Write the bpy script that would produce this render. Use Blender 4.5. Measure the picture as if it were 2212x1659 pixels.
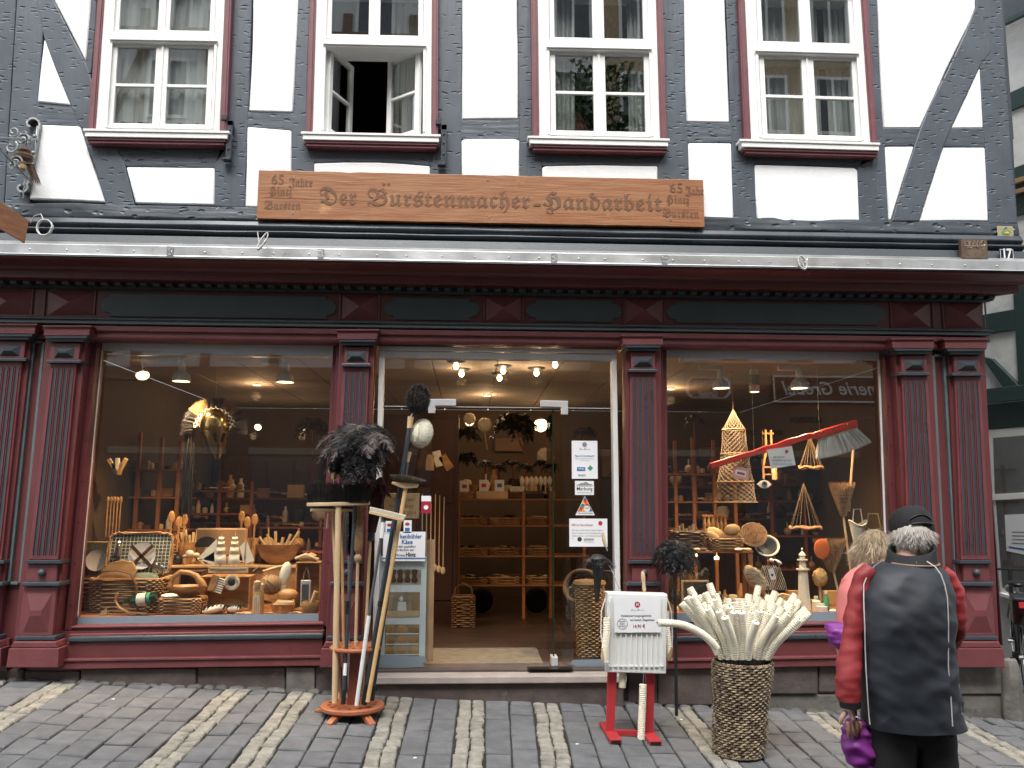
import bpy, math, random
import numpy as np
from mathutils import Vector, Matrix, Euler, noise
R = math.radians
rnd = random.Random(7)
sc = bpy.context.scene
for o in list(bpy.data.objects): bpy.data.objects.remove(o)
COL = sc.collection

# ------------------------------------------------------------------ camera, sky, sun, exposure
FPX, EYE = 1836.0, Vector((0, -7, 1.57))
ROT = Matrix.Rotation(R(-2.8), 3, 'Z') @ Matrix.Rotation(R(97.8), 3, 'X') @ Matrix.Rotation(R(.2), 3, 'Z')
cam = bpy.data.cameras.new('camera'); co = bpy.data.objects.new('camera', cam); COL.objects.link(co)
co.matrix_world = Matrix.Translation(EYE) @ ROT.to_4x4()
cam.sensor_width = 36; cam.lens = 36 * FPX / 2212; cam.clip_end = 500; cam.clip_start = .05
sc.camera = co
w = bpy.data.worlds.new('World'); sc.world = w; w.use_nodes = True
nt = w.node_tree; nt.nodes.clear()
sky = nt.nodes.new('ShaderNodeTexSky'); sky.sky_type = 'NISHITA'; sky.sun_disc = False
sky.sun_elevation = R(58); sky.sun_rotation = R(190); sky.dust_density = 3; sky.air_density = 1; sky.ozone_density = .6
hs = nt.nodes.new('ShaderNodeHueSaturation'); hs.inputs['Saturation'].default_value = .22
bg = nt.nodes.new('ShaderNodeBackground'); bg.inputs['Strength'].default_value = .15
wo = nt.nodes.new('ShaderNodeOutputWorld')
nt.links.new(sky.outputs[0], hs.inputs['Color']); nt.links.new(hs.outputs[0], bg.inputs[0]); nt.links.new(bg.outputs[0], wo.inputs[0])
sl = bpy.data.lights.new('sun', 'SUN'); sl.energy = 1.3; sl.angle = R(35); sl.color = (1, .97, .93)
so = bpy.data.objects.new('sun', sl); COL.objects.link(so)
so.rotation_euler = Vector((-.09, -.52, .85)).to_track_quat('Z', 'Y').to_euler()
sc.view_settings.view_transform = 'Standard'; sc.view_settings.look = 'None'
sc.view_settings.exposure = 1.36; sc.view_settings.gamma = 1
sc.render.engine = 'CYCLES'
cy = sc.cycles
cy.max_bounces = 8; cy.diffuse_bounces = 3; cy.glossy_bounces = 3; cy.transmission_bounces = 6; cy.transparent_max_bounces = 16
cy.caustics_reflective = False; cy.caustics_refractive = False; cy.sample_clamp_indirect = 4
try:
    cy.use_denoising = True; cy.denoiser = 'OPENIMAGEDENOISE'
except Exception: pass

# ------------------------------------------------------------------ measuring: where a sight line meets a real plane
def ray(u, v): return ROT @ Vector(((u - 1106) / FPX, -(v - 829.5) / FPX, -1))
def F(u, v, y):
    d = ray(u, v); return EYE + d * ((y - EYE.y) / d.y)
def plane(u, v, p, n):
    d = ray(u, v); return EYE + d * ((Vector(p) - EYE).dot(n) / d.dot(n))
GN = Vector((.044, -.045, 1))
def gz(x, y): return .052 - .046 * x + .05 * min(y, .6)
def G(u, v):
    d = ray(u, v); p = EYE.copy()
    t = 5.5
    for k in range(30):
        p = EYE + d * t; t += (p.z - gz(p.x, p.y)) / -d.z * .9
    return EYE + d * t
def S(y): return (y + 7) / FPX
def Z(v, y, u=1106): return F(u, v, y).z
def X(u, y, v=1000): return F(u, v, y).x

# ------------------------------------------------------------------ mesh tool
class MB:
    def __init__(s): s.v = []; s.f = []
    def add(s, vs, fs):
        n = len(s.v); s.v.extend([tuple(p) for p in vs]); s.f.extend([tuple(i + n for i in f) for f in fs]); return s
    def box(s, x0, x1, y0, y1, z0, z1, M=None):
        vs = [Vector(p) for p in ((x0,y0,z0),(x1,y0,z0),(x1,y1,z0),(x0,y1,z0),(x0,y0,z1),(x1,y0,z1),(x1,y1,z1),(x0,y1,z1))]
        if M is not None: vs = [M @ p for p in vs]
        return s.add(vs, [(0,3,2,1),(4,5,6,7),(0,1,5,4),(1,2,6,5),(2,3,7,6),(3,0,4,7)])
    def prism(s, a, b):
        n = len(a); return s.add(list(a) + list(b), [tuple(range(n)), tuple(range(2*n-1, n-1, -1))] + [(i, i + n, (i+1) % n + n, (i+1) % n) for i in range(n)])
    def xz(s, poly, y0, y1, M=None):
        a = [Vector((x, y0, z)) for x, z in poly]; b = [Vector((x, y1, z)) for x, z in poly]
        if M is not None: a = [M @ p for p in a]; b = [M @ p for p in b]
        return s.prism(a, b)
    def rings(s, rs, close=True, caps=True):
        n = len(rs[0]); vs = [p for r in rs for p in r]; fs = []
        for i in range(len(rs) - 1):
            for j in range(n if close else n - 1):
                k = (j + 1) % n; fs.append((i*n+j, i*n+k, (i+1)*n+k, (i+1)*n+j))
        if caps: fs += [tuple(range(n-1, -1, -1)), tuple((len(rs)-1)*n + j for j in range(n))]
        return s.add(vs, fs)
    def lathe(s, prof, c=(0,0,0), n=16, M=None, sy=1, caps=False):
        c = Vector(c); rs = []
        for r, z in prof:
            ring = [Vector((r*math.cos(2*math.pi*j/n), r*sy*math.sin(2*math.pi*j/n), z)) for j in range(n)]
            if M is not None: ring = [M @ p for p in ring]
            rs.append([c + p for p in ring])
        return s.rings(rs, True, caps)
    def ell(s, c, r, M=None, n=14, m=8):
        if not hasattr(r, '__len__'): r = (r, r, r)
        vs = []; c = Vector(c); rs = []
        for i in range(m + 1):
            a = math.pi * (i / m * .98 + .01) - math.pi / 2
            ring = [Vector((r[0]*math.cos(a)*math.cos(2*math.pi*j/n), r[1]*math.cos(a)*math.sin(2*math.pi*j/n), r[2]*math.sin(a))) for j in range(n)]
            if M is not None: ring = [M @ p for p in ring]
            rs.append([c + p for p in ring])
        return s.rings(rs)
    def tube(s, pts, r, n=8, caps=True, close=False):
        pts = [Vector(p) for p in pts]; L = len(pts); rr = r if hasattr(r, '__len__') else [r] * L
        up = None; rs = []
        for i in range(L):
            if close: t = pts[(i+1) % L] - pts[i-1]
            else: t = pts[min(i+1, L-1)] - pts[max(i-1, 0)]
            t.normalize()
            if up is None:
                up = t.orthogonal().normalized()
            up = (up - t * up.dot(t)); up = up.normalized() if up.length > 1e-6 else t.orthogonal().normalized()
            bi = t.cross(up)
            rs.append([pts[i] + (up*math.cos(2*math.pi*j/n) + bi*math.sin(2*math.pi*j/n)) * rr[i] for j in range(n)])
        if close: rs.append(rs[0]); caps = False
        return s.rings(rs, True, caps)
    def hair(s, P, D, L, W, bend=0., seg=2, seed=1):
        """thin tapering strips: roots P, directions D, lengths L, root width W, drooping by bend"""
        rg = np.random.RandomState(seed); P = np.asarray(P, float); D = np.asarray(D, float)
        D = D / (np.linalg.norm(D, axis=1, keepdims=True) + 1e-9); N = len(P)
        L = np.broadcast_to(np.asarray(L, float), (N,)).reshape(N, 1)
        q = rg.randn(N, 3); sd = np.cross(D, q); sd /= (np.linalg.norm(sd, axis=1, keepdims=True) + 1e-9)
        base = len(s.v); cols = []
        for k in range(seg + 1):
            t = k / seg; p = P + D * L * t + np.array([0, 0, -1.]) * (bend * t * t) * L
            wd = W * (1 - t * .85)
            if k < seg: cols += [p - sd * wd / 2, p + sd * wd / 2]
            else: cols += [p]
        A = np.stack(cols, 1); K = A.shape[1]
        s.v.extend(map(tuple, A.reshape(-1, 3).tolist()))
        b = (base + np.arange(N) * K)[:, None]
        for k in range(seg - 1):
            s.f.extend(map(tuple, (b + np.array([[2*k, 2*k+1, 2*k+3, 2*k+2]])).tolist()))
        s.f.extend(map(tuple, (b + np.array([[2*seg-2, 2*seg-1, 2*seg]])).tolist()))
        return s

def fin(name, mb, mat, parent=None, origin=None, smooth=None, bevel=0, scale=1., kind=None):
    me = bpy.data.meshes.new(name)
    A = np.array(mb.v, float).reshape(-1, 3)
    if origin is not None: A = A - np.array(origin)
    if scale != 1: A = A * scale
    me.from_pydata(A.tolist(), [], mb.f)
    if smooth is not None:
        me.polygons.foreach_set('use_smooth', [True] * len(me.polygons))
        try: me.set_sharp_from_angle(angle=smooth)
        except Exception: pass
    me.materials.append(mat); me.update()
    o = bpy.data.objects.new(name, me); COL.objects.link(o)
    if parent is not None: o.parent = parent
    if bevel:
        b = o.modifiers.new('bevel', 'BEVEL'); b.width = bevel; b.segments = 2; b.limit_method = 'ANGLE'; b.angle_limit = R(35)
    if kind: o['kind'] = kind
    return o
def tag(o, label=None, cat=None, group=None, kind=None):
    if label: o['label'] = label
    if cat: o['category'] = cat
    if group: o['group'] = group
    if kind: o['kind'] = kind
    return o
def empty(name, loc=(0,0,0), parent=None):
    o = bpy.data.objects.new(name, None); o.location = loc; o.empty_display_size = .05; COL.objects.link(o)
    if parent is not None: o.parent = parent
    return o
class T:
    """a thing authored in its own frame; sc = metres per unit; local x right, y away from the street, z up"""
    def __init__(s, name, label, cat, loc, sc_=1., group=None, rz=0, M=None):
        s.o = empty(name, loc); s.s = sc_; tag(s.o, label, cat, group)
        if rz: s.o.rotation_euler = (0, 0, rz)
        if M is not None: s.o.rotation_euler = M.to_euler()
    def add(s, name, mb, mat, parent=None, smooth=.7, bevel=0, label=None, kind=None):
        o = fin(name, mb, mat, parent or s.o, None, smooth, bevel, s.s, kind)
        if label: o['label'] = label
        return o
def TP(name, label, cat, u, v, y, group=None, rz=0):     # a thing seen at (u,v) standing at depth y; units: one sight pixel at that depth
    return T(name, label, cat, F(u, v, y), S(y), group, rz)
def solo(name, label, cat, mb, mat, loc, s=1., group=None, smooth=.7, bevel=0, rz=0, kind=None):
    o = fin(name, mb, mat, None, None, smooth, bevel, s, kind); o.location = loc; o.rotation_euler.z = rz
    return tag(o, label, cat, group)
def solop(name, label, cat, mb, mat, u, v, y, group=None, smooth=.7, bevel=0, rz=0):
    return solo(name, label, cat, mb, mat, F(u, v, y), S(y), group, smooth, bevel, rz)
def dup(root, loc=None, label=None, group=None, rz=None):
    c = root.copy(); COL.objects.link(c)
    if loc is not None: c.location = loc
    if rz is not None: c.rotation_euler.z = rz
    if label: c['label'] = label
    if group: c['group'] = group
    for ch in list(root.children):
        d = ch.copy(); COL.objects.link(d); d.parent = c
        for g in list(ch.children):
            e = g.copy(); COL.objects.link(e); e.parent = d
    return c
def rotm(ax, deg): return Matrix.Rotation(R(deg), 3, ax)

# ------------------------------------------------------------------ materials
MATS = {}
def mat(name, col, rough=.6, metal=0, var=.2, vs=6, bump=0, bs=80, stretch=(1,1,1), col2=None, spec=.5, coat=0, emit=None, es=0, wear=None, sub=0, alpha=1, trans=0, detail=5):
    m = bpy.data.materials.new(name); m.use_nodes = True; nt = m.node_tree; N = nt.nodes; L = nt.links; N.clear()
    out = N.new('ShaderNodeOutputMaterial'); b = N.new('ShaderNodeBsdfPrincipled'); L.new(b.outputs[0], out.inputs[0])
    b.inputs['Roughness'].default_value = rough; b.inputs['Metallic'].default_value = metal
    b.inputs['Specular IOR Level'].default_value = spec; b.inputs['Coat Weight'].default_value = coat
    b.inputs['Transmission Weight'].default_value = trans
    if emit: b.inputs['Emission Color'].default_value = (*emit, 1); b.inputs['Emission Strength'].default_value = es
    tc = N.new('ShaderNodeTexCoord'); mp = N.new('ShaderNodeMapping'); mp.inputs['Scale'].default_value = stretch
    L.new(tc.outputs['Object'], mp.inputs[0])
    n1 = N.new('ShaderNodeTexNoise'); n1.inputs['Scale'].default_value = vs; n1.inputs['Detail'].default_value = detail; n1.inputs['Roughness'].default_value = .6
    L.new(mp.outputs[0], n1.inputs['Vector'])
    rp = N.new('ShaderNodeValToRGB'); rp.color_ramp.elements[0].position = .3; rp.color_ramp.elements[1].position = .7
    c2 = col2 or tuple(c * (1 - var) for c in col); c1 = col if col2 else tuple(min(1, c * (1 + var * .6)) for c in col)
    rp.color_ramp.elements[0].color = (*c2, 1); rp.color_ramp.elements[1].color = (*c1, 1)
    L.new(n1.outputs[0], rp.inputs[0]); src = rp.outputs[0]
    if wear:                                    # (colour, amount, scale): chips and stains with a shape of their own
        n3 = N.new('ShaderNodeTexNoise'); n3.inputs['Scale'].default_value = wear[2]; n3.inputs['Detail'].default_value = 8; n3.inputs['Roughness'].default_value = .7
        L.new(tc.outputs['Object'], n3.inputs['Vector'])
        r3 = N.new('ShaderNodeValToRGB'); r3.color_ramp.elements[0].position = 1 - wear[1] - .06; r3.color_ramp.elements[1].position = 1 - wear[1] + .04
        mx = N.new('ShaderNodeMixRGB'); L.new(n3.outputs[0], r3.inputs[0]); L.new(r3.outputs[0], mx.inputs[0]); L.new(src, mx.inputs[1]); mx.inputs[2].default_value = (*wear[0], 1); src = mx.outputs[0]
    oi = N.new('ShaderNodeObjectInfo'); mr = N.new('ShaderNodeMapRange'); mr.inputs[3].default_value = 1 - var * .5; mr.inputs[4].default_value = 1 + var * .4
    L.new(oi.outputs['Random'], mr.inputs[0])
    hv = N.new('ShaderNodeHueSaturation'); L.new(src, hv.inputs['Color']); L.new(mr.outputs[0], hv.inputs['Value'])
    L.new(hv.outputs[0], b.inputs['Base Color'])
    rr = N.new('ShaderNodeMapRange'); rr.inputs[3].default_value = max(0.02, rough - .1); rr.inputs[4].default_value = min(1, rough + .1)
    L.new(n1.outputs[0], rr.inputs[0]); L.new(rr.outputs[0], b.inputs['Roughness'])
    if bump:
        n2 = N.new('ShaderNodeTexNoise'); n2.inputs['Scale'].default_value = bs; n2.inputs['Detail'].default_value = 4
        L.new(mp.outputs[0], n2.inputs['Vector'])
        bp = N.new('ShaderNodeBump'); bp.inputs['Strength'].default_value = bump; bp.inputs['Distance'].default_value = .01
        L.new(n2.outputs[0], bp.inputs['Height']); L.new(bp.outputs[0], b.inputs['Normal'])
    MATS[name] = m; return m
def timber_mat(name, col, sx, sz, rough=.45, strength=.9, grain=(3, 3, 40)):
    """painted oak hewn with an adze: short cuts in rows, long shallow cracks, paint gloss"""
    m = mat(name, col, rough, 0, .18, 4, 0, spec=.45); nt = m.node_tree; N = nt.nodes; L = nt.links
    b = next(n for n in N if n.type == 'BSDF_PRINCIPLED'); tc = next(n for n in N if n.type == 'TEX_COORD')
    nw = N.new('ShaderNodeTexNoise'); nw.inputs['Scale'].default_value = 7; L.new(tc.outputs['Object'], nw.inputs['Vector'])
    ad = N.new('ShaderNodeVectorMath'); ad.operation = 'MULTIPLY_ADD'; ad.inputs[1].default_value = (.06, .06, .06)
    L.new(nw.outputs['Color'], ad.inputs[0]); L.new(tc.outputs['Object'], ad.inputs[2])
    mp = N.new('ShaderNodeMapping'); mp.inputs['Scale'].default_value = (sx, 6, sz); mp.inputs['Rotation'].default_value = (0, R(12), 0); L.new(ad.outputs[0], mp.inputs[0])
    vo = N.new('ShaderNodeTexVoronoi'); vo.inputs['Scale'].default_value = 1; L.new(mp.outputs[0], vo.inputs['Vector'])
    r1 = N.new('ShaderNodeMapRange'); r1.inputs[1].default_value = .10; r1.inputs[2].default_value = .30; L.new(vo.outputs['Distance'], r1.inputs[0])
    n2 = N.new('ShaderNodeTexNoise'); n2.inputs['Scale'].default_value = 1; n2.inputs['Detail'].default_value = 6
    m2 = N.new('ShaderNodeMapping'); m2.inputs['Scale'].default_value = tuple(grain); L.new(tc.outputs['Object'], m2.inputs[0]); L.new(m2.outputs[0], n2.inputs['Vector'])
    a2 = N.new('ShaderNodeMath'); a2.operation = 'MULTIPLY_ADD'; a2.inputs[1].default_value = .55; L.new(n2.outputs[0], a2.inputs[0]); L.new(r1.outputs[0], a2.inputs[2])
    bp = N.new('ShaderNodeBump'); bp.inputs['Strength'].default_value = strength; bp.inputs['Distance'].default_value = .012
    L.new(a2.outputs[0], bp.inputs['Height']); L.new(bp.outputs[0], b.inputs['Normal'])
    return m
def glass_mat(name, tint=(.93, .95, .94), refl=.1, rough=.0):
    m = bpy.data.materials.new(name); m.use_nodes = True; nt = m.node_tree; N = nt.nodes; L = nt.links; N.clear()
    out = N.new('ShaderNodeOutputMaterial'); mx = N.new('ShaderNodeMixShader'); t = N.new('ShaderNodeBsdfTransparent'); g = N.new('ShaderNodeBsdfGlossy')
    t.inputs[0].default_value = (*tint, 1); g.inputs['Roughness'].default_value = rough
    tc = N.new('ShaderNodeTexCoord'); nz = N.new('ShaderNodeTexNoise'); nz.inputs['Scale'].default_value = 1.3; nz.inputs['Detail'].default_value = 1
    bp = N.new('ShaderNodeBump'); bp.inputs['Strength'].default_value = .03; bp.inputs['Distance'].default_value = .02
    L.new(tc.outputs['Object'], nz.inputs['Vector']); L.new(nz.outputs[0], bp.inputs['Height']); L.new(bp.outputs[0], g.inputs['Normal'])
    lw = N.new('ShaderNodeLayerWeight'); lw.inputs[0].default_value = .5; pw_ = N.new('ShaderNodeMath'); pw_.operation = 'POWER'; pw_.inputs[1].default_value = 5
    mu = N.new('ShaderNodeMath'); mu.operation = 'MULTIPLY_ADD'; mu.inputs[1].default_value = 1 - refl; mu.inputs[2].default_value = refl
    L.new(lw.outputs['Facing'], pw_.inputs[0]); L.new(pw_.outputs[0], mu.inputs[0]); L.new(mu.outputs[0], mx.inputs[0]); L.new(t.outputs[0], mx.inputs[1]); L.new(g.outputs[0], mx.inputs[2]); L.new(mx.outputs[0], out.inputs[0])
    MATS[name] = m; return m
def print_mat(name, blocks, base=(.8, .8, .78), rough=.5):
    """flat print: blocks = list of (x0,x1,z0,z1,colour) in object metres"""
    m = bpy.data.materials.new(name); m.use_nodes = True; nt = m.node_tree; N = nt.nodes; L = nt.links
    b = N['Principled BSDF']; b.inputs['Roughness'].default_value = rough; b.inputs['Base Color'].default_value = (*base, 1)
    return m

slate = (.072, .087, .105)
ORD = 'first second third fourth fifth sixth seventh eighth ninth tenth eleventh twelfth thirteenth fourteenth fifteenth sixteenth seventeenth eighteenth nineteenth twentieth'.split(); ORD += ['twenty-' + x for x in ORD[:9]] + ['thirtieth'] + ['thirty-' + x for x in ORD[:9]] + ['fortieth'] + ['forty-' + x for x in ORD[:9]] + ['fiftieth'] + ['fifty-' + x for x in ORD[:9]]
M_timber = timber_mat('painted_timber', slate, 10, 31, grain=(26, 3, 2.5))
M_timber_h = timber_mat('painted_timber_rail', slate, 9, 24, grain=(2.5, 3, 26))
M_sill = timber_mat('painted_sill_beam', (.055, .066, .078), 9, 15, .38, 1., grain=(2, 3, 26))
M_slate = mat('slate_paint', (.040, .050, .058), .45, var=.12, vs=5, bump=.12, bs=60, wear=((.2,.2,.19), .26, 40))
M_slate2 = mat('slate_paint_gloss', (.045, .055, .066), .3, var=.12, bump=.05)
M_panel = mat('dark_panel_paint', (.055, .074, .080), .5, var=.12, bump=.05)
M_plaster = mat('white_limewash_plaster', (.83, .84, .84), .9, var=.05, vs=3, bump=.3, bs=35, wear=((.66,.65,.62), .24, 5))
M_maroon = mat('oxblood_paint', (.132, .033, .036), .42, var=.14, vs=4, bump=.12, bs=45, wear=((.07,.02,.025), .3, 9), col2=(.112,.028,.030))
M_maroon2 = mat('oxblood_paint_worn', (.150, .040, .044), .5, var=.18, vs=5, bump=.2, bs=60, wear=((.22,.12,.12), .22, 30))
M_green = mat('grey_green_trim_paint', (.11, .15, .15), .5, var=.15, bump=.1)
M_wmar = mat('window_maroon_trim', (.16, .05, .06), .5, var=.2, bump=.2, bs=90)
M_white = mat('white_window_paint', (.78, .78, .76), .45, var=.05, bump=.12, bs=50, wear=((.5,.49,.46), .2, 30))
M_offw = mat('white_door_frame', (.68, .68, .67), .4, var=.06, bump=.05)
M_sheet = mat('zinc_flashing', (.55, .56, .56), .33, metal=.75, var=.25, vs=3, bump=.15, bs=12, wear=((.28,.28,.27), .3, 5))
M_head = mat('lightened_header_film', (.62, .66, .70), .7, var=.04)  # film at the window head, colour lightened to offset the cornice shade
M_strip = mat('grey_window_film', (.20, .25, .29), .5, var=.05, bump=.03)
M_stone = mat('sandstone_plinth', (.085, .065, .058), .85, var=.35, vs=7, bump=.7, bs=22, wear=((.14,.12,.10), .32, 5))
M_stone2 = mat('grey_plinth_render', (.15, .14, .125), .9, var=.4, vs=5, bump=.7, bs=22, wear=((.06,.055,.05), .3, 4))
M_thr = mat('threshold_stone', (.36, .31, .28), .7, var=.15, vs=6, bump=.25, bs=60)
M_paver = mat('basalt_paver', (.132, .136, .142), .9, var=.25, vs=9, bump=.35, bs=70, wear=((.14,.145,.15), .28, 60))
M_cob = mat('pale_cobble', (.27, .26, .22), .8, var=.35, vs=14, bump=.8, bs=60, wear=((.14,.14,.11), .3, 30))
M_cobd = mat('dark_edge_cobble', (.12, .115, .105), .85, var=.4, vs=14, bump=.6, bs=60)
M_joint = mat('joint_dirt', (.028, .027, .022), .95, var=.5, vs=30, bump=1, bs=90, wear=((.035,.045,.02), .35, 6))
M_signw = mat('stained_pine_board', (.32, .158, .070), .45, var=.4, vs=2.2, bump=.25, bs=4, stretch=(1, 1, 14), col2=(.23, .078, .03), wear=((.44,.22,.09), .34, 3))
M_carve = mat('burnt_carving', (.15, .068, .030), .7, var=.3, vs=30, bump=.3)
M_glass = glass_mat('shop_glass', (.92,.93,.92), refl=.115)
M_glassu = glass_mat('window_glass', (.88, .90, .89), refl=.25)
M_glassd = glass_mat('door_glass', (.93, .95, .94), refl=.08)
M_wood = mat('orange_shop_wood', (.36, .15, .055), .45, var=.25, vs=3, bump=.1, bs=20, stretch=(1, 1, 8))
M_woodl = mat('pale_beech', (.60, .43, .25), .5, var=.15, vs=5, bump=.05, stretch=(1, 1, .3))
M_woody = mat('yellow_pine_stick', (.62, .40, .18), .5, var=.15, vs=5)
M_olive = mat('turned_olive_wood', (.46, .25, .10), .4, var=.45, vs=5, bump=.05, stretch=(1, 2, 4))
M_dark = mat('dark_carved_wood', (.09, .045, .022), .6, var=.4, vs=6, bump=.3)
M_rack = mat('red_beech_rack', (.38, .125, .055), .4, var=.2, vs=4, bump=.06, stretch=(1, 1, 4))
M_rackd = mat('red_beech_rack_post', (.20, .055, .03), .45, var=.2, vs=4, stretch=(5, 5, 1))
M_brass = mat('polished_brass', (.72, .5, .2), .16, metal=1, var=.1, bump=.06, bs=12)
M_cane = mat('light_wicker', (.40, .235, .11), .6, var=.4, vs=20, bump=.2)
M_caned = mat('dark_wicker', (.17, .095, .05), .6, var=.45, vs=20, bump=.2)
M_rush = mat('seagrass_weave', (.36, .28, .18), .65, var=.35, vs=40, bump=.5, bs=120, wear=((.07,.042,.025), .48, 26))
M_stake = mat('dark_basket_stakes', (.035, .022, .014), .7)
M_blackf = mat('black_feathers', (.016, .015, .017), .55, var=.4, vs=6)
M_greyf = mat('grey_feather_tips', (.13, .118, .115), .6, var=.5, vs=9)
M_bris = mat('black_bristle', (.018, .014, .013), .5, var=.5, vs=20)
M_brisb = mat('brown_bristle', (.11, .075, .05), .7, var=.5, vs=20)
M_brisd = mat('dark_brown_goat_hair', (.055, .046, .042), .7, var=.4, vs=20)
M_cream = mat('cream_goat_hair', (.84, .79, .64), .8, var=.06, vs=30, bump=.12, bs=200)
M_creamw = mat('undyed_lambswool', (.78, .75, .62), .9, var=.1)
M_metal = mat('grey_steel_tube', (.17, .19, .21), .35, metal=.7, var=.1)
M_mdark = mat('anthracite_tube', (.05, .06, .072), .4, metal=.4, var=.1)
M_chrome = mat('brushed_steel', (.6, .6, .6), .3, metal=1, var=.1)
M_alu = mat('satin_patch_fitting', (.62, .62, .62), .4, metal=.3, var=.04)
M_blackp = mat('black_plastic', (.012, .012, .012), .4)
M_whitep = mat('white_enamel', (.74, .75, .73), .35, var=.04, vs=2)
M_paper = mat('paper', (.76, .77, .79), .7, var=.03)
M_paperb = mat('blue_white_poster', (.72, .79, .82), .5, var=.04)
M_ink = mat('black_ink', (.03, .03, .03), .6)
M_inkg = mat('grey_ink', (.25, .25, .25), .6)
M_inkb = mat('blue_ink', (.04, .13, .36), .6)
M_inkr = mat('red_ink', (.5, .03, .04), .6)
M_inkgr = mat('green_ink', (.05, .3, .15), .6)
M_inky = mat('yellow_ink', (.8, .45, .03), .6)
M_inko = mat('orange_ink', (.75, .16, .03), .6)
M_red = mat('red_lacquer', (.52, .025, .02), .35, var=.12, coat=.2)
M_redst = mat('red_powder_coat', (.42, .035, .04), .45, var=.12, vs=5, bump=.1, wear=((.24,.03,.03), .26, 20))
M_bottle = mat('dark_green_bottle', (.012, .03, .014), .1, spec=.8)
M_iron = mat('galvanised_wrought_iron', (.30, .31, .31), .45, metal=.6, var=.35, vs=20, bump=.5, bs=60)
M_bronze = mat('bronze_plaque', (.15, .105, .075), .45, metal=.5, var=.25, vs=20, bump=.2)
M_cable = mat('white_cable', (.6, .6, .57), .5)
M_wall = mat('shop_interior_wall', (.095, .07, .054), .8, var=.2, vs=2)
M_wallr = mat('shop_brown_cabinet', (.055, .022, .018), .6, var=.2, vs=3, stretch=(1,1,.3))
M_ceil = mat('shop_ceiling_tile', (.30, .25, .21), .8, var=.08)
M_floor = mat('shop_floor_tile', (.07, .045, .036), .35, var=.2, vs=4)
M_matt = mat('doormat', (.17, .145, .105), .9, var=.3, vs=12, bump=.6, bs=90)
M_lamp = mat('lamp_glow', (1, .85, .6), .5, emit=(1, .72, .38), es=5)
M_bulb = mat('bulb_glow', (1, .8, .5), .5, emit=(1, .70, .36), es=22)
M_cork = mat('sponge', (.55, .36, .15), .9, var=.5, vs=12, bump=1, bs=40)
M_plaid = mat('chequered_lining', (.10, .13, .11), .9, var=.5, vs=30)
M_china = mat('white_china', (.72, .72, .72), .2, var=.04)
M_leather = mat('brown_leather', (.10, .045, .022), .5, var=.2)
M_cloth = mat('navy_shell_jacket', (.022, .027, .036), .55, var=.25, vs=6, bump=.15, bs=14)
M_clothr = mat('red_jacket_sleeve', (.34, .035, .038), .55, var=.22, vs=6, bump=.15, bs=14)
M_pink = mat('salmon_pink_top', (.72, .22, .20), .8, var=.1, vs=6, bump=.1)
M_purple = mat('purple_nylon', (.24, .035, .27), .45, var=.3, vs=5, bump=.3, bs=10)
M_black = mat('black_cloth', (.010, .010, .012), .8, var=.3)
M_skin = mat('skin', (.52, .30, .23), .5, var=.12, vs=20, bump=.05)
M_greyh = mat('silver_hair', (.62, .57, .52), .45, var=.25, vs=30)
M_blond = mat('ash_blond_hair', (.42, .32, .21), .45, var=.3, vs=30)
M_pipe = mat('white_piping', (.62, .6, .58), .6)
M_curt = mat('net_curtain', (.74, .76, .74), .95, var=.25, vs=3, bump=.5, bs=6, stretch=(10, 1, .4))
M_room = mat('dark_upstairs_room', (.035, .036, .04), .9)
M_jute = mat('jute_cord', (.30, .21, .12), .9, var=.2)
M_slatb = mat('blackboard', (.02, .022, .02), .7)
M_gplast = mat('neighbour_plaster', (.66, .67, .66), .9, var=.08, bump=.8, bs=9)
M_gtimb = mat('green_painted_timber', (.018, .045, .042), .5, var=.2, bump=.4, bs=30, stretch=(1,1,5))
M_tan = mat('tan_weathered_board', (.34, .21, .11), .6, var=.25, vs=4)
M_soil = mat('brown_shade', (.19, .12, .09), .7, var=.2)
# ================================================================== text
def text_mesh(name, s, mat_, size=1., width=None, loc=(0,0,0), parent=None, ext=.002, bold=0, shear=0, rz=0, tilt=0, back=False, align='CENTER', space=1., origin=None):
    """lettering standing on a wall, read from the street (-y); back=True turns it round to be read from +y"""
    cu = bpy.data.curves.new(name, 'FONT'); cu.body = s; cu.size = 1; cu.extrude = 0; cu.offset = bold; cu.shear = shear; cu.align_x = align; cu.align_y = 'CENTER'
    cu.resolution_u = 2; cu.space_character = space
    o = bpy.data.objects.new('tmp', cu); COL.objects.link(o)
    dg = bpy.context.evaluated_depsgraph_get(); dg.update()
    me = bpy.data.meshes.new_from_object(o.evaluated_get(dg)); bpy.data.objects.remove(o); bpy.data.curves.remove(cu)
    xs = [v.co.x for v in me.vertices] or [0, 1]; W_ = max(xs) - min(xs) or 1
    k = width / W_ if width else size
    kz = size if width else k
    M = Matrix.Translation(Vector(loc)) @ Matrix.Rotation(rz, 4, 'Z') @ Matrix.Rotation(tilt, 4, 'Y') @ Matrix(((k,0,0,0),(0,0,-1,-ext),(0,kz,0,0),(0,0,0,1)))
    if back: M = Matrix.Translation(Vector(loc)) @ Matrix(((-k,0,0,0),(0,0,1,ext),(0,kz,0,0),(0,0,0,1)))
    me.transform(M); me.materials.clear(); me.materials.append(mat_)
    me.name = name
    ob = bpy.data.objects.new(name, me); COL.objects.link(ob)
    if parent: ob.parent = parent
    return ob
def fraktur(s):
    o = ''
    for c in s:
        if 'A' <= c <= 'Z': o += chr(0x1D56C + ord(c) - 65)
        elif 'a' <= c <= 'z': o += chr(0x1D586 + ord(c) - 97)
        else: o += c
    return o
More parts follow.
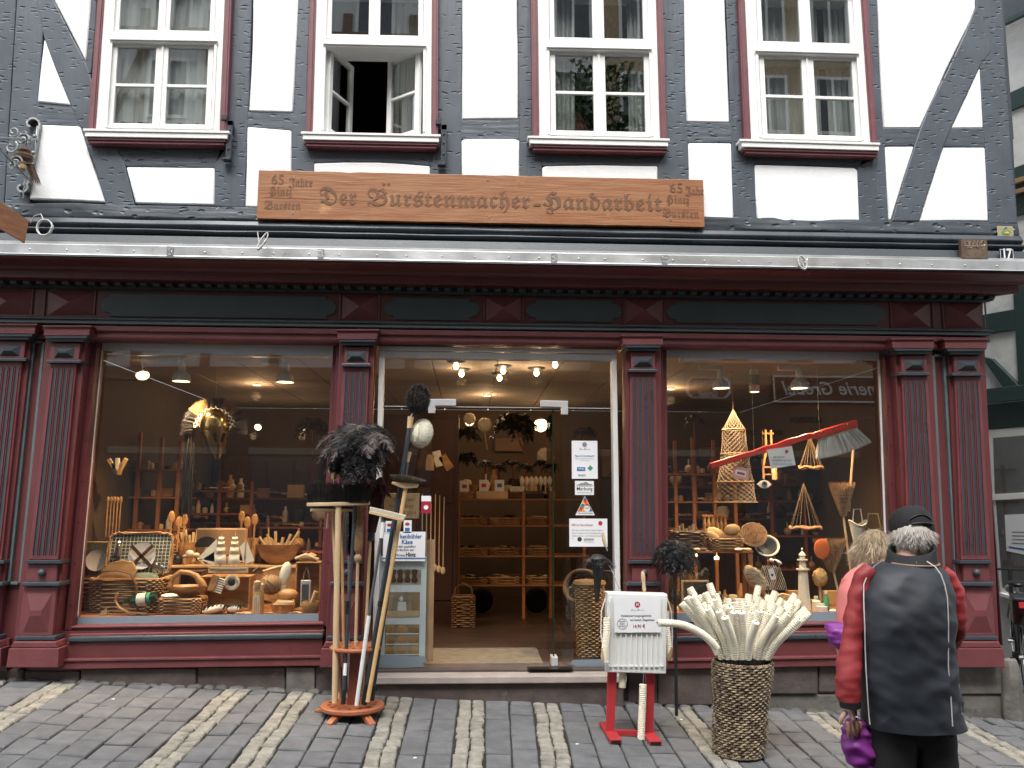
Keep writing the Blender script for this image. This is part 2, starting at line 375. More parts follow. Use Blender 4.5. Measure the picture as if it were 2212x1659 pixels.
def script(s):
    o = ''
    for c in s:
        if 'A' <= c <= 'Z': o += chr(0x1D4D0 + ord(c) - 65)
        elif 'a' <= c <= 'z': o += chr(0x1D4EA + ord(c) - 97)
        else: o += c
    return o

# ================================================================== street surface
joint = MB()
nx, ny = 40, 20
xs = np.linspace(-9, 12, nx + 1); ys = np.linspace(-11, .6, ny + 1)
joint.add([(x, y, gz(x, y) - .020) for y in ys for x in xs], [(j*(nx+1)+i, j*(nx+1)+i+1, (j+1)*(nx+1)+i+1, (j+1)*(nx+1)+i) for j in range(ny) for i in range(nx)])
joint.add([(4.0, .6, gz(4,.6)-.012), (12, .6, gz(12,.6)-.012), (12, 12, gz(12,.6)-.012), (4., 12, gz(4,.6)-.012)], [(0,1,2,3)])
tag(fin('ground', joint, M_joint), kind='structure')
pave = empty('pavement'); tag(pave, kind='structure')

# stripes of pale cobbles: seen end points near the wall and near the frame's bottom edge
SP = [((-62,1505),(-150,1570)), ((140,1474),(3,1555)), ((513,1489),(333,1659)), ((655,1492),(530,1659)), ((866,1499),(815,1659)), ((1020,1500),(1011,1659)), ((1177,1503),(1203,1659)),
      ((1455,1512),(1575,1659)), ((1752,1531),(1920,1659)), ((2078,1565),(2260,1663))]
YN, YF = -.10, -2.9
lines = []
for a, b in SP:
    p, q = G(*a), G(*b); k = (q.x - p.x) / (q.y - p.y)
    lines.append(((p.x + k * (YN - p.y)), (p.x + k * (YF - p.y))))
def lx(l, y): return l[0] + (l[1] - l[0]) * (y - YN) / (YF - YN)
def stone(mb, quad, h, ch=.012, jit=.006, dome=.004):
    """a paving stone: sunk sides, chamfered rim, slightly uneven top"""
    c = sum((Vector(p) for p in quad), Vector()) / 4
    dz = rnd.uniform(-.004, .004); tl = rnd.uniform(-.004, .004)
    q = [Vector(p) + Vector((rnd.uniform(-jit, jit), rnd.uniform(-jit, jit), 0)) for p in quad]
    lo, mi, to = [], [], []
    for i, p in enumerate(q):
        d = (c - p); d.z = 0; d.normalize(); z = gz(p.x, p.y) + dz + (tl if i % 2 else -tl)
        lo.append(Vector((p.x, p.y, z - h))); mi.append(Vector((p.x, p.y, z - ch))); t = p + d * ch * 1.2; to.append(Vector((t.x, t.y, z + rnd.uniform(-.0015, .0015))))
    ce = Vector((c.x, c.y, gz(c.x, c.y) + dz + dome))
    n = len(mb.v); mb.v.extend([tuple(p) for p in lo + mi + to + [ce]])
    for i in range(4):
        j = (i + 1) % 4
        mb.f += [(n+i, n+j, n+4+j, n+4+i), (n+4+i, n+4+j, n+8+j, n+8+i), (n+8+i, n+8+j, n+12)]
cells_p, cells_c = [], []
SW = .098
nl = len(lines)
for i, l in enumerate(lines):
    for side in (-1, 0):
        y = YN - rnd.uniform(0, .04)
        while y > YF:
            d = rnd.uniform(.075, .125)
            def xx(s_, yy): return lx(l, yy) + (side + s_) * SW
            g = .009
            wob = .006 * math.sin(y * 9 + i)
            cells_c.append([(xx(0, y-d) + g/2 + wob, y - d + g), (xx(1, y-d) - g/2 + wob, y - d + g), (xx(1, y) - g/2 + wob, y), (xx(0, y) + g/2 + wob, y)]); y -= d
bounds = [(-5.2, -7.5)] + lines + [(lines[-1][0] + 1.3, lines[-1][1] + 1.6), (lines[-1][0] + 2.9, lines[-1][1] + 4.0)]
for i in range(len(bounds) - 1):
    a, b = bounds[i], bounds[i+1]
    ga = SW + .004 if i > 0 else 0; gb = SW + .004 if i < len(bounds) - 3 else 0
    wn = (b[0] - gb) - (a[0] + ga); wf = (b[1] - gb) - (a[1] + ga)
    n = max(1, round((wn + wf) / 2 / .185))
    for k in range(n):
        y = YN - rnd.uniform(0, .22)
        def xx(s_, yy):
            x0 = lx(a, yy) + ga; x1 = lx(b, yy) - gb; return x0 + (x1 - x0) * (k + s_) / n
        first = True
        while y > YF:
            d = rnd.uniform(.225, .275); g = .022
            if first and YN - y > .07: cells_p.append([(xx(0, y) + g/2, y + g), (xx(1, y) - g/2, y + g), (xx(1, YN) - g/2, YN), (xx(0, YN) + g/2, YN)])
            first = False
            cells_p.append([(xx(0, y-d) + .005, y - d + g), (xx(1, y-d) - .005, y - d + g), (xx(1, y) - .005, y), (xx(0, y) + .005, y)]); y -= d
def inview(c):
    x = sum(p[0] for p in c) / 4; y = sum(p[1] for p in c) / 4
    q = ROT.transposed() @ (Vector((x, y, gz(x, y))) - EYE); u = 1106 + FPX*q.x/-q.z; v = 829.5 - FPX*q.y/-q.z
    return -20 < u < 2232 and v < 1675, -v
def lay(cells, name, stuffname, m, h, **kw):
    vis = sorted([c for c in cells if inview(c)[0]], key=lambda c: inview(c)[1]); oth = [c for c in cells if not inview(c)[0]]
    for c in vis[:295]:
        mb = MB(); stone(mb, [Vector((p[0], p[1], 0)) for p in c], h, **kw); fin(name, mb, m, pave, None, .5)
    mb = MB()
    for c in vis[295:] + oth: stone(mb, [Vector((p[0], p[1], 0)) for p in c], h, **kw)
    tag(fin(stuffname, mb, m, pave, None, .5), kind='stuff')
lay(cells_p, 'paving_stone', 'paving_stones_beyond', M_paver, .05, ch=.008, jit=.003, dome=.001)
lay(cells_c, 'cobble', 'cobbles_beyond', M_cob, .05, ch=.009, jit=.006, dome=.003)
edge = []
x = -4.6
while x < 6:
    d = rnd.uniform(.09, .17); edge.append([(x, YN + .008), (x + d - .012, YN + .008), (x + d - .012, -.005), (x, -.005)]); x += d
lay(edge, 'edge_cobble', 'edge_cobbles_beyond', M_cobd, .05, ch=.014, jit=.008, dome=.006)
# side alley surface on the right of the corner
al = MB(); y = .05
while y < 9:
    x = 4.4
    while x < 6.2:
        d = rnd.uniform(.2, .28); stone(al, [Vector(p + (0,)) for p in ((x, y), (x + d - .012, y), (x + d - .012, y + .14), (x, y + .14))], .05, ch=.009, jit=.005); x += d
    y += .152
tag(fin('alley_paving', al, M_paver, pave, None, .5), kind='stuff')

# ================================================================== the house
house = empty('half_timbered_house', (0, 0, 0))
tag(house, 'half-timbered house of slate grey beams and white plaster above an oxblood shopfront', 'house')
YU = -.22
def jit_poly(pts, step=60, a=.9):
    out = []
    n = len(pts)
    for i in range(n):
        p, q = pts[i], pts[(i+1) % n]; L = math.hypot(q[0]-p[0], q[1]-p[1]); k = max(1, int(L / step))
        for j in range(k):
            t = j / k; ja = 0 if j == 0 else a
            out.append((p[0] + (q[0]-p[0])*t + rnd.uniform(-ja, ja), p[1] + (q[1]-p[1])*t + rnd.uniform(-ja, ja)))
    return out
def PQ(name, m, poly, yf, yb, parent=house, bevel=0, jit=0, smooth=None):
    if jit: poly = jit_poly(poly, 60, jit)
    a = [F(u, v, yf) for u, v in poly]; b = [Vector((p.x, yb, p.z)) for p in a]
    return fin(name, MB().prism(a, b), m, parent, None, smooth, bevel)
# infill wall behind everything on the first floor
beams = [  # (name, material, polygon)
 ('timber_post', 0, [(-90,-90),(40,-90),(8,450),(-90,450)]),
 ('timber_post', 0, [(41,-90),(104,-90),(84,200),(64,445),(9,445)]),
 ('timber_brace', 1, [(60,-90),(98,-90),(117,0),(150,68),(185,133),(204,190),(228,255),(272,362),(292,446),(228,446),(205,360),(172,272),(152,227),(120,150),(95,83)]),
 ('timber_post', 0, [(190,-90),(214,-90),(206,60),(192,205),(184,133),(196,0)]),
 ('timber_rail', 2, [(72,218),(162,225),(182,275),(66,268)]),
 ('timber_rail', 2, [(186,302),(480,304),(466,364),(370,361),(270,360),(240,330)]),
 ('timber_post', 0, [(488,-90),(547,-90),(540,150),(537,240),(534,300),(529,448),(499,448),(484,300)]),
 ('timber_post', 0, [(463,355),(499,300),(500,448),(463,446)]),
 ('timber_post', 0, [(645,-90),(674,-90),(664,200),(664,310),(680,350),(680,410),(629,450),(629,281),(634,240)]),
 ('timber_rail', 2, [(533,241),(638,241),(633,283),(531,275)]),
 ('timber_rail', 2, [(664,318),(940,320),(940,362),(929,358),(870,352),(815,350),(740,349),(678,352)]),
 ('timber_post', 0, [(944,-90),(1000,-90),(998,150),(997,300),(997,410),(929,405),(929,358),(940,320)]),
 ('timber_rail', 2, [(994,256),(1123,256),(1123,301),(994,301)]),
 ('timber_post', 0, [(1117,-90),(1152,-90),(1152,300),(1171,358),(1171,405),(1121,405),(1121,257)]),
 ('timber_rail', 2, [(1158,326),(1440,328),(1424,360),(1250,356),(1171,359)]),
 ('timber_post', 0, [(1428,-90),(1477,-90),(1478,100),(1484,264),(1487,308),(1492,485),(1421,485),(1421,358),(1434,328)]),
 ('timber_rail', 2, [(1481,263),(1580,264),(1583,309),(1485,309)]),
 ('timber_post', 0, [(1563,-90),(1608,-90),(1610,100),(1624,330),(1630,354),(1636,482),(1586,482),(1580,308),(1577,265),(1572,100)]),
 ('timber_rail', 2, [(1622,334),(1868,338),(1854,364),(1740,356),(1630,355)]),
 ('timber_post', 0, [(1868,-90),(1892,-90),(1898,120),(1908,277),(1912,315),(1920,478),(1896,482),(1892,335)]),
 ('timber_post', 0, [(1852,360),(1893,338),(1897,482),(1858,482)]),
 ('timber_rail', 2, [(1907,276),(2132,276),(2133,319),(1910,315)]),
 ('timber_brace', 1, [(2106,15),(2140,60),(2142,110),(2118,143),(2085,210),(2055,277),(2038,318),(2010,400),(1986,478),(1926,478),(1950,395),(1975,315),(1988,277),(2010,222),(2045,155),(2085,70)]),
 ('timber_post', 0, [(2105,-90),(2160,-90),(2166,10),(2172,150),(2183,300),(2198,483),(2136,483),(2128,318),(2117,143),(2108,25)]),
]
bm_ = [M_timber, M_timber, M_timber_h]
for i, (nm, k, poly) in enumerate(beams):
    PQ(nm, bm_[k], poly, YU + (-.004 if 'rail' in nm else (-.012 if 'brace' in nm else -.008)) - .0007 * i, -.06, bevel=.010, jit=.7)
panels = [
 [(106,-90),(198,-90),(195,20),(185,133),(152,68),(117,0)], [(95,83),(120,150),(152,227),(80,220)], [(77,268),(172,272),(200,360),(228,437),(62,430),(72,340)],
 [(272,360),(463,362),(463,443),(292,439)], [(547,-90),(645,-90),(645,0),(633,243),(537,240),(545,100)], [(534,273),(629,281),(629,450),(529,447)],
 [(678,352),(740,350),(815,350),(870,353),(929,358),(929,402),(678,400)], [(999,-90),(1117,-90),(1120,257),(997,258),(999,100)], [(997,302),(1010,299),(1110,299),(1122,302),(1122,405),(997,405)],
 [(1171,361),(1180,358),(1300,356),(1421,358),(1421,405),(1171,405)], [(1476,-90),(1563,-90),(1570,100),(1577,265),(1500,264),(1483,263)], [(1487,308),(1580,309),(1586,480),(1490,480)],
 [(1630,355),(1740,358),(1845,362),(1853,367),(1858,481),(1635,479)], [(1893,-90),(2105,-90),(2108,25),(2045,150),(1988,277),(1908,277),(1900,100)], [(2117,143),(2125,277),(2055,277),(2090,205)],
 [(1912,316),(1975,316),(1950,395),(1926,476),(1918,476)], [(2038,318),(2128,318),(2136,478),(1986,478),(2012,400)]]
for p in panels:
    c = (sum(a for a, b in p) / len(p), sum(b for a, b in p) / len(p))
    PQ('plaster_panel', M_plaster, p, YU - .020, -.07, bevel=.014, jit=.8, smooth=.6)
for pl in ([(-120,-100),(204,-100),(200,300),(-120,300)], [(491,-100),(668,-100),(664,300),(486,300)], [(943,-100),(1150,-100),(1153,300),(943,300)], [(1428,-100),(1602,-100),(1612,300),(1436,300)], [(1874,-100),(2160,-100),(2190,300),(1890,300)], [(-120,300),(2188,300),(2197,480),(-120,480)]):
    PQ('masonry_core', M_slate, pl, -.065, -.055)
# window holes are built as boxes standing in front of the core
def win(Lt, Lb, Rt, Rb, vtr, vsill, slope, openw=False, seed=0):
    """Lt.. outer edge of the maroon trim at v=0, Lb at the sill; same on the right"""
    W = empty('window', (0,0,0), house)
    def E_(s, v):
        l = Lt + (Lb - Lt) * v / vsill; r = Rt + (Rb - Rt) * v / vsill
        return (l + (r - l) * s, v + slope * (s - .5))
    def q(nm, m, s0, s1, v0, v1, yf, yb, bev=.004):
        po = [E_(s0, v0), E_(s1, v0), E_(s1, v1), E_(s0, v1)]
        a = [F(u, v, yf) for u, v in po]; b = [Vector((p.x, yb, p.z)) for p in a]
        return fin(nm, MB().prism(a, b), m, W, None, None, bev)
    top = vtr - 118
    for s0, s1 in ((0, .05), (.95, 1)):
        q('maroon_trim', M_wmar, s0, s1, top - 20, vsill, -.300, -.06); q('maroon_bead', M_wmar, s0 + .012, s1 - .014, top - 20, vsill, -.308, -.301, .003)
    q('maroon_trim', M_wmar, -.01, 1.01, top - 36, top - 20, -.306, -.06)
    for s0, s1 in ((.05, .135), (.885, .95)): q('casing', M_white, s0, s1, top - 20, vsill, -.285, -.06); 
    for s0, s1 in ((.112, .135), (.885, .905)): q('casing_bead', M_white, s0, s1, vtr + 7, vsill - 6, -.295, -.286, .002)
    q('casing', M_white, .135, .885, top - 20, top - 4, -.284, -.06)
    q('transom', M_white, .115, .905, vtr - 8, vtr + 8, -.300, -.06); q('transom_moulding', M_white, .11, .91, vtr - 3, vtr + 3, -.312, -.301, .003)
    # upper sashes
    for k, (a, b) in enumerate(((.137, .500), (.512, .883))):
        q('sash', M_white, a, a + .038, top - 4, vtr - 8, -.262, -.225); q('sash', M_white, b - .038, b, top - 4, vtr - 8, -.262, -.225)
        q('sash', M_white, a + .038, b - .038, vtr - 19, vtr - 8, -.262, -.225); q('sash', M_white, a + .038, b - .038, top - 4, top + 5, -.262, -.225)
        q('drip_rail', M_white, a - .005, b + .003, vtr - 13, vtr - 9, -.276, -.263, .002)
        q('pane', M_glassu, a + .038, b - .038, top + 5, vtr - 19, -.245, -.241, 0)
    q('mullion', M_white, .497, .515, top - 4, vtr - 8, -.272, -.06, .004)
    v0 = vtr + 8
    if not openw:
        q('mullion', M_white, .497, .515, v0, vsill - 4, -.276, -.06, .004)
        vm = (v0 + 10 + vsill - 14) / 2
        for k, (a, b) in enumerate(((.137, .500), (.512, .883))):
            q('sash', M_white, a, a + .040, v0, vsill - 4, -.265, -.225); q('sash', M_white, b - .040, b, v0, vsill - 4, -.265, -.225)
            q('sash', M_white, a + .04, b - .04, v0, v0 + 10, -.265, -.225); q('sash', M_white, a + .04, b - .04, vsill - 14, vsill - 4, -.265, -.225)
            q('drip_rail', M_white, a - .005, b + .003, vsill - 9, vsill - 4, -.280, -.266, .002)
            q('glazing_bar', M_white, a + .04, b - .04, vm - 3, vm + 3, -.262, -.235, .002)
            q('pane', M_glassu, a + .04, b - .04, v0 + 10, vm - 3, -.245, -.241, 0); q('pane', M_glassu, a + .04, b - .04, vm + 3, vsill - 14, -.245, -.241, 0)
    # white sill and the maroon moulding below it
    q('sill', M_white, -.035, 1.02, vsill - 1, vsill + 4, -.345, -.15, .003); q('sill', M_white, -.02, 1.008, vsill + 4, vsill + 16, -.335, -.15, .004)
    q('sill_moulding', M_wmar, -.005, 1.0, vsill + 16, vsill + 23, -.322, -.15, .004); q('sill_moulding', M_wmar, .005, .99, vsill + 23, vsill + 30, -.310, -.15, .004)
    # the room behind
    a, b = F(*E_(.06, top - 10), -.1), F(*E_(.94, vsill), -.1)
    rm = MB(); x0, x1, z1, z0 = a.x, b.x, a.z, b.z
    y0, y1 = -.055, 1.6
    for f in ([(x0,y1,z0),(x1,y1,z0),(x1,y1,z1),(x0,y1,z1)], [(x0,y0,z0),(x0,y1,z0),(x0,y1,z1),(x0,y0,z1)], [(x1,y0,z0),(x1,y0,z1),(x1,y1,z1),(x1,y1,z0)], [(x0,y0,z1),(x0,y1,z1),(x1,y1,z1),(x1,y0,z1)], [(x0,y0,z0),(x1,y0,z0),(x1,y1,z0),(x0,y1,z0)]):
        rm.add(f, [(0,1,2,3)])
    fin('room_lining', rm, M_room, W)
    return W, E_, (x0, x1, z0, z1)
def curtain(W, x0, x1, z0, z1, y, seed, mats=None):
    mb = MB(); n = 40; rg = random.Random(seed); ph = rg.random() * 6
    vs = []; 
    for k, z in enumerate((z1, (z0 + z1) / 2, z0)):
        for i in range(n + 1):
            t = i / n; vs.append((x0 + (x1 - x0) * t, y + .018 * math.sin(t * 40 + ph) + .012 * math.sin(t * 91 + ph + k*.4), z))
    mb.add(vs, [(k*(n+1)+i, k*(n+1)+i+1, (k+1)*(n+1)+i+1, (k+1)*(n+1)+i) for k in range(2) for i in range(n)])
    fin('curtain', mb, mats or M_curt, W, None, 1.)
W1, E1, B1 = win(210, 190, 500, 489, 84, 281, 5)
W2, E2, B2 = win(669, 660, 947, 946, 94, 288, 6, openw=True)
W3, E3, B3 = win(1147, 1150, 1432, 1441, 101, 297, 6)
W4, E4, B4 = win(1595, 1608, 1875, 1896, 110, 305, 8)
def cur(W, B, y, parts, seed):
    x0, x1, z0, z1 = B; w_ = x1 - x0
    for i, (a, b) in enumerate(parts): curtain(W, x0 + w_*a, x0 + w_*b, z0 + .02, z1, y - (.30 if W in (W1, W4) else .36 if W is W3 else .1), seed + i)
cur(W1, B1, .12, [(.02, .98)], 1); cur(W3, B3, .25, [(.02, .30), (.74, .98)], 5); cur(W4, B4, .22, [(.02, .60), (.66, .98)], 9); cur(W2, B2, .3, [(.62, .98)], 12)
# patterned pale blinds on the fourth window, pink vase-like shade behind the third
mb = MB(); mb.lathe([(.12, 0), (.17, .25), (.15, .4), (.05, .62)], n=14); fin('pink_lampshade', mb, M_pink, W3).location = (B3[0] + .42, .75, B3[2])
# the open casement: two sashes swung into the room
def leaf(hinge_s, sgn, ang, width, nm):
    vt, vb = 103, 287; h0 = F(*E2(hinge_s, vt), -.22); h1 = F(*E2(hinge_s, vb), -.22)
    root = empty(nm, (h0.x, -.22, 0), W2) if False else None
    d = Vector((sgn * math.cos(R(ang)), math.sin(R(ang)), 0)); n = Vector((-d.y, d.x, 0)) * .018
    H = h0.z - h1.z
    def bar(a, b, z0, z1, m=M_white, t=1.):
        P = [h1 + d*a + Vector((0,0,z0)), h1 + d*b + Vector((0,0,z0)), h1 + d*b + Vector((0,0,z1)), h1 + d*a + Vector((0,0,z1))]
        return MB().prism([p - n*t for p in P], [p + n*t for p in P])
    for a, b, c, e in ((0, .05, 0, H), (width-.05, width, 0, H), (.05, width-.05, 0, .045), (.05, width-.05, H-.045, H), (.05, width-.05, H*.49, H*.49+.022)):
        fin('open_sash', bar(a, b, c, e), M_white, W2, None, None, .003)
    fin('open_pane', bar(.05, width-.05, .045, H-.045, t=.1), M_glassu, W2)
leaf(.862, -1, 38, .37, 'sash'); leaf(.155, 1, 66, .37, 'sash')

# ---- sill beam, mouldings, board, flashing and cornice: straight runs with a mitred end at the house corner
XL = -4.4
XR = X(2124, -.10, 690)                 # right end of the frieze
def run(name, m, prof, xl=XL, xr=None, mit=True, bevel=.004, parent=house, yref=-.10, smooth=None):
    xr = XR if xr is None else xr
    a = [Vector((xl, y, z)) for y, z in prof]; b = [Vector((xr + ((yref - y) if mit else 0), y, z)) for y, z in prof]
    return fin(name, MB().prism(a, b), m, parent, None, smooth, bevel)
XU = X(2196, YU, 480)                   # upper storey corner
def wavy(name, m, prof, x0, x1, amp, seed, bevel=.008, mitre=False):
    n = 46; rs = []; rg = random.Random(seed)
    for i in range(n + 1):
        x = x0 + (x1 - x0) * i / n; r_ = []
        for k, (y, z) in enumerate(prof):
            r_.append(Vector((x, y + noise.noise(Vector((x*2.3, k, seed)))*amp, z + noise.noise(Vector((x*1.7, k + 9, seed)))*amp)))
        rs.append(r_)
    return fin(name, MB().rings(rs), m, house, None, .6, bevel)
z_sb_t, z_sb_b = Z(463, YU), Z(492, YU)
wavy('sill_beam', M_sill, [(YU - .015, z_sb_b), (YU - .03, z_sb_b + .02), (YU - .02, z_sb_t + .01), (-.05, z_sb_t + .015), (-.05, z_sb_b)], XL, XU, .016, 3)
z_m1 = Z(492, YU - .05); z_m2 = Z(509, YU - .05); z_m3 = Z(524, YU - .05)
wavy('sill_moulding_upper', M_slate2, [(YU + .01, z_sb_b - .001), (YU - .05, z_sb_b - .002), (YU - .075, (z_m1 + z_m2)/2), (YU - .05, z_m2 + .004), (-.05, z_m2 + .002), (-.05, z_sb_b - .001)], XL, XU, .009, 5)
wavy('sill_moulding_lower', M_slate2, [(YU - .02, z_m2), (YU - .07, z_m2 - .004), (YU - .10, (z_m2 + z_m3)/2 + .01), (YU - .08, (z_m2+z_m3)/2 - .012), (YU - .04, z_m3), (-.05, z_m3), (-.05, z_m2)], XL, XU, .008, 8)
XB = XU + .12
zb0, zb1 = Z(523, -.33), Z(551, -.36)
run('fascia_board', M_slate, [(-.33, zb0), (-.36, zb1), (-.10, zb1), (-.10, zb0)], xr=XB, mit=False, bevel=.003)
zf0, zf1 = Z(549, -.50), Z(568, -.52)
fl = run('zinc_flashing', M_sheet, [(-.362, zb1 + .035), (-.366, zb1 + .045), (-.42, zb1 + .012), (-.52, zf0 + .012), (-.525, zf1 + .01), (-.545, zf1), (-.52, zf1 + .002), (-.36, zf1 + .03)], bevel=.002, xr=XR + .08)
rv = MB()
for i in range(34):
    x = -3.9 + i * .262 + rnd.uniform(-.03, .03); rv.ell((x, -.523, (zf0*.55 + zf1*.45)), .008, n=8, m=5)
tag(fin('flashing_screws', rv, M_chrome, house, None, .8), kind='stuff')
for x in (-2.35, -1.2, .62, 1.5, 2.6): fin('flashing_lap', MB().box(x, x + .05, -.529, -.5252, zf1 + .012, zf0 + .006), M_iron, house)
zc1, zc2, zc3 = Z(601, -.30), Z(616, -.30), Z(617, -.2)
run('cornice', M_maroon, [(-.50, zf1 + .001), (-.50, zf1 - .02), (-.47, zf1 - .03), (-.40, zf1 - .05), (-.345, zc1 + .03), (-.325, zc1 + .008), (-.30, zc1), (-.30, zc2), (-.10, zc2), (-.10, zf1)], smooth=.4)
zd1 = Z(630, -.2); zd2 = Z(636, -.15)
run('dentil_bed', M_panel, [(-.165, zc2 - .001), (-.165, zd1 - .002), (-.14, zd1 - .003), (-.10, zd1 - .003), (-.10, zc2 - .001)])
run('bed_moulding', M_panel, [(-.175, zd1 - .004), (-.15, zd2 + .004), (-.13, zd2), (-.08, zd2), (-.08, zd1 - .004)])
dme = None; x = -3.95
while x < XR + .04:
    if dme is None:
        o = fin('dentil', MB().box(-.026, .026, -.225, -.166, zd1 - .001, zc2 - .002), M_panel, house, None, None, .003); dme = o.data; o.location.x = x
    else:
        o = o.copy(); COL.objects.link(o); o.location.x = x
    x += .1015
# frieze and architrave
zfr0, zfr1 = zd2, Z(701, -.10)
run('frieze', M_maroon, [(-.10, zfr0), (-.10, zfr1), (.06, zfr1), (.06, zfr0)])
zg = Z(713, -.13)
run('frieze_moulding', M_panel, [(-.11, zfr1 + .012), (-.15, zfr1 - .002), (-.155, zfr1 - .012), (-.135, zfr1 - .022), (-.14, zg + .006), (-.115, zg), (.06, zg), (.06, zfr1 - .001), (-.099, zfr1 - .001)], smooth=.5)
za = Z(745, -.09)
run('architrave', M_maroon2, [(-.10, zg - .001), (-.128, zg - .010), (-.128, zg - .05), (-.105, zg - .055), (-.105, za + .02), (-.095, za), (.06, za), (.06, zg - .001)])
# frieze pyramids and dark notched panels
for uc, hw in ((20, 50), (154, 51), (778, 39), (1088, 39), (1391, 41), (1967, 42), (2080, 43)):
    vt = 628 + (657 - 628) * uc / 2080 - 2; vb = 679 + (709 - 679) * uc / 2080
    fr = MB(); P = [F(uc + a*hw, v, -.101) for a, v in ((-1, vt), (1, vt), (1, vb), (-1, vb))]
    Q = [p + (P[(i+2)%4] - p) * .04 + Vector((0, -.004, 0)) for i, p in enumerate(P)]; c = sum(P, Vector())/4 + Vector((0, -.045, 0))
    fr.add(P + Q + [c], [(i, i+4, (i+1)%4+4, (i+1)%4) for i in range(4)] + [(i+4, 8, (i+1)%4+4) for i in range(4)])
    fin('frieze_pyramid', fr, M_maroon2, house)
    for s_ in (-1, 1):
        p, q_ = F(uc + s_*(hw + 3), vt - 3, -.10), F(uc + s_*(hw + 3), vb + 1, -.10)
        fin('frieze_bead', MB().box(p.x - .006, p.x + .006, -.112, -.1005, q_.z, p.z), M_maroon, house, None, None, .003)
for u0, u1 in ((216, 728), (828, 1037), (1136, 1345), (1438, 1917)):
    vt = lambda u: 630 + 27 * u / 1917; vb = lambda u: 681 + 22 * u / 1917
    e = 22
    po = [(u0+e, vt(u0)), (u1-e, vt(u1)), (u1-e, vt(u1)+7), (u1-8, vt(u1)+10), (u1, (vt(u1)+vb(u1))/2), (u1-8, vb(u1)-10), (u1-e, vb(u1)-7), (u1-e, vb(u1)), (u0+e, vb(u0)), (u0+e, vb(u0)-7), (u0+8, vb(u0)-10), (u0, (vt(u0)+vb(u0))/2), (u0+8, vt(u0)+10), (u0+e, vt(u0)+7)]
    PQ('frieze_panel', M_panel, po, -.113, -.1005, bevel=.004)

# ---- pilasters
def pilaster(ct, vp, cb, half=43, cap=(-54, -36), left=False):
    Pp = empty('pilaster', (0,0,0), house)
    def cx(v): return ct + (cb - ct) * (v - vp) / (1237 - vp)
    def q(nm, m, h0, h1, v0, v1, yf, yb=.05, bev=.004, off=0):
        po = [(cx(v0) - h0 + off, v0), (cx(v0) + h0 + off, v0), (cx(v1) + h1 + off, v1), (cx(v1) - h1 + off, v1)]
        return PQ(nm, m, po, yf, yb, Pp, bev)
    q('pilaster_back', M_maroon, half, half + 1, vp - 40, 1392, -.105)
    q('capital', M_maroon2, half + 6, half + 5, vp + cap[0], vp + cap[1], -.20)
    q('capital_fillet', M_maroon, half + 9, half + 8, vp + cap[0] - 4, vp + cap[0] , -.215, bev=.002)
    q('capital_moulding', M_slate2, half + 3, half, vp + cap[1], vp + cap[1] + 6, -.195); q('capital_moulding', M_slate2, half - 1, half - 6, vp + cap[1] + 6, vp + cap[1] + 13, -.175)
    q('pilaster_head', M_maroon2, half - 12, half - 12, vp - 20, vp + 16, -.140)
    def pyr(c, v0, v1, h, yb, dep, m, flat=.35):
        P = [F(c(v0) - h, v0, yb), F(c(v0) + h, v0, yb), F(c(v1) + h, v1, yb), F(c(v1) - h, v1, yb)]; cc = sum(P, Vector())/4
        Q = [cc + (p - cc) * flat + Vector((0, -dep, 0)) for p in P]
        if flat < .5: Q = [Vector((cc.x + (p.x - cc.x)*flat*1.3, cc.y - dep, cc.z + (p.z - cc.z)*.15)) for p in P]
        return MB().add(P + Q, [(i, i+4, (i+1)%4+4, (i+1)%4) for i in range(4)] + [(7, 6, 5, 4)])
    fin('diamond_block', pyr(cx, vp - 11, vp + 12, 21, -.1405, .035, M_slate2), M_slate, Pp)
    q('bead', M_slate2, half - 7, half - 7, vp + 16, vp + 23, -.170)
    hw = 26; gb = 1198
    q('shaft', M_maroon2, hw + 2, hw + 6, vp + 24, 1209, -.135)
    for k in range(4):
        o_ = (k - 1.5) * 12
        for dummy in (0,):
            v0, v1 = vp + 35, gb; 
            po = [(cx(v0) + o_ - 3.7, v0), (cx(v0) + o_ + 3.7, v0), (cx(v1) + o_*1.1 + 4.1, v1), (cx(v1) + o_*1.1 - 4.1, v1)]
            PQ('flute', M_slate2, po, -.1365, -.1355, Pp)
        for s_ in (-1, 1):
            po = [(cx(v0) + o_ + s_*4.3 - .6, v0), (cx(v0) + o_ + s_*4.3 + .6, v0), (cx(v1) + o_*1.1 + s_*4.7 + .7, v1), (cx(v1) + o_*1.1 + s_*4.7 - .7, v1)]
            PQ('flute_edge', M_maroon2, po, -.146, -.1352, Pp)
    q('bead', M_slate2, half - 6, half - 5, 1210, 1218, -.165); q('knob_block', M_maroon2, half - 12, half - 11, 1219, 1256, -.138)
    p = F(cx(1237), 1237, -.15); fin('knob', MB().ell(p, (.030, .03, .030), n=14), M_slate, Pp, None, 1)
    q('bead', M_slate2, half - 3, half - 2, 1257, 1267, -.178, bev=.009)
    q('plinth_panel', M_maroon2, half - 8, half - 7, 1268, 1373, -.145)
    fin('plinth_diamond', pyr(cx, 1282, 1366, 27, -.1455, .028, M_maroon2), M_maroon2, Pp)
    q('base_moulding', M_slate2, half - 1, half, 1374, 1384, -.175, bev=.008)
    q('base_moulding', M_maroon2, half + 2, half + 7, 1386, 1400, -.195, bev=.008)
    q('base', M_maroon2, half + 10, half + 12, 1401, 1442, -.215)
    return Pp, cx
PA = pilaster(22, 757, -32, 43); PBi = pilaster(139.5, 761, 90, 44); PC = pilaster(770, 769, 749, 38); PD = pilaster(1389, 781, 1392, 38); PE = pilaster(1975, 788, 1997, 40); PF = pilaster(2089, 789, 2110, 40)
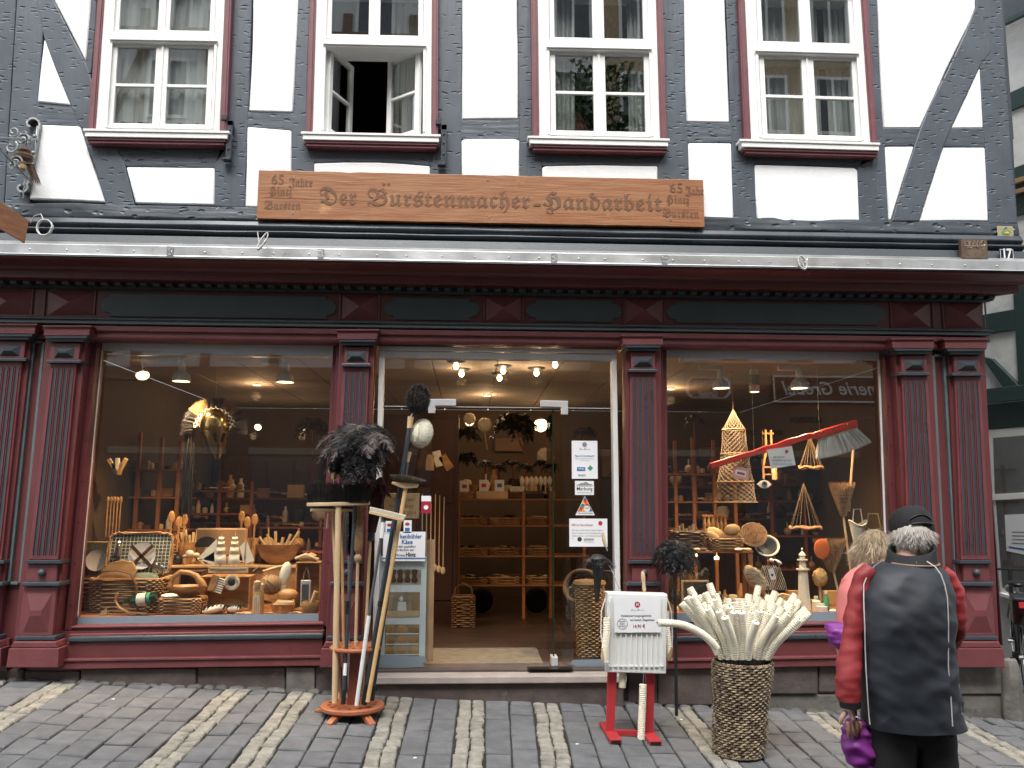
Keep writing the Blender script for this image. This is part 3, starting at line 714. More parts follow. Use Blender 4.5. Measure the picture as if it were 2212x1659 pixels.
# recessed strips with green-grey frames
for (ut, vt_, hw, ub, vb_) in ((83, 738, 11, 30, 1260), (2028, 768, 12, 2054, 1262)):
    for s_ in (-1, 1):
        PQ('strip_frame', M_green, [(ut + s_*hw - 3, vt_), (ut + s_*hw + 3, vt_), (ub + s_*hw*1.1 + 3, vb_), (ub + s_*hw*1.1 - 3, vb_)], -.075, -.02, bevel=.003)
    for (uu, vv) in ((ut, vt_), (ub, vb_)): PQ('strip_frame', M_green, [(uu - hw + 3, vv - 3), (uu + hw - 3, vv - 3), (uu + hw - 3, vv + 3), (uu - hw + 3, vv + 3)], -.078, -.02, bevel=.003)
PQ('strip_field', M_maroon, [(60, 722), (110, 722), (60, 1392), (-20, 1392)], -.045, .05); PQ('strip_field', M_maroon, [(2000, 748), (2062, 748), (2085, 1392), (2020, 1392)], -.045, .05)
# side wall of the shopfront round the corner, and the upper storey's side
xs_ = X(2124, -.09, 1000) + .03
fin('corner_board', MB().add([F(2120,745,-.10), F(2166,1395,-.10), F(2166,1395,-.10) + Vector((0,.3,0)), F(2120,745,-.10) + Vector((0,.3,0))], [(0,1,2,3)]), M_maroon, house)
fin('side_wall', MB().box(XR - .02, XR, .2, 6.5, -.3, 3.3), M_gplast, house); fin('side_wall_upper', MB().box(XU - .16, XU - .14, -.05, 6.5, 3.3, 7), M_gplast, house)
fin('side_soffit', MB().box(XR, XU - .03, -.05, 6.5, 3.40, 3.52), M_slate, house)
# ---- window openings: jambs, film strips, sills and panels
def opening(side, TL, TR, BR, BL, header, name):
    """corner sight points of the glass; header = height in px of the grey film"""
    W = empty('display_window', (0,0,0), house)
    yg = .10
    def q(nm, m, po, yf, yb, bev=.003): return PQ(nm, m, po, yf, yb, W, bev)
    q('glass', M_glass, [TL, TR, BR, BL], yg, yg + .006, 0)
    q('header_film', M_head, [TL, TR, (TR[0], TR[1] + header), (TL[0], TL[1] + header)], yg - .004, yg - .001, 0)  # top strip of the window film, in its lightened colour
    q('grey_film', M_strip, [(BL[0] + 1, BL[1] - 20), (BR[0], BR[1] - 20), BR, BL], yg - .004, yg - .001, 0)
    # splayed jamb boards
    for (t, b, s_) in ((TL, BL, -1), (TR, BR, 1)):
        q('jamb', M_maroon, [(t[0], t[1]), (t[0] + s_*8, t[1] - 6), (b[0] + s_*9, b[1] + 6), b] if s_ > 0 else [(t[0] - 8, t[1] - 6), t, b, (b[0] - 9, b[1] + 6)], yg - .03, yg + .05)
        q('jamb', M_maroon, [(t[0] + s_*8, t[1] - 8), (t[0] + s_*22, t[1] - 8), (b[0] + s_*24, b[1] + 8), (b[0] + s_*9, b[1] + 8)][::(1 if s_ > 0 else -1)], yg - .10, yg + .05)
        hl = MB()
        for k in range(7):
            tt = (k + .5) / 7; p = F(t[0] + (b[0]-t[0])*tt + s_*14, t[1] + (b[1]-t[1])*tt, yg - .1005); hl.lathe([(.007, 0), (.007, .002)], p, 8, rotm('X', 90), caps=True)
        fin('screw_hole', hl, M_blackp, W)
    q('head_board', M_maroon, [(TL[0] - 8, TL[1] - 12), (TR[0] + 8, TR[1] - 12), (TR[0] + 8, TR[1]), (TL[0] - 8, TL[1])], yg - .09, yg + .05)
    return W
OW1 = opening('l', (220, 727), (720, 739), (688, 1345), (163, 1353), 30, 'l')
OW2 = opening('r', (1440, 747), (1902, 753), (1923, 1341), (1445, 1344), 26, 'r')
PQ('white_jamb', M_white, [(217, 757), (221, 757), (168, 1332), (163, 1332)], .085, .095); PQ('white_jamb', M_white, [(1897, 778), (1901, 778), (1921, 1322), (1917, 1322)], .085, .095)
def sillrun(u0a, u0b, u1a, u1b, vl, vr):
    """stepped panelling under a display window, between sight columns"""
    def st(nm, m, a, b, yf, bev=.005): 
        PQ(nm, m, [(u0a + (u0b-u0a)*(a-1350)/100, a), (u1a + (u1b-u1a)*(a-1350)/100, a + vr), (u1a + (u1b-u1a)*(b-1350)/100, b + vr), (u0a + (u0b-u0a)*(b-1350)/100, b)], yf, .12, house, bev)
    st('sill_fillet', M_maroon2, 1353, 1358, -.02); st('sill_board', M_maroon, 1358, 1370, .0); st('sill_fillet', M_maroon2, 1370, 1376, -.055)
    st('sill_nosing', M_slate2, 1376, 1388, -.10, .012); st('apron_board', M_maroon, 1388, 1424, -.075); st('apron_fillet', M_maroon2, 1424, 1430, -.12); st('apron_foot', M_maroon2, 1430, 1446, -.105)
sillrun(154, 126, 700, 694, 0, -8); sillrun(1428, 1426, 1936, 1985, -8, -10)
PQ('sill_return', M_maroon, [(-40, 1380), (20, 1380), (14, 1449), (-50, 1449)], -.09, .1); 

# ---- door front
D = empty('shop_door_front', (0,0,0), house)
def dq(nm, m, po, yf, yb, bev=.003): return PQ(nm, m, po, yf, yb, D, bev)
yd = .06
dq('door_frame_head', M_offw, [(819, 747), (1332, 755), (1332, 763), (819, 756)], yd - .06, yd + .05); dq('door_frame_head', M_offw, [(829, 758), (1322, 766), (1322, 779), (829, 773)], yd - .03, yd + .05)
dq('door_frame_jamb', M_offw, [(819, 757), (829, 757), (815, 1440), (803, 1440)], yd - .06, yd + .05); dq('door_frame_jamb', M_offw, [(1322, 764), (1332, 764), (1343, 1436), (1331, 1436)], yd - .06, yd + .05)
dq('transom_glass', M_glassd, [(829, 773), (1322, 779), (1323, 882), (827, 877)], yd, yd + .01, 0)
dq('glass_edge', M_alu, [(826, 876.5), (1323, 881.5), (1323, 883), (826, 878)], yd - .001, yd + .011, 0)
dq('side_glass', M_glassd, [(827, 879), (934, 880), (924, 1436), (816, 1440)], yd, yd + .01, 0); dq('side_glass', M_glassd, [(1214, 883), (1323, 883), (1331, 1436), (1216, 1438)], yd, yd + .01, 0)
for po in ([(925, 862), (985, 862), (985, 876), (940, 876), (940, 892), (925, 892)], [(1168, 865), (1227, 866), (1227, 895), (1213, 895), (1213, 879), (1168, 878)]): dq('patch_fitting', M_alu, po, yd - .018, yd + .028, .002)
# open glass leaf, turned into the shop on its floor pivot
h0, h1 = F(1199, 886, yd + .02), F(1196, 1437, yd + .02); dd = Vector((math.sin(R(2)), math.cos(R(2)), 0)); nn = Vector((.006, 0, 0))
for nm, w0, w1, m in (('door_leaf', .012, .93, M_glassd), ('leaf_edge', 0, .011, M_bottle)):
    P = [h1 + dd*w0, h1 + dd*w1, Vector((h1.x, h0.y, h0.z)) + dd*w1, Vector((h1.x, h0.y, h0.z)) + dd*w0]
    fin(nm, MB().prism([p - nn for p in P], [p + nn for p in P]), m, D)
pv = MB(); pv.box(h1.x - .02, h1.x + .03, yd - .02, yd + .12, h1.z, h1.z + .07); fin('floor_pivot', pv, M_alu, D, None, None, .003)
pv = MB(); pv.box(h1.x - .22, h1.x + .14, -.09, .02, h1.z - .001, h1.z + .002); fin('pivot_plate', pv, M_blackp, D)
# threshold and its dark riser
zt = F(1075, 1450, .0).z
th = MB(); a = F(807, 1450, -.26); b = F(1357, 1450, -.26)
fin('threshold', MB().box(a.x, b.x, -.20, .25, zt - .055, zt), M_thr, house, None, None, .008)
fin('threshold_riser', MB().box(a.x + .02, b.x - .02, -.16, .2, -.2, zt - .057), M_stone, house, None, None, .01)
for po, yy in (([(815, 1432), (818, 1415), (917, 1418), (922, 1429), (912, 1432), (918, 1440), (870, 1443), (815, 1442)], yd - .003), ([(1232, 1432), (1238, 1426), (1300, 1424), (1331, 1424), (1331, 1440), (1245, 1440)], yd - .003)):
    dq('grey_film', M_strip, po, yy, yy + .002, 0)
# plinth stones
for u0, u1, v0, v1, yf, m in ((-60, 50, 1446, 1490, -.06, M_stone), (52, 172, 1450, 1492, -.05, M_stone), (174, 423, 1444, 1494, -.065, M_stone), (425, 616, 1442, 1500, -.045, M_stone), (618, 680, 1442, 1506, -.06, M_stone2), (682, 806, 1440, 1508, -.05, M_stone),
                              (1356, 1420, 1436, 1520, -.05, M_stone), (1422, 1540, 1440, 1524, -.06, M_stone), (1542, 1767, 1435, 1500, -.07, M_stone), (1769, 1960, 1436, 1496, -.05, M_stone), (1542, 1960, 1501, 1550, -.045, M_stone2), (1962, 2066, 1436, 1565, -.05, M_stone2), (2068, 2166, 1437, 1500, -.09, M_stone2), (2070, 2168, 1501, 1570, -.07, M_stone2)):
    PQ('plinth_stone', m, [(u0, v0), (u1, v0), (u1, v1), (u0, v1)], yf, .2, house, .012, .8)
fin('plinth_core', MB().box(XL, XR - .01, -.03, .3, -.4, .24), M_stone, house)
fin('plinth_backing', MB().box(XL, F(700, 1430, 0).x, -.02, .2, .2, .55), M_maroon, house); fin('plinth_backing', MB().box(F(1430, 1430, 0).x, XR - .01, -.02, .2, .2, .55), M_maroon, house)

# ================================================================== the shop's room
zfl, zce = zt + .005, 2.86
RX0, RX1, RY1 = -3.45, 3.95, 5.2
def sheet(name, vs, m): return tag(fin(name, MB().add(vs, [(0,1,2,3)]), m), kind='structure')
sheet('shop_floor', [(RX0,.2,zfl),(RX1,.2,zfl),(RX1,RY1,zfl),(RX0,RY1,zfl)], M_floor)
sheet('shop_back_wall', [(RX0,RY1,zfl),(RX1,RY1,zfl),(RX1,RY1,zce),(RX0,RY1,zce)], M_wall)
sheet('shop_side_wall', [(RX0,.1,zfl),(RX0,RY1,zfl),(RX0,RY1,zce),(RX0,.1,zce)], M_wall); sheet('shop_side_wall', [(RX1,.1,zfl),(RX1,RY1,zfl),(RX1,RY1,zce),(RX1,.1,zce)], M_wall)
ce = MB(); fc = empty('shop_ceiling'); tag(fc, kind='structure')
nxt, nyt = 12, 8
for i in range(nxt):
    for j in range(nyt):
        x0 = RX0 + (RX1-RX0)*i/nxt; x1 = RX0 + (RX1-RX0)*(i+1)/nxt; y0 = .12 + (RY1-.12)*j/nyt; y1 = .12 + (RY1-.12)*(j+1)/nyt
        fin('ceiling_tile', MB().box(x0+.006, x1-.006, y0+.006, y1-.006, zce + .0, zce+.012), M_ceil, fc)
sheet('ceiling_void', [(RX0,.1,zce+.02),(RX1,.1,zce+.02),(RX1,RY1,zce+.02),(RX0,RY1,zce+.02)], M_soil)
fin('head_lining', MB().box(RX0, RX1, .04, .12, zce, 3.4), M_soil, house)
fl = MB()
for i in range(9):
    for j in range(8):
        fl.box(-.55 + i*.31, -.55 + i*.31 + .3, 1.0 + j*.31, 1.0 + j*.31 + .3, zfl, zfl + .004)
tag(fin('floor_tiles', fl, M_floor), kind='stuff', label='red brown floor tiles beyond the doormat')
solo('doormat', 'worn beige doormat just inside the open glass door', 'doormat', MB().box(-.5, .62, 0, .75, 0, .012), M_matt, (0, .24, zfl))
tag(bpy.data.objects['doormat'])
# display decks behind both windows
zdk = F(440, 1331, .13).z
for nm, x0, x1, lab in (('display_deck', -3.35, -1.02, 'orange wooden display deck inside the left shop window'), ('display_deck', 1.28, 3.85, 'orange wooden display deck inside the right shop window')):
    d_ = T(nm, lab, 'display deck', (x0, .13, zdk)); w_ = x1 - x0
    d_.add('deck_board', MB().box(0, w_, 0, .95, -.03, 0), M_wood, bevel=.003)
    d_.add('deck_front', MB().box(0, w_, .0, .02, -.36, -.031), M_wallr)
    d_.add('deck_back', MB().box(0, w_, .93, .95, -.36, -.031), M_wallr)
# ================================================================== street opposite (seen mirrored in the panes)
OY = -11.0; VY = .2 - OY
def V(u, v): return F(u, v, VY)
opp = empty('opposite_house', (0, OY, 0)); tag(opp, 'cream shop house across the street with brown perfumery fascia', 'house')
def ob(nm, m, x0, x1, y0, y1, z0, z1, bev=0): return fin(nm, MB().box(x0, x1, y0, y1, z0, z1), m, opp, (0, OY, 0), None, bev)
M_opp = mat('cream_render_opposite', (.40, .36, .29), .9, var=.15, vs=2); M_opp2 = mat('brick_opposite', (.30, .17, .11), .9, var=.25, vs=9)
M_fas = mat('brown_fascia', (.10, .045, .035), .6); M_darkw = mat('dark_window', (.10, .11, .12), .3)
ob('wall', M_soil, -9, 0.3, OY - .3, OY, -.6, 4.1); ob('wall', M_soil, .3, 12, OY - .3, OY, -.9, 4.1)
M_brky = mat('yellow_brick_opposite', (.46, .36, .22), .9, var=.3, vs=14)
ob('wall', M_gplast, -12, 2.6, OY - .3, OY, 4.1, 13.4); ob('wall', M_brky, 2.6, 9.2, OY - .3, OY, 4.1, 13.2); ob('wall', M_gplast, 9.2, 15, OY - .3, OY, 4.1, 13.4)
for i in range(14):
    x = -8.4 + i * 1.45
    for z in (4.6, 7.2, 9.6, 11.6):
        ob('window_frame', M_white, x, x + .86, OY, OY + .05, z, z + 1.35); ob('window_pane', M_darkw, x + .07, x + .40, OY + .051, OY + .055, z + .07, z + 1.28); ob('window_pane', M_darkw, x + .46, x + .79, OY + .051, OY + .055, z + .07, z + 1.28)
for x0, x1 in ((-7.5, -5.2), (-4.6, -2.2), (-1.5, .6), (2.8, 5.2), (5.9, 8.4)):
    ob('shop_window', M_darkw, x0, x1, OY + .001, OY + .03, .3, 2.5); ob('shop_window_frame', M_opp, x0 - .08, x1 + .08, OY + .0, OY + .02, 2.52, 2.66)
# timber bracing of the opposite gable
M_tb = mat('brown_timber_opposite', (.20, .13, .10), .7)
for k in [x*1.45 - 8.75 for x in range(16)]:
    if not 2.4 < k < 9.3: ob('timber_post', M_tb, k + .08, k + .28, OY + .001, OY + .04, 4.1, 12.1)
for z in (4.1, 6.4, 8.9, 11.4): ob('timber_rail', M_tb, -9.5, 2.6, OY + .041, OY + .06, z, z + .26); ob('timber_rail', M_tb, 9.2, 14.5, OY + .041, OY + .06, z, z + .26)
for k in (-7.9, -5, -2.1, .7):
    for z in (6.7, 9.2): fin('timber_brace', MB().xz([(k, z), (k + .2, z), (k + 1.0, z + 2.1), (k + .8, z + 2.1)], OY + .061, OY + .08), M_tb, opp, (0, OY, 0))
tr_ = T('street_tree', 'leafy street tree by the opposite house, seen only mirrored in the upper windows', 'tree', (1.7, -9.6, gz(1.7, -9.6)))
tr_.add('trunk', MB().tube([(0,0,0), (.05,0,2), (-.1,0,4.5), (.1,0,7.5), (0,0,9.5)], [.16,.13,.11,.08,.03], 10), M_dark)
for k in range(7): a = k*.9; tr_.add('limb', MB().tube([(0,0,5 + k*.5), (.9*math.cos(a), .5*math.sin(a), 6.6 + k*.5), (1.5*math.cos(a), .7*math.sin(a), 7.6 + k*.4)], [.06,.04,.015], 6), M_dark)
rg = np.random.RandomState(2); n = 9000; D = rg.randn(n, 3); D /= np.linalg.norm(D, axis=1)[:, None]; rr_ = rg.uniform(.45, 1.05, n)[:, None]*(1 + .25*np.sin(D[:, :1]*7 + D[:, 2:]*5)); P = D*rr_*np.array([1.9, 1.0, 2.6]) + np.array([0, 0, 8.4])
tr_.add('crown', MB().hair(P, rg.randn(n, 3), .13, .10, .2, 2, 3), mat('leaf_green', (.05, .09, .03), .6, var=.5, vs=2), kind='stuff')
# perfumery signs
a, b = V(1665, 812), V(1925, 872)
sg = T('fascia_sign', 'brown perfumery fascia sign with white outline and white script across the street', 'sign', (a.x, OY, b.z)); ww, hh = b.x - a.x + 2.2, a.z - b.z
sg.add('board', MB().box(0, ww, .01, .09, 0, hh), M_fas); t_ = .04
for bx in ((0, ww, 0, t_), (0, ww, hh - t_, hh), (0, t_, t_, hh - t_), (ww - t_, ww, t_, hh - t_)): sg.add('outline', MB().box(bx[0], bx[1], .091, .10, bx[2], bx[3]), M_whitep)
text_mesh('lettering', 'Parfümerie Gröbel', M_whitep, width=3.05, size=.42, loc=(1.75, .092, hh*.5), parent=sg.o, ext=.01, shear=.35, bold=.015, back=True)
a, b = V(1468, 822), V(1563, 867)
sg = T('hanging_sign', 'small eight-cornered brown perfumery sign with white border across the street', 'sign', ((a.x+b.x)/2, OY + .5, (a.z+b.z)/2)); wx, hz = (b.x-a.x)/2, (a.z-b.z)/2
def octo(k): c = .11; return [(-wx*k + c*k, -hz*k), (wx*k - c*k, -hz*k), (wx*k, -hz*k + c*k), (wx*k, hz*k - c*k), (wx*k - c*k, hz*k), (-wx*k + c*k, hz*k), (-wx*k, hz*k - c*k), (-wx*k, -hz*k + c*k)]
sg.add('border', MB().xz(octo(1), 0, .05), M_whitep); sg.add('board', MB().xz(octo(.88), .051, .06), M_fas)
text_mesh('lettering', 'Parfümerie', M_whitep, width=wx*1.3, size=.22, loc=(0, .062, .1), parent=sg.o, ext=.006, shear=.3, bold=.01, back=True); text_mesh('lettering', 'Gröbel', M_whitep, width=wx*.85, size=.22, loc=(0, .062, -.14), parent=sg.o, ext=.006, shear=.3, bold=.01, back=True)
# end house closing the street on the left, out of frame, seen only as tone in the panes
# ================================================================== neighbour on the right
NP = Vector((5.62, 1.8, 0)); ND = Vector((-.175, .985, 0)).normalized(); NN = Vector((-.985, -.175, 0)).normalized()
ng = empty('neighbouring_house', (5.62, 1.8, -.3)); tag(ng, 'green timbered white plaster house across the narrow alley on the right', 'house')
def NQ(nm, m, po, proud=0., dep=.05, bev=0, par=None):
    a = [plane(u, v, NP + NN*proud, NN) for u, v in po]; b = [p - NN*dep for p in a]
    return fin(nm, MB().prism(a, b), m, ng, (5.62, 1.8, -.3) , None, bev)
p0, p1 = NP - ND*3.0, NP + ND*7
fin('wall', MB().prism([Vector((p0.x,p0.y,-.6)), Vector((p1.x,p1.y,-.6)), Vector((p1.x,p1.y,8)), Vector((p0.x,p0.y,8))], [q - NN*.3 for q in (Vector((p0.x,p0.y,-.6)), Vector((p1.x,p1.y,-.6)), Vector((p1.x,p1.y,8)), Vector((p0.x,p0.y,8)))]), M_gplast, ng, (5.62,1.8,-.3))
def band(u0, v0, u1, v1, h0, h1, m=M_gtimb, pr=.03, nm='green_timber'): return NQ(nm, m, [(u0, v0), (u1, v1), (u1, v1 + h1), (u0, v0 + h0)], pr, bev=.006)
band(2110, 20, 2290, -75, 50, 62, M_slate, .15, 'grey_fascia'); band(2110, 72, 2290, -20, 10, 14, M_gtimb, .2)
band(2110, 232, 2290, 150, 38, 44); band(2110, 392, 2290, 325, 95, 118)
band(2110, 412, 2290, 355, 10, 12, M_tan, .08, 'tan_rail'); band(2110, 433, 2290, 382, 9, 11, M_tan, .08, 'tan_rail')
band(2110, 682, 2290, 650, 42, 48); NQ('green_timber', M_gtimb, [(2186, 600), (2212, 595), (2216, 845), (2200, 845)], .035, bev=.006)
NQ('green_timber', M_gtimb, [(2118, 770), (2142, 775), (2205, 838), (2172, 845)], .04, bev=.006)
band(2110, 842, 2290, 822, 32, 34, M_gtimb, .12, 'jetty_beam'); band(2110, 875, 2290, 858, 52, 60, M_gtimb, .04, 'beam_under_jetty')
# neighbour's window
WF = [(2134, 929), (2290, 913), (2290, 1318), (2160, 1281)]
NQ('window_frame', M_white, WF, .03, .06, .004)
NQ('window_pane', M_glassu, [(2146, 947), (2290, 935), (2290, 1060), (2150, 1068)], .036, .004); NQ('window_pane', M_glassu, [(2152, 1082), (2290, 1076), (2290, 1300), (2166, 1267)], .036, .004)
NQ('window_blind', mat('grey_blind', (.22,.23,.24), .8), [(2145, 946), (2290, 934), (2290, 1061), (2149, 1069)], .0325, .001); NQ('window_blind', MATS['grey_blind'], [(2151, 1081), (2290, 1075), (2290, 1301), (2165, 1268)], .0325, .001)
NQ('window_bar', M_white, [(2136, 1068), (2290, 1060), (2290, 1074), (2137, 1081)], .05, .02, .003); NQ('window_sill', M_white, [(2158, 1280), (2290, 1318), (2290, 1326), (2160, 1288)], .07, .06, .003)
nt_ = NQ('notice', M_paper, [(2170, 1112), (2290, 1107), (2290, 1215), (2174, 1190)], .039, .001)
for k in range(4): NQ('notice_line', M_inkg, [(2186, 1148 + k*8), (2290, 1150 + k*8.6), (2290, 1153 + k*8.6), (2186, 1150.5 + k*8)], .0402, .001)
NQ('notice_line', M_inkb, [(2178, 1180), (2290, 1196), (2290, 1201), (2180, 1184)], .0402, .001)
# bollard stone at the corner
p = G(2188, 1553); st = MB(); st.lathe([(0,0),(.085, 0), (.09, .05), (.082, .28), (.075, .42), (.06, .47), (0, .485)], n=9)
for i, q in enumerate(st.v): n_ = noise.noise(Vector(q)*9 + Vector((3,1,2))) * .014; st.v[i] = (q[0]*(1 + n_*6), q[1]*(1+n_*4), q[2])
solo('corner_guard_stone', 'rough weathered guard stone at the right corner of the shop', 'guard stone', st, M_stone2, (p.x, p.y, p.z - .01))

# ---- bicycle standing in the alley by the neighbour's window
bx = F(2200, 1440, 1.15); bx.z = gz(bx.x, .6); bk = T('bicycle', 'black bicycle with dark red battery pack parked in the alley under the window', 'bicycle', (bx.x + .02, bx.y, bx.z), rz=R(62))
def circ(c, r, n=28): return [Vector((c[0] + r*math.cos(2*math.pi*i/n), c[1], c[2] + r*math.sin(2*math.pi*i/n))) for i in range(n)]
for cx_ in (-.52, .52):
    wl = empty('wheel', (0,0,0), bk.o); 
    fin('tyre', MB().tube(circ((cx_,0,.34), .33), .02, 8, close=True), M_blackp, wl, smooth=1); fin('rim', MB().tube(circ((cx_,0,.34), .305), .012, 6, close=True), M_chrome, wl, smooth=1)
    sp_ = MB()
    for k in range(18):
        a = k * math.pi / 9; sp_.tube([(cx_, (-1)**k*.02, .34), (cx_ + .3*math.cos(a), 0, .34 + .3*math.sin(a))], .0018, 4)
    fin('spokes', sp_, M_chrome, wl, kind='stuff'); fin('hub', MB().tube([(cx_, -.05, .34), (cx_, .05, .34)], .022, 8), M_chrome, wl); fin('mudguard', MB().tube([Vector((cx_ + .365*math.cos(a), 0, .34 + .365*math.sin(a))) for a in [R(10 + 16*i) for i in range(11)]], .012, 6), M_blackp, wl, smooth=1)
fr = MB()
for a, b in (((-.52,0,.34), (-.12,0,.30)), ((-.12,0,.30), (-.22,0,.85)), ((-.22,0,.75), (-.52,0,.34)), ((-.12,0,.30), (.38,0,.72)), ((.38,0,.68), (.36,0,.92)), ((.38,0,.70), (.52,0,.34)), ((-.2,0,.62), (.37,0,.80))): fr.tube([a, b], .018, 8)
bk.add('frame', fr, M_blackp); bk.add('battery', MB().box(-.50, -.24, -.07, .07, .62, .84), mat('dark_red_plastic', (.06,.012,.014), .3), bevel=.02); bk.add('carrier', MB().box(-.72, -.22, -.07, .07, .86, .88), M_mdark, bevel=.004)
bk.add('saddle', MB().ell((-.23, 0, .97), (.14, .08, .035)), M_blackp); bk.add('seat_post', MB().tube([(-.22,0,.84),(-.23,0,.95)], .014), M_chrome)
bk.add('handlebar', MB().tube([(.30,-.3,1.02), (.38,-.24,1.05), (.38,-.05,1.06), (.38,.05,1.06), (.38,.24,1.05), (.30,.3,1.02)], .012, 8), M_blackp); bk.add('stem', MB().tube([(.36,0,.9),(.38,0,1.06)], .015), M_blackp)
for s_ in (-1, 1): bk.add('grip', MB().tube([(.32, s_*.28, 1.03), (.24, s_*.33, 1.0)], .018, 8), M_blackp)
bk.add('headlight', MB().lathe([(0,0),(.03,.0),(.045,.04),(.04,.05)], (.46,0,.86), 12, rotm('Y', 90)), M_chrome); bk.add('reflector', MB().box(-.76,-.73,-.04,.04,.80,.85), M_inkr); bk.add('tag', MB().box(-.45, -.3, -.0735, -.0715, .66, .76), M_paper)
bk.add('crank', MB().tube([(-.12,-.07,.30),(-.12,.07,.30)], .03, 10), M_mdark); bk.add('pedal', MB().box(-.05,.05,-.16,-.08,.16,.18), M_blackp)

# ================================================================== wall signs and fixtures
sb = F(1039, 478, -.31); a = F(557, 367, -.31); b = F(554, 472, -.31); c = F(1522, 480, -.31); d = F(1522, 383, -.31)
sg = T('shop_sign', 'long stained pine board carved with the brush maker name in blackletter', 'sign', (b.x, -.31, b.z))
L_ = c.x - b.x; H_ = a.z - b.z
mb = MB(); P = [Vector(((L_)*i/40, 0, .004*noise.noise(Vector((i*.7, 0, 1)))) ) for i in range(41)] + [Vector((L_*i/40, 0, H_ + .006*noise.noise(Vector((i*.7, 5, 1))))) for i in range(40, -1, -1)]
mb.prism(P, [p + Vector((0, .045, 0)) for p in P]); sg.add('board', mb, M_signw, smooth=None, bevel=.004)
def sx(u): return F(u, 430, -.31).x - b.x
def carve(txt, u0, u1, zc, hgt, nm='lettering', m=M_carve):
    t = text_mesh(nm, txt, m, width=sx(u1) - sx(u0), size=hgt, loc=((sx(u0)+sx(u1))/2, -.001, zc), parent=sg.o, ext=.0025); return t
hz = H_
carve(fraktur('Der'), 690, 770, hz*.46, .20); carve(fraktur('Bu rstenmacher').replace(' ', ''), 793, 1144, hz*.46, .20); carve('-', 1152, 1168, hz*.44, .25); carve(fraktur('Handarbeit'), 1172, 1430, hz*.46, .20)
um = MB(); 
for u in (828, 839): 
    x = sx(u); um.xz([(x-.014, hz*.76), (x, hz*.76-.014), (x+.014, hz*.76), (x, hz*.76+.014)], -.0035, -.001)
sg.add('umlaut', um, M_carve, smooth=None)
for u0 in (0, 863):
    carve('65', 585 + u0, 612 + u0, hz*.80, .12, 'small_lettering'); 
    if u0 == 0: carve(fraktur('Jahre'), 622, 674, hz*.75, .10, 'small_lettering')
    else: carve(fraktur('Jahr'), 1480, 1520, hz*.75, .10, 'small_lettering')
    carve(fraktur('Hintz'), 580 + u0*.995, 630 + u0*.995, hz*.56, .10, 'small_lettering'); carve(fraktur('Bursten'), 572 + u0*.995, 650 + u0*.995, hz*.27, .10, 'small_lettering')
for u, k in ((634, .86), (634, .13), (1448, .86), (1448, .13), (1054, .9), (1058, .12)):
    sg.add('screw', MB().lathe([(.006, 0), (.006, .003)], (sx(u), -.001, hz*k), 8, rotm('X', 90), caps=True), M_chrome)
sg.add('crack', MB().xz([(.05, hz*.43), (.9, hz*.40), (.91, hz*.405), (.06, hz*.44)], -.0015, -.0005), M_carve, smooth=None)

# plaques by the right corner
def plaque(nm, lab, cat, u0, v0, u1, v1, y, m, dep, mats=None):
    a, b = F(u0, v0, y), F(u1, v1, y); t = T(nm, lab, cat, ((a.x+b.x)/2, y, (a.z+b.z)/2)); wx, hz = (b.x-a.x)/2, (a.z-b.z)/2
    t.add('plate', MB().box(-wx, wx, 0, dep, -hz, hz), m, bevel=.003); return t, wx, hz
t, wx, hz = plaque('bronze_plaque', 'square bronze heritage plaque with raised skyline emblem above the zinc flashing', 'plaque', 2075, 516, 2134, 559, -.40, M_bronze, .04)
t.add('rim', MB().xz([(-wx, -hz), (wx, -hz), (wx, hz), (-wx, hz)], -.004, -.001).xz([(-wx+.01, -hz+.01), (wx-.01, -hz+.01), (wx-.01, hz-.01), (-wx+.01, hz-.01)], -.006, -.0045), M_bronze, smooth=None)
em = MB()
for pl in ([(-.08,.03),(-.08,.06),(-.05,.06),(-.05,.03)], [(-.045,.03),(-.03,.065),(-.015,.03)], [(-.01,.03),(.0,.07),(.012,.03)], [(.02,.03),(.03,.07),(.045,.03)], [(.055,.05),(.07,.07),(.085,.055)], [(.05,.03),(.08,.025),(.09,.035)]):
    em.tube([(x, -.008, z) for x, z in pl], .003, 5)
em.tube([(-.09,-.008,.022),(.08,-.008,.022)], .003, 5); em.tube([(-.03,-.008,0),(-.02,-.008,.015),(0,-.008,.018),(.02,-.008,.015),(.03,-.008,0)], .003, 5); em.tube([(-.07,-.008,.01),(-.03,-.008,.01)], .003, 5)
t.add('emblem', em, mat('pale_bronze', (.34,.27,.2), .4, metal=.5))
for k, s_ in enumerate(('HESSISCHER', 'DENKMALSCHUTZ', 'PREIS 2010', 'GEWERBLICHER BAUTRÄGER')): text_mesh('lettering', s_, MATS['pale_bronze'], width=(.11, .14, .09, .17)[k], size=.022, loc=(0, -.0065, -.022 - k*.018), parent=t.o, ext=.001)
t, wx, hz = plaque('brass_plaque', 'small brass plaque with green hills emblem at the top right corner post', 'plaque', 2154, 488, 2191, 518, -.27, mat('pale_brass_plate', (.42,.36,.2), .45, metal=.3), .008)
em = MB().xz([(-.04,.0),(-.02,.025),(.0,.012),(.02,.03),(.045,.005),(.03,-.01),(-.03,-.01)], -.003, -.001); t.add('emblem', em, M_inkgr, smooth=None); t.add('emblem_sun', MB().xz([(-.015,-.002),(.015,.012),(.03,-.005),(0,-.008)], -.005, -.0035), M_inky, smooth=None)
t.add('emblem_sky', MB().xz([(-.02,.03),(.02,.045),(.0,.05)], -.005, -.0035), M_inkb, smooth=None)
text_mesh('lettering', 'NATURPARK', M_bronze, width=.06, size=.014, loc=(0,-.002,-.022), parent=t.o, ext=.001); text_mesh('lettering', 'WIRTSBETRIEB', M_bronze, width=.09, size=.014, loc=(0,-.002,-.04), parent=t.o, ext=.001)
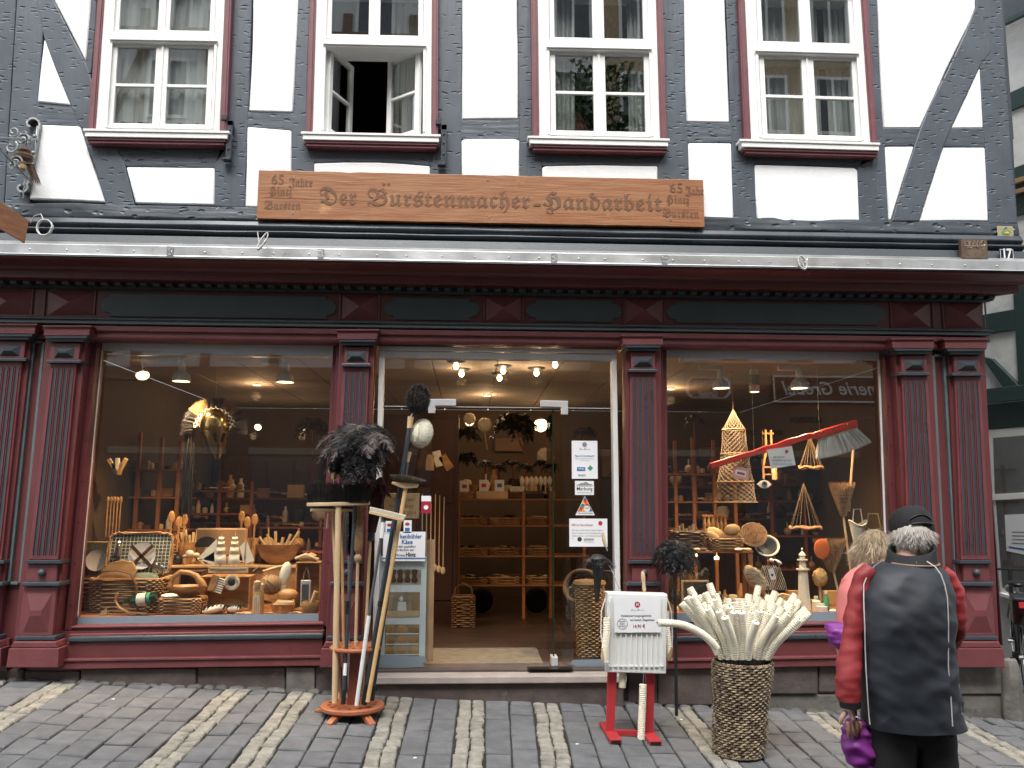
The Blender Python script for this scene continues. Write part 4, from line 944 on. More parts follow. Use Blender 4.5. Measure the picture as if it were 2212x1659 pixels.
t, wx, hz = plaque('house_number', 'enamel house number 17 in white on dark blue beside the bronze plaque', 'house number', 2158, 537, 2191, 561, -.375, mat('navy_enamel', (.015,.02,.05), .25), .006)
text_mesh('lettering', '17', M_whitep, width=wx*1.15, size=.115, loc=(0,-.002,0), parent=t.o, ext=.001, bold=.03)
for x0, x1, z0, z1 in ((-wx+.006, wx-.006, hz-.011, hz-.008), (-wx+.006, wx-.006, -hz+.008, -hz+.011), (-wx+.006, -wx+.009, -hz+.011, hz-.011), (wx-.009, wx-.006, -hz+.011, hz-.011)): t.add('border', MB().box(x0, x1, -.003, -.001, z0, z1), M_whitep, smooth=None)

# cable coils hanging over the flashing
def coil(u, v, y, rx, rz, lab, turns=3, tilt=0, tail=None, seed=0):
    rg = random.Random(seed); t = TP('cable_coil', lab, 'cable', u, v, y); pts = []
    for i in range(turns * 16 + 1):
        a = i / 16 * 2 * math.pi; k = 1 + .12 * math.sin(i * .37 + seed); x, z = rx*k*math.cos(a), rz*k*math.sin(a)
        pts.append((x*math.cos(tilt) - z*math.sin(tilt), -2 - i*.12, x*math.sin(tilt) + z*math.cos(tilt)))
    t.add('loop', MB().tube(pts, 1.25, 6), M_cable)
    if tail: t.add('tail', MB().tube(tail, 1.2, 6), M_cable)
    t.add('cable_end', MB().tube([pts[-1], (pts[-1][0] + 3, pts[-1][1], pts[-1][2] + 5)], [1.8, 1.6], 6), M_whitep)
coil(98, 495, -.44, 16, 18, 'white cable coiled in a round loop below the iron bracket at far left', tail=[(-2, -3, 16), (-12, 0, 34), (-30, 8, 32), (-40, 14, 18)], seed=1)
coil(568, 523, -.57, 5, 21, 'white cable bent in a V of narrow loops left of the shop sign', 3, -.5, tail=[(-12, -3, 22), (-8, -3, 0), (2, -3, -20), (12, -3, -12)], seed=2)
coil(1731, 567, -.57, 9, 16, 'white cable in a small tilted loop hanging over the flashing on the right', 2, .3, tail=[(-8, -3, 12), (0, -3, 2), (6, -3, -20)], seed=3)

# iron pintles of lost shutters beside two windows
for (u, v, h, lab) in ((498, 305, 100, 'grey iron shutter strap beside the leftmost window'), (958, 315, 104, 'grey iron shutter strap beside the open window')):
    t = TP('shutter_hinge', lab, 'iron strap', u, v, -.25)
    t.add('strap', MB().box(-5, 7, -16, -10, -h*.45, h*.42), M_slate2, bevel=.002); t.add('bracket', MB().box(-18, -6, -18, 0, h*.42, h*.42 + 12), M_slate2, bevel=.002); t.add('bracket', MB().box(-12, 6, -18, 0, -h*.5, -h*.45), M_slate2, bevel=.002)
    t.add('bracket', MB().box(-6, 7, -16, 0, h*.30, h*.42), M_slate2, bevel=.002)
    for k in (-.25, 0, .2): t.add('bolt', MB().ell((1, -17, h*k), 2.4, n=8, m=5), M_slate2)

# wrought iron sign bracket with brush, chain and board, top left
BY = -.24
br = TP('sign_bracket', 'galvanised wrought iron sign bracket with scrolls on the left corner post', 'sign bracket', 72, 345, BY)
s = S(BY)
def sc_(c, r0, turns, a0, y=-3, n=22, dirn=1):
    return [(c[0] + (r0*(1 - i/n*.72))*math.cos(a0 + dirn*turns*2*math.pi*i/n), y, c[2 if len(c) > 2 else 1] + (r0*(1 - i/n*.72))*math.sin(a0 + dirn*turns*2*math.pi*i/n)) for i in range(n + 1)]
def strap(pts, wdt, th): # flat iron bar: width along y
    rs = []
    for i, p in enumerate(pts):
        t = Vector(pts[min(i+1, len(pts)-1)]) - Vector(pts[max(i-1, 0)]); t.normalize(); n_ = Vector((-t.z, 0, t.x)) * th/2; p = Vector(p); yv = Vector((0, wdt/2, 0))
        rs.append([p - n_ - yv, p + n_ - yv, p + n_ + yv, p - n_ + yv])
    return MB().rings(rs)
back = sc_((-6, 78), 18, .7, 0, dirn=1)[::-1] + [(10, -3, 60), (8, -3, 20), (2, -3, -30), (-4, -3, -62)] + sc_((-16, -66), 14, .7, 0, dirn=-1)
br.add('back_strap', strap(back, 14, 4), M_iron)
br.add('arm', MB().tube([(8, -6, 44), (8, -60, 22), (8, -130, -8), (8, -260, -62)], 2.8, 8), M_iron); br.add('brace', MB().tube([(4, -6, -52), (6, -70, -46), (8, -160, -34), (8, -260, -20)], 2.8, 8), M_iron)
for c, r_, tn, a0, d_ in (((-36, 46), 14, 1.3, 0, 1), ((-22, 44), 9, 1.2, 2, -1), ((-58, 62), 12, 1.1, 4, 1), ((-60, 28), 14, 1.1, 1, -1), ((-34, 60), 8, 1, 3, 1), ((-48, -4), 14, 1.3, 0, 1), ((-56, -12), 9, 1.2, 2, -1)):
    k = -c[0] * 1.67; br.add('scroll', MB().tube([(x - c[0] + 6, -k + y_, z + .7*c[0]) for x, y_, z in sc_(c, r_, tn, a0, 0, dirn=d_)], 1.9, 6), M_iron)
for z in (50, 12, -56): br.add('rivet', MB().ell((4, -9, z), 5, n=8, m=5), M_iron)
t = TP('hanging_brush_emblem', 'weathered turned brush hanging on a chain from the iron bracket', 'brush', 50, 358, BY - .20)
t.add('knob', MB().lathe([(4, -12), (9, -8), (10, -2), (6, 2), (9, 6), (6, 10)], n=12), M_woodl); t.add('body', MB().lathe([(8, 10), (19, 14), (20, 22), (12, 28), (14, 34), (9, 42)], n=12), M_dark)
t.add('broom_tail', MB().hair([(6 + i*.25, 0, 5) for i in range(60)], [(.35 + .002*i, .02*math.sin(i), -1) for i in range(60)], 56, 2.5, seed=4), M_brisb, kind='stuff')
t.add('cord', MB().tube([(3, 0, 42), (2, 0, 70)], 1, 5), M_blackp)
t = TP('hanging_board', 'rough brown wooden sign board hanging edge-on at the left frame edge', 'sign', 22, 478, BY - .30)
P = [Vector(p) for p in ((27, 20, 3), (24, 20, -42), (-60, -130, -5), (-60, -130, 62))]
P = [Vector(p) for p in ((27, 20, 8), (22, 20, -43), (-75, -150, 12), (-75, -150, 74))]
t.add('board', MB().prism(P, [p + Vector((4, -3, 0)) for p in P]), M_signw, smooth=None, bevel=.002)
for k in range(5):
    a = Vector((27 - 22*k - 14, 20 - 36*k - 24, -6 + 15*k)); t.add('carved_letter', MB().tube([a + Vector((-3,-5,-9)), a + Vector((-1,-2,9)), a + Vector((3,4,0)), a + Vector((5,7,-7))], 1.2, 5), M_carve)
t = TP('sign_chain', 'short steel chain holding the left hanging board', 'chain', 52, 400, BY - .28)
for i in range(8):
    z = 10 - i*5.2; t.add('link', MB().tube([(1.6*math.cos(a), 0, z + 3.2*math.sin(a)) if i % 2 else (0, 1.6*math.cos(a), z + 3.2*math.sin(a)) for a in [k*math.pi/5 for k in range(10)]], .7, 5, close=True), M_iron)
# ================================================================== lamps of the shop
def spot(loc, e, ang=110, col=(1, .66, .36), aim=(0, 0, -1), r=.04):
    l = bpy.data.lights.new('lamp_light', 'SPOT'); l.energy = e; l.spot_size = R(ang); l.spot_blend = .8; l.color = col; l.shadow_soft_size = r
    o = bpy.data.objects.new('lamp_light', l); COL.objects.link(o); o.location = loc; o.rotation_euler = Vector(aim).to_track_quat('-Z', 'Y').to_euler()
def point(loc, e, col=(1, .62, .32), r=.05):
    l = bpy.data.lights.new('lamp_light', 'POINT'); l.energy = e; l.color = col; l.shadow_soft_size = r
    o = bpy.data.objects.new('lamp_light', l); COL.objects.link(o); o.location = loc
for ub, uc, vt, vb, y, lab in ((361, 391.6, 784, 824, .38, 'white bell lamp on ceiling track, left of the brass helmet'), (584, 616, 786, 826, .38, 'white bell lamp on ceiling track above the model ship side of the left window'),
                           (1530, 1558, 797, 839, .38, 'white bell lamp on ceiling track above the fish trap'), (1700, 1727, 798, 839, .38, 'white bell lamp on ceiling track above the red giant brush')):
    t = TP('track_lamp', lab, 'lamp', uc, vb, y); h = vb - vt
    t.add('shade', MB().lathe([(19, 0), (19, 6), (17, 14), (12, h*.48), (8, h*.55), (7.5, h*.6), (7.5, h), (0, h)], n=24).lathe([(18.2, 0), (18, 6), (16, 14), (11, h*.46), (0, h*.5)], n=24), M_whitep)
    t.add('bulb', MB().lathe([(0, 2), (16, 2.2), (16, 4), (0, 4.2)], n=20), M_lamp)
    t.add('stem', MB().box(-3, 3, -3, 3, h, h + 8), M_whitep, smooth=None); t.add('track_adapter', MB().box(ub - uc - 20, -7, -5, 5, h - 1, h + 10), M_whitep, bevel=.003)
    p = F(uc, vb, y); spot((p.x, p.y, p.z - .01), 85, 120, aim=(.0, .22, -1))
t = TP('tilted_spotlight', 'round tilted ceiling spotlight glowing at the upper left of the left window', 'lamp', 308, 811, .95)
M_ = rotm('Y', -25) @ rotm('X', -38); t.add('housing', MB().lathe([(9, 14), (13, 8), (14, 0)], n=18, M=M_), M_whitep); t.add('bulb', MB().lathe([(0, .5), (11, .4)], n=18, M=M_), M_lamp); t.add('arm', MB().tube([(0, 4, 12), (-4, 8, 26)], 2), M_whitep)
p = F(308, 815, .95); spot((p.x + .05, p.y - .05, p.z - .1), 35, 100, aim=(.3, -.4, -1))
t = TP('cylinder_spotlight', 'white and black cylindrical spotlight between two bell lamps of the right window', 'lamp', 1630, 847, .55)
t.add('body', MB().lathe([(11, 0), (11, 15), (0, 15)], n=20), M_whitep); t.add('grille', MB().lathe([(11, 16), (11, 38), (0, 38)], n=20), M_mdark); t.add('bulb', MB().lathe([(0, 1.5), (9.5, 1)], n=18), M_lamp); t.add('mount', MB().box(-8, 8, -6, 6, 39, 50), M_whitep)
for u0, u1, v, y, l in ((265, 707, 770, .42, 'long white lighting trunking on the ceiling of the left window'), (1470, 1850, 788, .42, 'long white lighting trunking on the ceiling of the right window')):
    a, b = F(u0, v, y), F(u1, v, y); solo('light_trunking', l, 'trunking', MB().box(0, b.x - a.x, 0, .06, 0, .05), M_whitep, (a.x, y, zce - .052), bevel=.004)
bulbs = [(985, 792), (997, 808), (1087, 801), (1079, 817), (1159, 806), (1199, 788)]
bn = ['leftmost upper', 'lower left', 'upper middle', 'lowest middle', 'right middle', 'rightmost']
for i, (u, v) in enumerate(bulbs):
    d = ray(u, v); k = (zce - .055 - EYE.z) / d.z; p = EYE + d * k
    t = T('ceiling_bulb', 'glowing ceiling bulb in a dark dish behind the door transom, %s of six' % bn[i], 'lamp', p, 1, 'bulbs on the shop ceiling')
    t.add('dish', MB().lathe([(.012, .02), (.05, .03), (.085, .045), (.088, .05)], n=20), M_mdark); t.add('bulb', MB().ell((0,0,0), (.024,.024,.028), n=12), M_bulb)
    if i in (1, 2, 4): point((p.x, p.y, p.z - .07), 2)
for (u, v, y, lab, r_) in ((1168, 919, 4.3, 'round lit wall spotlight on the right of the hanging feather dusters', 15), (1014, 912, 4.0, 'small lit spotlight behind the left column of dusters', 9), (557, 923, 4.2, 'small glowing spotlight far back right of the helmet', 7), (659, 925, 4.2, 'small glowing spotlight below the big dark duster', 7), (242, 900, 3.2, 'small round lamp at the far left of the left window', 5)):
    t = TP('wall_spotlight', lab, 'lamp', u, v, y); t.add('housing', MB().lathe([(r_*.7, 12), (r_, 6), (r_*1.05, 0)], n=16, M=rotm('X', -60)), M_whitep); t.add('bulb', MB().lathe([(0, .6), (r_*.95, .4)], n=16, M=rotm('X', -60)), M_lamp)
    p = F(u, v, y); point((p.x, p.y - .2, p.z - .12), 2 if r_ > 8 else 1)
# added fill lamps on the ceiling, put in to brighten the back of the shop
for x, y in ((-2.4, 2.6), (.2, 3.4), (2.3, 2.6)):
    t = T('added_fill_lamp', {-2.4: 'added fill lamp on the ceiling over the left shelves', .2: 'added fill lamp on the ceiling over the basket shelves', 2.3: 'added fill lamp on the ceiling over the right shelves'}[x], 'lamp', (x, y, zce - .03), 1)
    t.add('ring', MB().lathe([(.045, .012), (.05, .03)], n=20), M_whitep); t.add('bulb', MB().lathe([(0, .014), (.043, .016)], n=20), M_lamp); point((x, y, zce - .14), 4)

# ================================================================== generic goods
def weave(mb, rx, ry, z0, z1, rows, r, nst=26, amp=.35, pw=2., flare=0., seg=4, c=(0, 0)):
    """woven wall: every row is a closed strand running in and out of the stakes"""
    n = nst * seg // 1
    for k in range(rows):
        t = (k + .5) / rows; z = z0 + (z1 - z0) * t; f = 1 + flare * (t - .5); pts = []
        for i in range(n):
            a = 2 * math.pi * i / n; w_ = amp * r * 2 * math.cos(a * nst / 2 + k * math.pi)
            ca, sa = math.cos(a), math.sin(a); x = abs(ca) ** (2/pw) * (1 if ca >= 0 else -1); y = abs(sa) ** (2/pw) * (1 if sa >= 0 else -1)
            pts.append((c[0] + x * (rx * f + w_), c[1] + y * (ry * f + w_), z + r * .25 * math.sin(a * 3 + k)))
        mb.tube(pts, r, 4, close=True)
    return mb
def stakes(mb, rx, ry, z0, z1, r, nst=26, pw=2., flare=0.):
    for i in range(nst):
        a = 2 * math.pi * (i + .5) / nst; ca, sa = math.cos(a), math.sin(a); x = abs(ca) ** (2/pw) * (1 if ca >= 0 else -1); y = abs(sa) ** (2/pw) * (1 if sa >= 0 else -1)
        f0, f1 = 1 - flare/2, 1 + flare/2; mb.tube([(x*rx*f0, y*ry*f0, z0), (x*rx*f1, y*ry*f1, z1)], r, 4)
    return mb
def basket(t, rx, ry, h, rows, pw=4., flare=.1, m=None, nst=22, rim=True, name='basket_wall'):
    m = m or M_cane
    t.add(name, weave(MB(), rx, ry, 0, h, rows, h / rows * .52, nst, .5, pw, flare), m, smooth=1.); 
    mb = MB(); n = 40
    def rp(k, z, q=1.): 
        out = []
        for i in range(n):
            a = 2*math.pi*i/n; ca, sa = math.cos(a), math.sin(a); out.append((abs(ca)**(2/pw)*(1 if ca>=0 else -1)*rx*k, abs(sa)**(2/pw)*(1 if sa>=0 else -1)*ry*k, z))
        return out
    if rim: t.add('rim', MB().tube(rp(1 + flare*.5, h), h*.045, 6, close=True), m)
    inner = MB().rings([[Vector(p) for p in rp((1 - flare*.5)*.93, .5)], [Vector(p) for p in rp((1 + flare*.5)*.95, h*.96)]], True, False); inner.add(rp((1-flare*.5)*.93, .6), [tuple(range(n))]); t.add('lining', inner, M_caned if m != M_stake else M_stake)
def duster(t, c, r, n=34, seed=0, ms=(None, None), hs=1., droop=.55, flat=.8, nb=46, wd=None):
    """ostrich feather head: arching plumes with drooping barbs on both sides of each quill"""
    rg = np.random.RandomState(seed); c = np.array(c, float); Pm = [], []; 
    for k in range(n):
        a = rg.rand() * 2 * math.pi; e = rg.uniform(-.3, 1.0); d = np.array([math.cos(a)*math.cos(e), math.sin(a)*math.cos(e), math.sin(e)*flat])
        L_ = r * rg.uniform(.7, 1.08); side = np.cross(d, [0, 0, 1.]); side /= np.linalg.norm(side) + 1e-6
        tt = np.linspace(.18, 1, nb)[:, None]; q = c + d * L_ * tt + np.array([0, 0, -1]) * droop * r * tt ** 2.4
        for s_ in (-1, 1):
            D = side * s_ + d * .55 + rg.randn(nb, 3) * .28 + np.array([0, 0, -.35]) * tt; g = (k % 3 == 0)
            Pm[1 if g else 0].append((q, D, r * .30 * np.sin(np.pi * (tt[:, 0] * .75 + .2)) * rg.uniform(.8, 1.3, nb)))
    for i, nm in ((0, 'plumes'), (1, 'plume_tips')):
        if not Pm[i]: continue
        P = np.concatenate([x[0] for x in Pm[i]]); D = np.concatenate([x[1] for x in Pm[i]]); L_ = np.concatenate([x[2] for x in Pm[i]])
        t.add(nm, MB().hair(P, D, L_, wd or r * .035, .35, 3, seed + i), ms[i] or (M_blackf if i == 0 else M_greyf), kind='stuff')
    t.add('plume_core', MB().ell(tuple(c + np.array([0, 0, -r*.05])), (r*.5, r*.5, r*.26), n=12, m=6), M_blackf)
def fuzz(t, c, r, m, n=2600, L_=.22, W=None, seed=1, M=None, hole=None, name='hair', core=True):
    rg = np.random.RandomState(seed); D = rg.randn(n, 3); D /= np.linalg.norm(D, axis=1)[:, None]; rr = np.array(r if hasattr(r, '__len__') else (r, r, r)); P = D * rr * .86; Q = D / rr
    if M is not None: A = np.array(M); P = P @ A.T; Q = Q @ A.T
    Q /= np.linalg.norm(Q, axis=1)[:, None]; Q += rg.randn(n, 3) * .35
    if core: t.add('brush_body', MB().ell(c, tuple(rr*.88), M, 16, 10), m)
    t.add(name, MB().hair(P + np.array(c), Q, rr.mean() * L_ * rg.uniform(.6, 1.2, n), W or rr.mean() * .035, .1, 2, seed), m, kind='stuff')
def bristles(x0, x1, y0, y1, z, L_, n, w_, spread=.25, seed=1, up=1, zf=None):
    rg = np.random.RandomState(seed); P = np.stack([rg.uniform(x0, x1, n), rg.uniform(y0, y1, n), np.full(n, z, float)], 1)
    cx_, hx = (x0+x1)/2, (x1-x0)/2 + 1e-6; D = np.stack([(P[:,0]-cx_)/hx*spread + rg.randn(n)*.08, rg.randn(n)*.15, np.full(n, up, float)], 1)
    return MB().hair(P, D, L_ * rg.uniform(.85, 1.05, n), w_, 0, 2, seed)
def brushlet(mb, c, L_, w_, ang): # small flat handled brush back
    M = rotm('Z', ang); mb.ell(c, (L_*.33, w_, w_*.45), M, 10, 5); cc = Vector(c); mb.tube([cc, cc + M @ Vector((L_*.45, 0, 0)), cc + M @ Vector((L_*.68, 0, 0))], [w_*.35, w_*.3, w_*.4], 6)

# ================================================================== left display
def zd(y): return zdk + .001
def DK(name, lab, cat, u, y, group=None, rz=0, z=None):   # a thing standing on the deck at sight column u
    p = F(u, 1320, y); return T(name, lab, cat, (p.x, y, zdk + .002 if z is None else z), S(y), group, rz)
# helmet
t = TP('plumed_helmet', 'polished brass helmet with black and tan horsehair crest hanging in the left window', 'helmet', 463, 925, .55)
Mh = rotm('Z', 28)
t.add('dome', MB().lathe([(0, 42), (12, 40), (22, 33), (28, 22), (31, 8), (31, -4), (29, -10)], n=26, M=Mh), M_brass)
def arcpoly(a0, a1, z0, pts, r=31.5, n=9):
    return None
ch = MB()
def shell(mb, cols, r=31):
    """curved face plate: columns of (angle, z top, z bottom) seen from outside"""
    n = len(cols); vs = []
    for a, zt_, zb_ in cols:
        for k, z in enumerate((zt_, zb_)):
            rr = r * (1 - .12 * k * (abs(zb_) / 60)); vs += [(rr*math.sin(R(a)), -rr*math.cos(R(a)), z), ((rr-1.6)*math.sin(R(a)), -(rr-1.6)*math.cos(R(a)), z)]
    fs = []
    for i in range(n - 1):
        p, q = i*4, (i+1)*4; fs += [(p, p+2, q+2, q), (p+1, q+1, q+3, p+3), (p, q, q+1, p+1), (p+2, p+3, q+3, q+2)]
    fs += [(0, 1, 3, 2), ((n-1)*4, (n-1)*4+2, (n-1)*4+3, (n-1)*4+1)]
    mb.add(vs, fs)
f0 = 36
shell(ch, [(f0-78, -8, -14), (f0-62, -8, -24), (f0-52, -9, -16), (f0-44, -9, -30), (f0-30, -9, -46), (f0-16, -30, -60), (f0-5, -31, -70)]); shell(ch, [(f0+5, -31, -70), (f0+16, -30, -60), (f0+30, -9, -46), (f0+44, -9, -34), (f0+60, -8, -22), (f0+80, -8, -14)])
shell(ch, [(f0-34, -5, -13), (f0-12, -5, -11), (f0-3.5, -5, -36), (f0+3.5, -5, -36), (f0+12, -5, -11), (f0+34, -5, -13)], 32.5)
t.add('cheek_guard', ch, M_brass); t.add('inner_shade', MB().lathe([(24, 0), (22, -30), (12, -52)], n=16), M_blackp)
bd = MB(); bw = MB(); ax = Vector((math.cos(R(-12)), .0, 0))
for j in range(3):
    for i in range(26):
        a = R(8 + i * 6.6); r_ = 37 + j*4.6; m_ = bd if (i + j) % 2 else bw; m_.box(-2.1, 2.1, -5, 5, -2.2, 2.2, Matrix.Translation(Vector((r_*math.cos(a)*.96, 0, r_*math.sin(a)*1.02 - 2))) .to_4x4() @ Matrix.Rotation(-a + math.pi/2, 4, 'Y'))
t.add('check_band_dark', bd, M_black, smooth=None, kind='stuff'); t.add('check_band_light', bw, M_creamw, smooth=None, kind='stuff')
M_tanh = mat('tan_horsehair', (.34, .19, .085), .6, var=.3, vs=30)
for a0, a1, m_ in ((-8, 38, M_blackf), (38, 72, M_tanh), (72, 108, M_blackf), (108, 142, M_tanh), (142, 190, M_blackf)):
    rg = np.random.RandomState(int(a0 + 20)); n = 700; a = np.radians(rg.uniform(a0, a1, n)); yy = rg.uniform(-6, 6, n)
    P = np.stack([46*np.cos(a)*.96, yy, 46*np.sin(a) - 2], 1); D = np.stack([np.cos(a + rg.randn(n)*.03), yy*.02, np.sin(a + rg.randn(n)*.03)], 1)
    t.add('crest', MB().hair(P, D, 26 + rg.randn(n)*1.2, .9, .12, 3, 3), m_, kind='stuff')
rg = np.random.RandomState(9); n = 900; P = np.stack([rg.uniform(-62, -40, n), rg.uniform(-2, 8, n), rg.uniform(-150, 8, n)], 1); t.add('tail', MB().hair(P, np.stack([rg.randn(n)*.08, rg.randn(n)*.08, np.full(n, -1.)], 1), 55, 1.3, 0, 2, 5), M_bris, kind='stuff')
t.add('hanging_wire', MB().tube([(0, 0, 44), (0, 0, 158)], .35, 4), M_chrome)

# picnic basket
t = DK('picnic_basket', 'open wicker picnic basket with chequered lining and plates strapped in its lid', 'picnic basket', 281, .50)
basket(t, 70, 40, 66, 15, 7., .05, M_cane, 30)
lid = MB(); weave(lid, 66, 44, -4, 4, 4, 1.6, 30, .5, 7.)
Ml = rotm('X', 80); 
def tr(mb, M, o): mb.v = [tuple(M @ Vector(p) + Vector(o)) for p in mb.v]; return mb
t.add('lid_rim', tr(lid, Ml, (0, 34, 66 + 46)), M_cane); t.add('lid_lining', tr(MB().box(-62, 62, -41, 41, -.5, .5), Ml, (0, 36, 66 + 46)), M_plaid)
ln = MB()
for i in range(17):
    ln.box(-62 + i*7.7, -61 + i*7.7, -41, 41, .6, .9)
for i in range(12): ln.box(-62, 62, -41 + i*7.4, -40 + i*7.4, .6, .95)
t.add('lid_check_lines', tr(ln, Ml, (0, 34.5, 112)), M_creamw, smooth=None, kind='stuff')
t.add('plate', MB().lathe([(0, 0), (18, 0), (28, 4), (28, 5), (17, 2), (0, 2)], (8, 30, 108), 24, rotm('X', 80)), M_china)
for a in (45, -45): t.add('plate_strap', MB().box(-32, 32, -1, 1, -3.4, 3.4, Matrix.Translation((8, 22, 108)) @ Matrix.Rotation(R(a), 4, 'Y')), M_leather, smooth=None)
t.add('pepper_mill', MB().lathe([(6, 0), (6, 22), (4, 24), (6, 28), (4, 32), (0, 33)], (-42, 26, 108), 12), M_chrome)
for k, x in enumerate((38, 50)): t.add('spoon', MB().ell((x, 22, 84 - k*4), (7, 1.5, 10), n=10, m=6).tube([(x, 22, 92), (x + 2, 24, 122)], 1.2, 6), M_chrome)
for x in (-46, 48):
    t.add('lid_clasp', MB().ell((x, -41, 50), (11, 2.5, 7), n=12, m=6), M_leather); t.add('clasp_stud', MB().box(x-1.6, x+1.6, -46, -43, 46, 54), M_chrome, bevel=.001)
t.add('napkin', MB().ell((22, 6, 66), (30, 22, 10), n=12, m=6), M_plaid)
solop('bread_board', 'round irregular slab of pale wood leaning inside the picnic basket', 'wooden slab', MB().prism(*[[Vector((x, y0 + (z)*.25, z)) for x, z in ((-38, -14), (-34, 4), (-20, 18), (4, 25), (28, 20), (38, 4), (34, -14))] for y0 in (-3, 3)]), M_olive, 255, 1236, .36, bevel=.004, smooth=None)
solop('leather_strap', 'wide dark leather strap arching over the picnic basket', 'strap', tr(strap([(-56, 0, -4), (-40, 0, 8), (-10, -2, 10), (18, -6, 4), (34, -14, -16), (40, -20, -50), (44, -22, -76)], 12, 1.6), Matrix.Identity(3), (0,0,0)), M_leather, 265, 1243, .30, smooth=None)
t = DK('picnic_basket', 'dark wicker picnic basket at the far left corner, mostly cut off by the jamb', 'picnic basket', 192, .62); basket(t, 32, 30, 62, 13, 6., .05, M_caned, 20)
t.add('lid', MB().box(-32, 32, 24, 27, 64, 132), M_plaid, smooth=None); t.add('plate', MB().lathe([(0, 0), (16, 0), (22, 4), (16, 2), (0, 2)], (2, 18, 96), 20, rotm('X', 85)), M_china); t.add('lid_rim', MB().tube([(-33, 26, 64), (-33, 26, 133), (33, 26, 133), (33, 26, 64)], 2.6, 6), M_cane)
# wine bottle in a bent holder
t = TP('wine_bottle', 'dark green wine bottle with cream label lying in a bent wooden holder', 'bottle', 290, 1297, .22); Mb = rotm('Y', -98)
Mb = Matrix.Rotation(R(83), 3, 'Y')
t.add('glass', MB().lathe([(0, -42), (5, -42), (5, -22), (6, -18), (13, -4), (13, 42), (11, 44), (0, 42)], (4, 0, 0), 20, Mb), M_bottle); t.add('label', MB().lathe([(13.3, 4), (13.3, 22)], (4, 0, 0), 20, Mb), M_creamw); t.add('green_band', MB().lathe([(13.3, 24), (13.3, 31)], (4, 0, 0), 20, Mb), M_inkgr); t.add('foil', MB().lathe([(5.4, -42), (5.4, -26)], (4, 0, 0), 14, Mb), M_blackp)
solop('bottle_holder', 'curved pale wooden bottle holder under the green wine bottle', 'bottle holder', strap([(-36, 2, 18), (-38, 0, 2), (-28, -2, -12), (-8, -4, -21), (30, -6, -23)], 9, 3), M_olive, 290, 1300, .20, smooth=None, bevel=.002)
for i, (u, x_) in enumerate(((222, 0), (229, 1))): solo('wood_wedge', 'small pale wooden ' + ('cheese wedge', 'block')[i] + ' in front of the picnic basket', 'wooden block', MB().xz([(-8, 0), (8, 0), ((7, -7)[i], (14, 5)[i])], -3, 3), M_woodl, (F(u, 1322, .2 + .04*i).x, .2 + .06*i, zdk + .003), S(.2), smooth=None, bevel=.001)
# wooden bowl with handle on a low wicker box
t = DK('wicker_box', 'low rectangular wicker basket carrying the handled wooden bowl', 'basket', 392, .34); basket(t, 43, 28, 31, 9, 7., .04, M_cane, 26)
zb = zdk + 33 * S(.34)
t = T('handled_bowl', 'carved olive wood bowl with a looping handle on the low wicker basket', 'bowl', (F(402, 1300, .34).x, .34, zb), S(.34))
t.add('bowl', MB().lathe([(12, 0), (30, 5), (40, 16), (41, 22), (36, 20), (26, 10), (0, 6)], n=26, sy=.7), M_olive)
t.add('handle', MB().tube([(-34, 0, 18), (-30, 0, 38), (-14, 0, 50), (4, 0, 48), (18, 0, 42), (30, 0, 26), (36, 0, 16)], [5, 5, 5.5, 5, 6, 8, 7], 10), M_olive)
solop('sheepskin_mitt', 'small white woollen pad on the corner of the low wicker basket', 'pad', MB().ell((0, 0, 0), (17, 12, 5), n=14, m=6), M_creamw, 366, 1287, .14)
# crates
def crate(name, lab, u, y, wx, hz, dy=22, z=None, m=M_dark, label_cat='crate'):
    t = DK(name, lab, label_cat, u, y, z=z); th_ = 3
    for nm, b in (('side_board', (-wx, -wx+th_, -dy, dy, 0, hz)), ('side_board', (wx-th_, wx, -dy, dy, 0, hz)), ('top_board', (-wx, wx, -dy, dy, hz+.2, hz+th_)), ('bottom_board', (-wx+th_, wx-th_, -dy, dy, 0, th_)), ('back_board', (-wx+th_, wx-th_, dy-2, dy, th_, hz))):
        t.add(nm, MB().box(*b), m, bevel=.003)
    return t
crate('wooden_crate', 'tall dark wooden crate behind the bowl carrying shells', 415, .70, 23, 72); 
crate('wooden_crate', 'orange brown wooden crate lying open under the model ship', 491, .56, 50, 66, m=M_olive)
crate('wooden_crate', 'wooden crate at the right end carrying a heap of brushes', 667, .50, 26, 96, m=M_olive)
for i, (u, v) in enumerate(((410, 1196), (424, 1200), (400, 1202))): solop('sea_shell', 'pale %s resting on the tall dark crate' % ('fan shell', 'rounded shell', 'flat shell')[i], 'shell', MB().ell((0,0,0), (9 - i, 5, 8 - 2*i), n=10, m=6), (M_creamw, M_woodl, M_olive)[i], u, v, .62)
t = TP('fan_brush', 'black half-round fan brush behind the shells', 'brush', 446, 1182, .80); t.add('fan', MB().xz([(24*math.cos(a), 22*math.sin(a)) for a in [math.pi*i/14 for i in range(15)]], -2, 2), M_bris, smooth=None); t.add('handle', MB().tube([(0, 0, 0), (0, 0, -14)], 4), M_woodl)
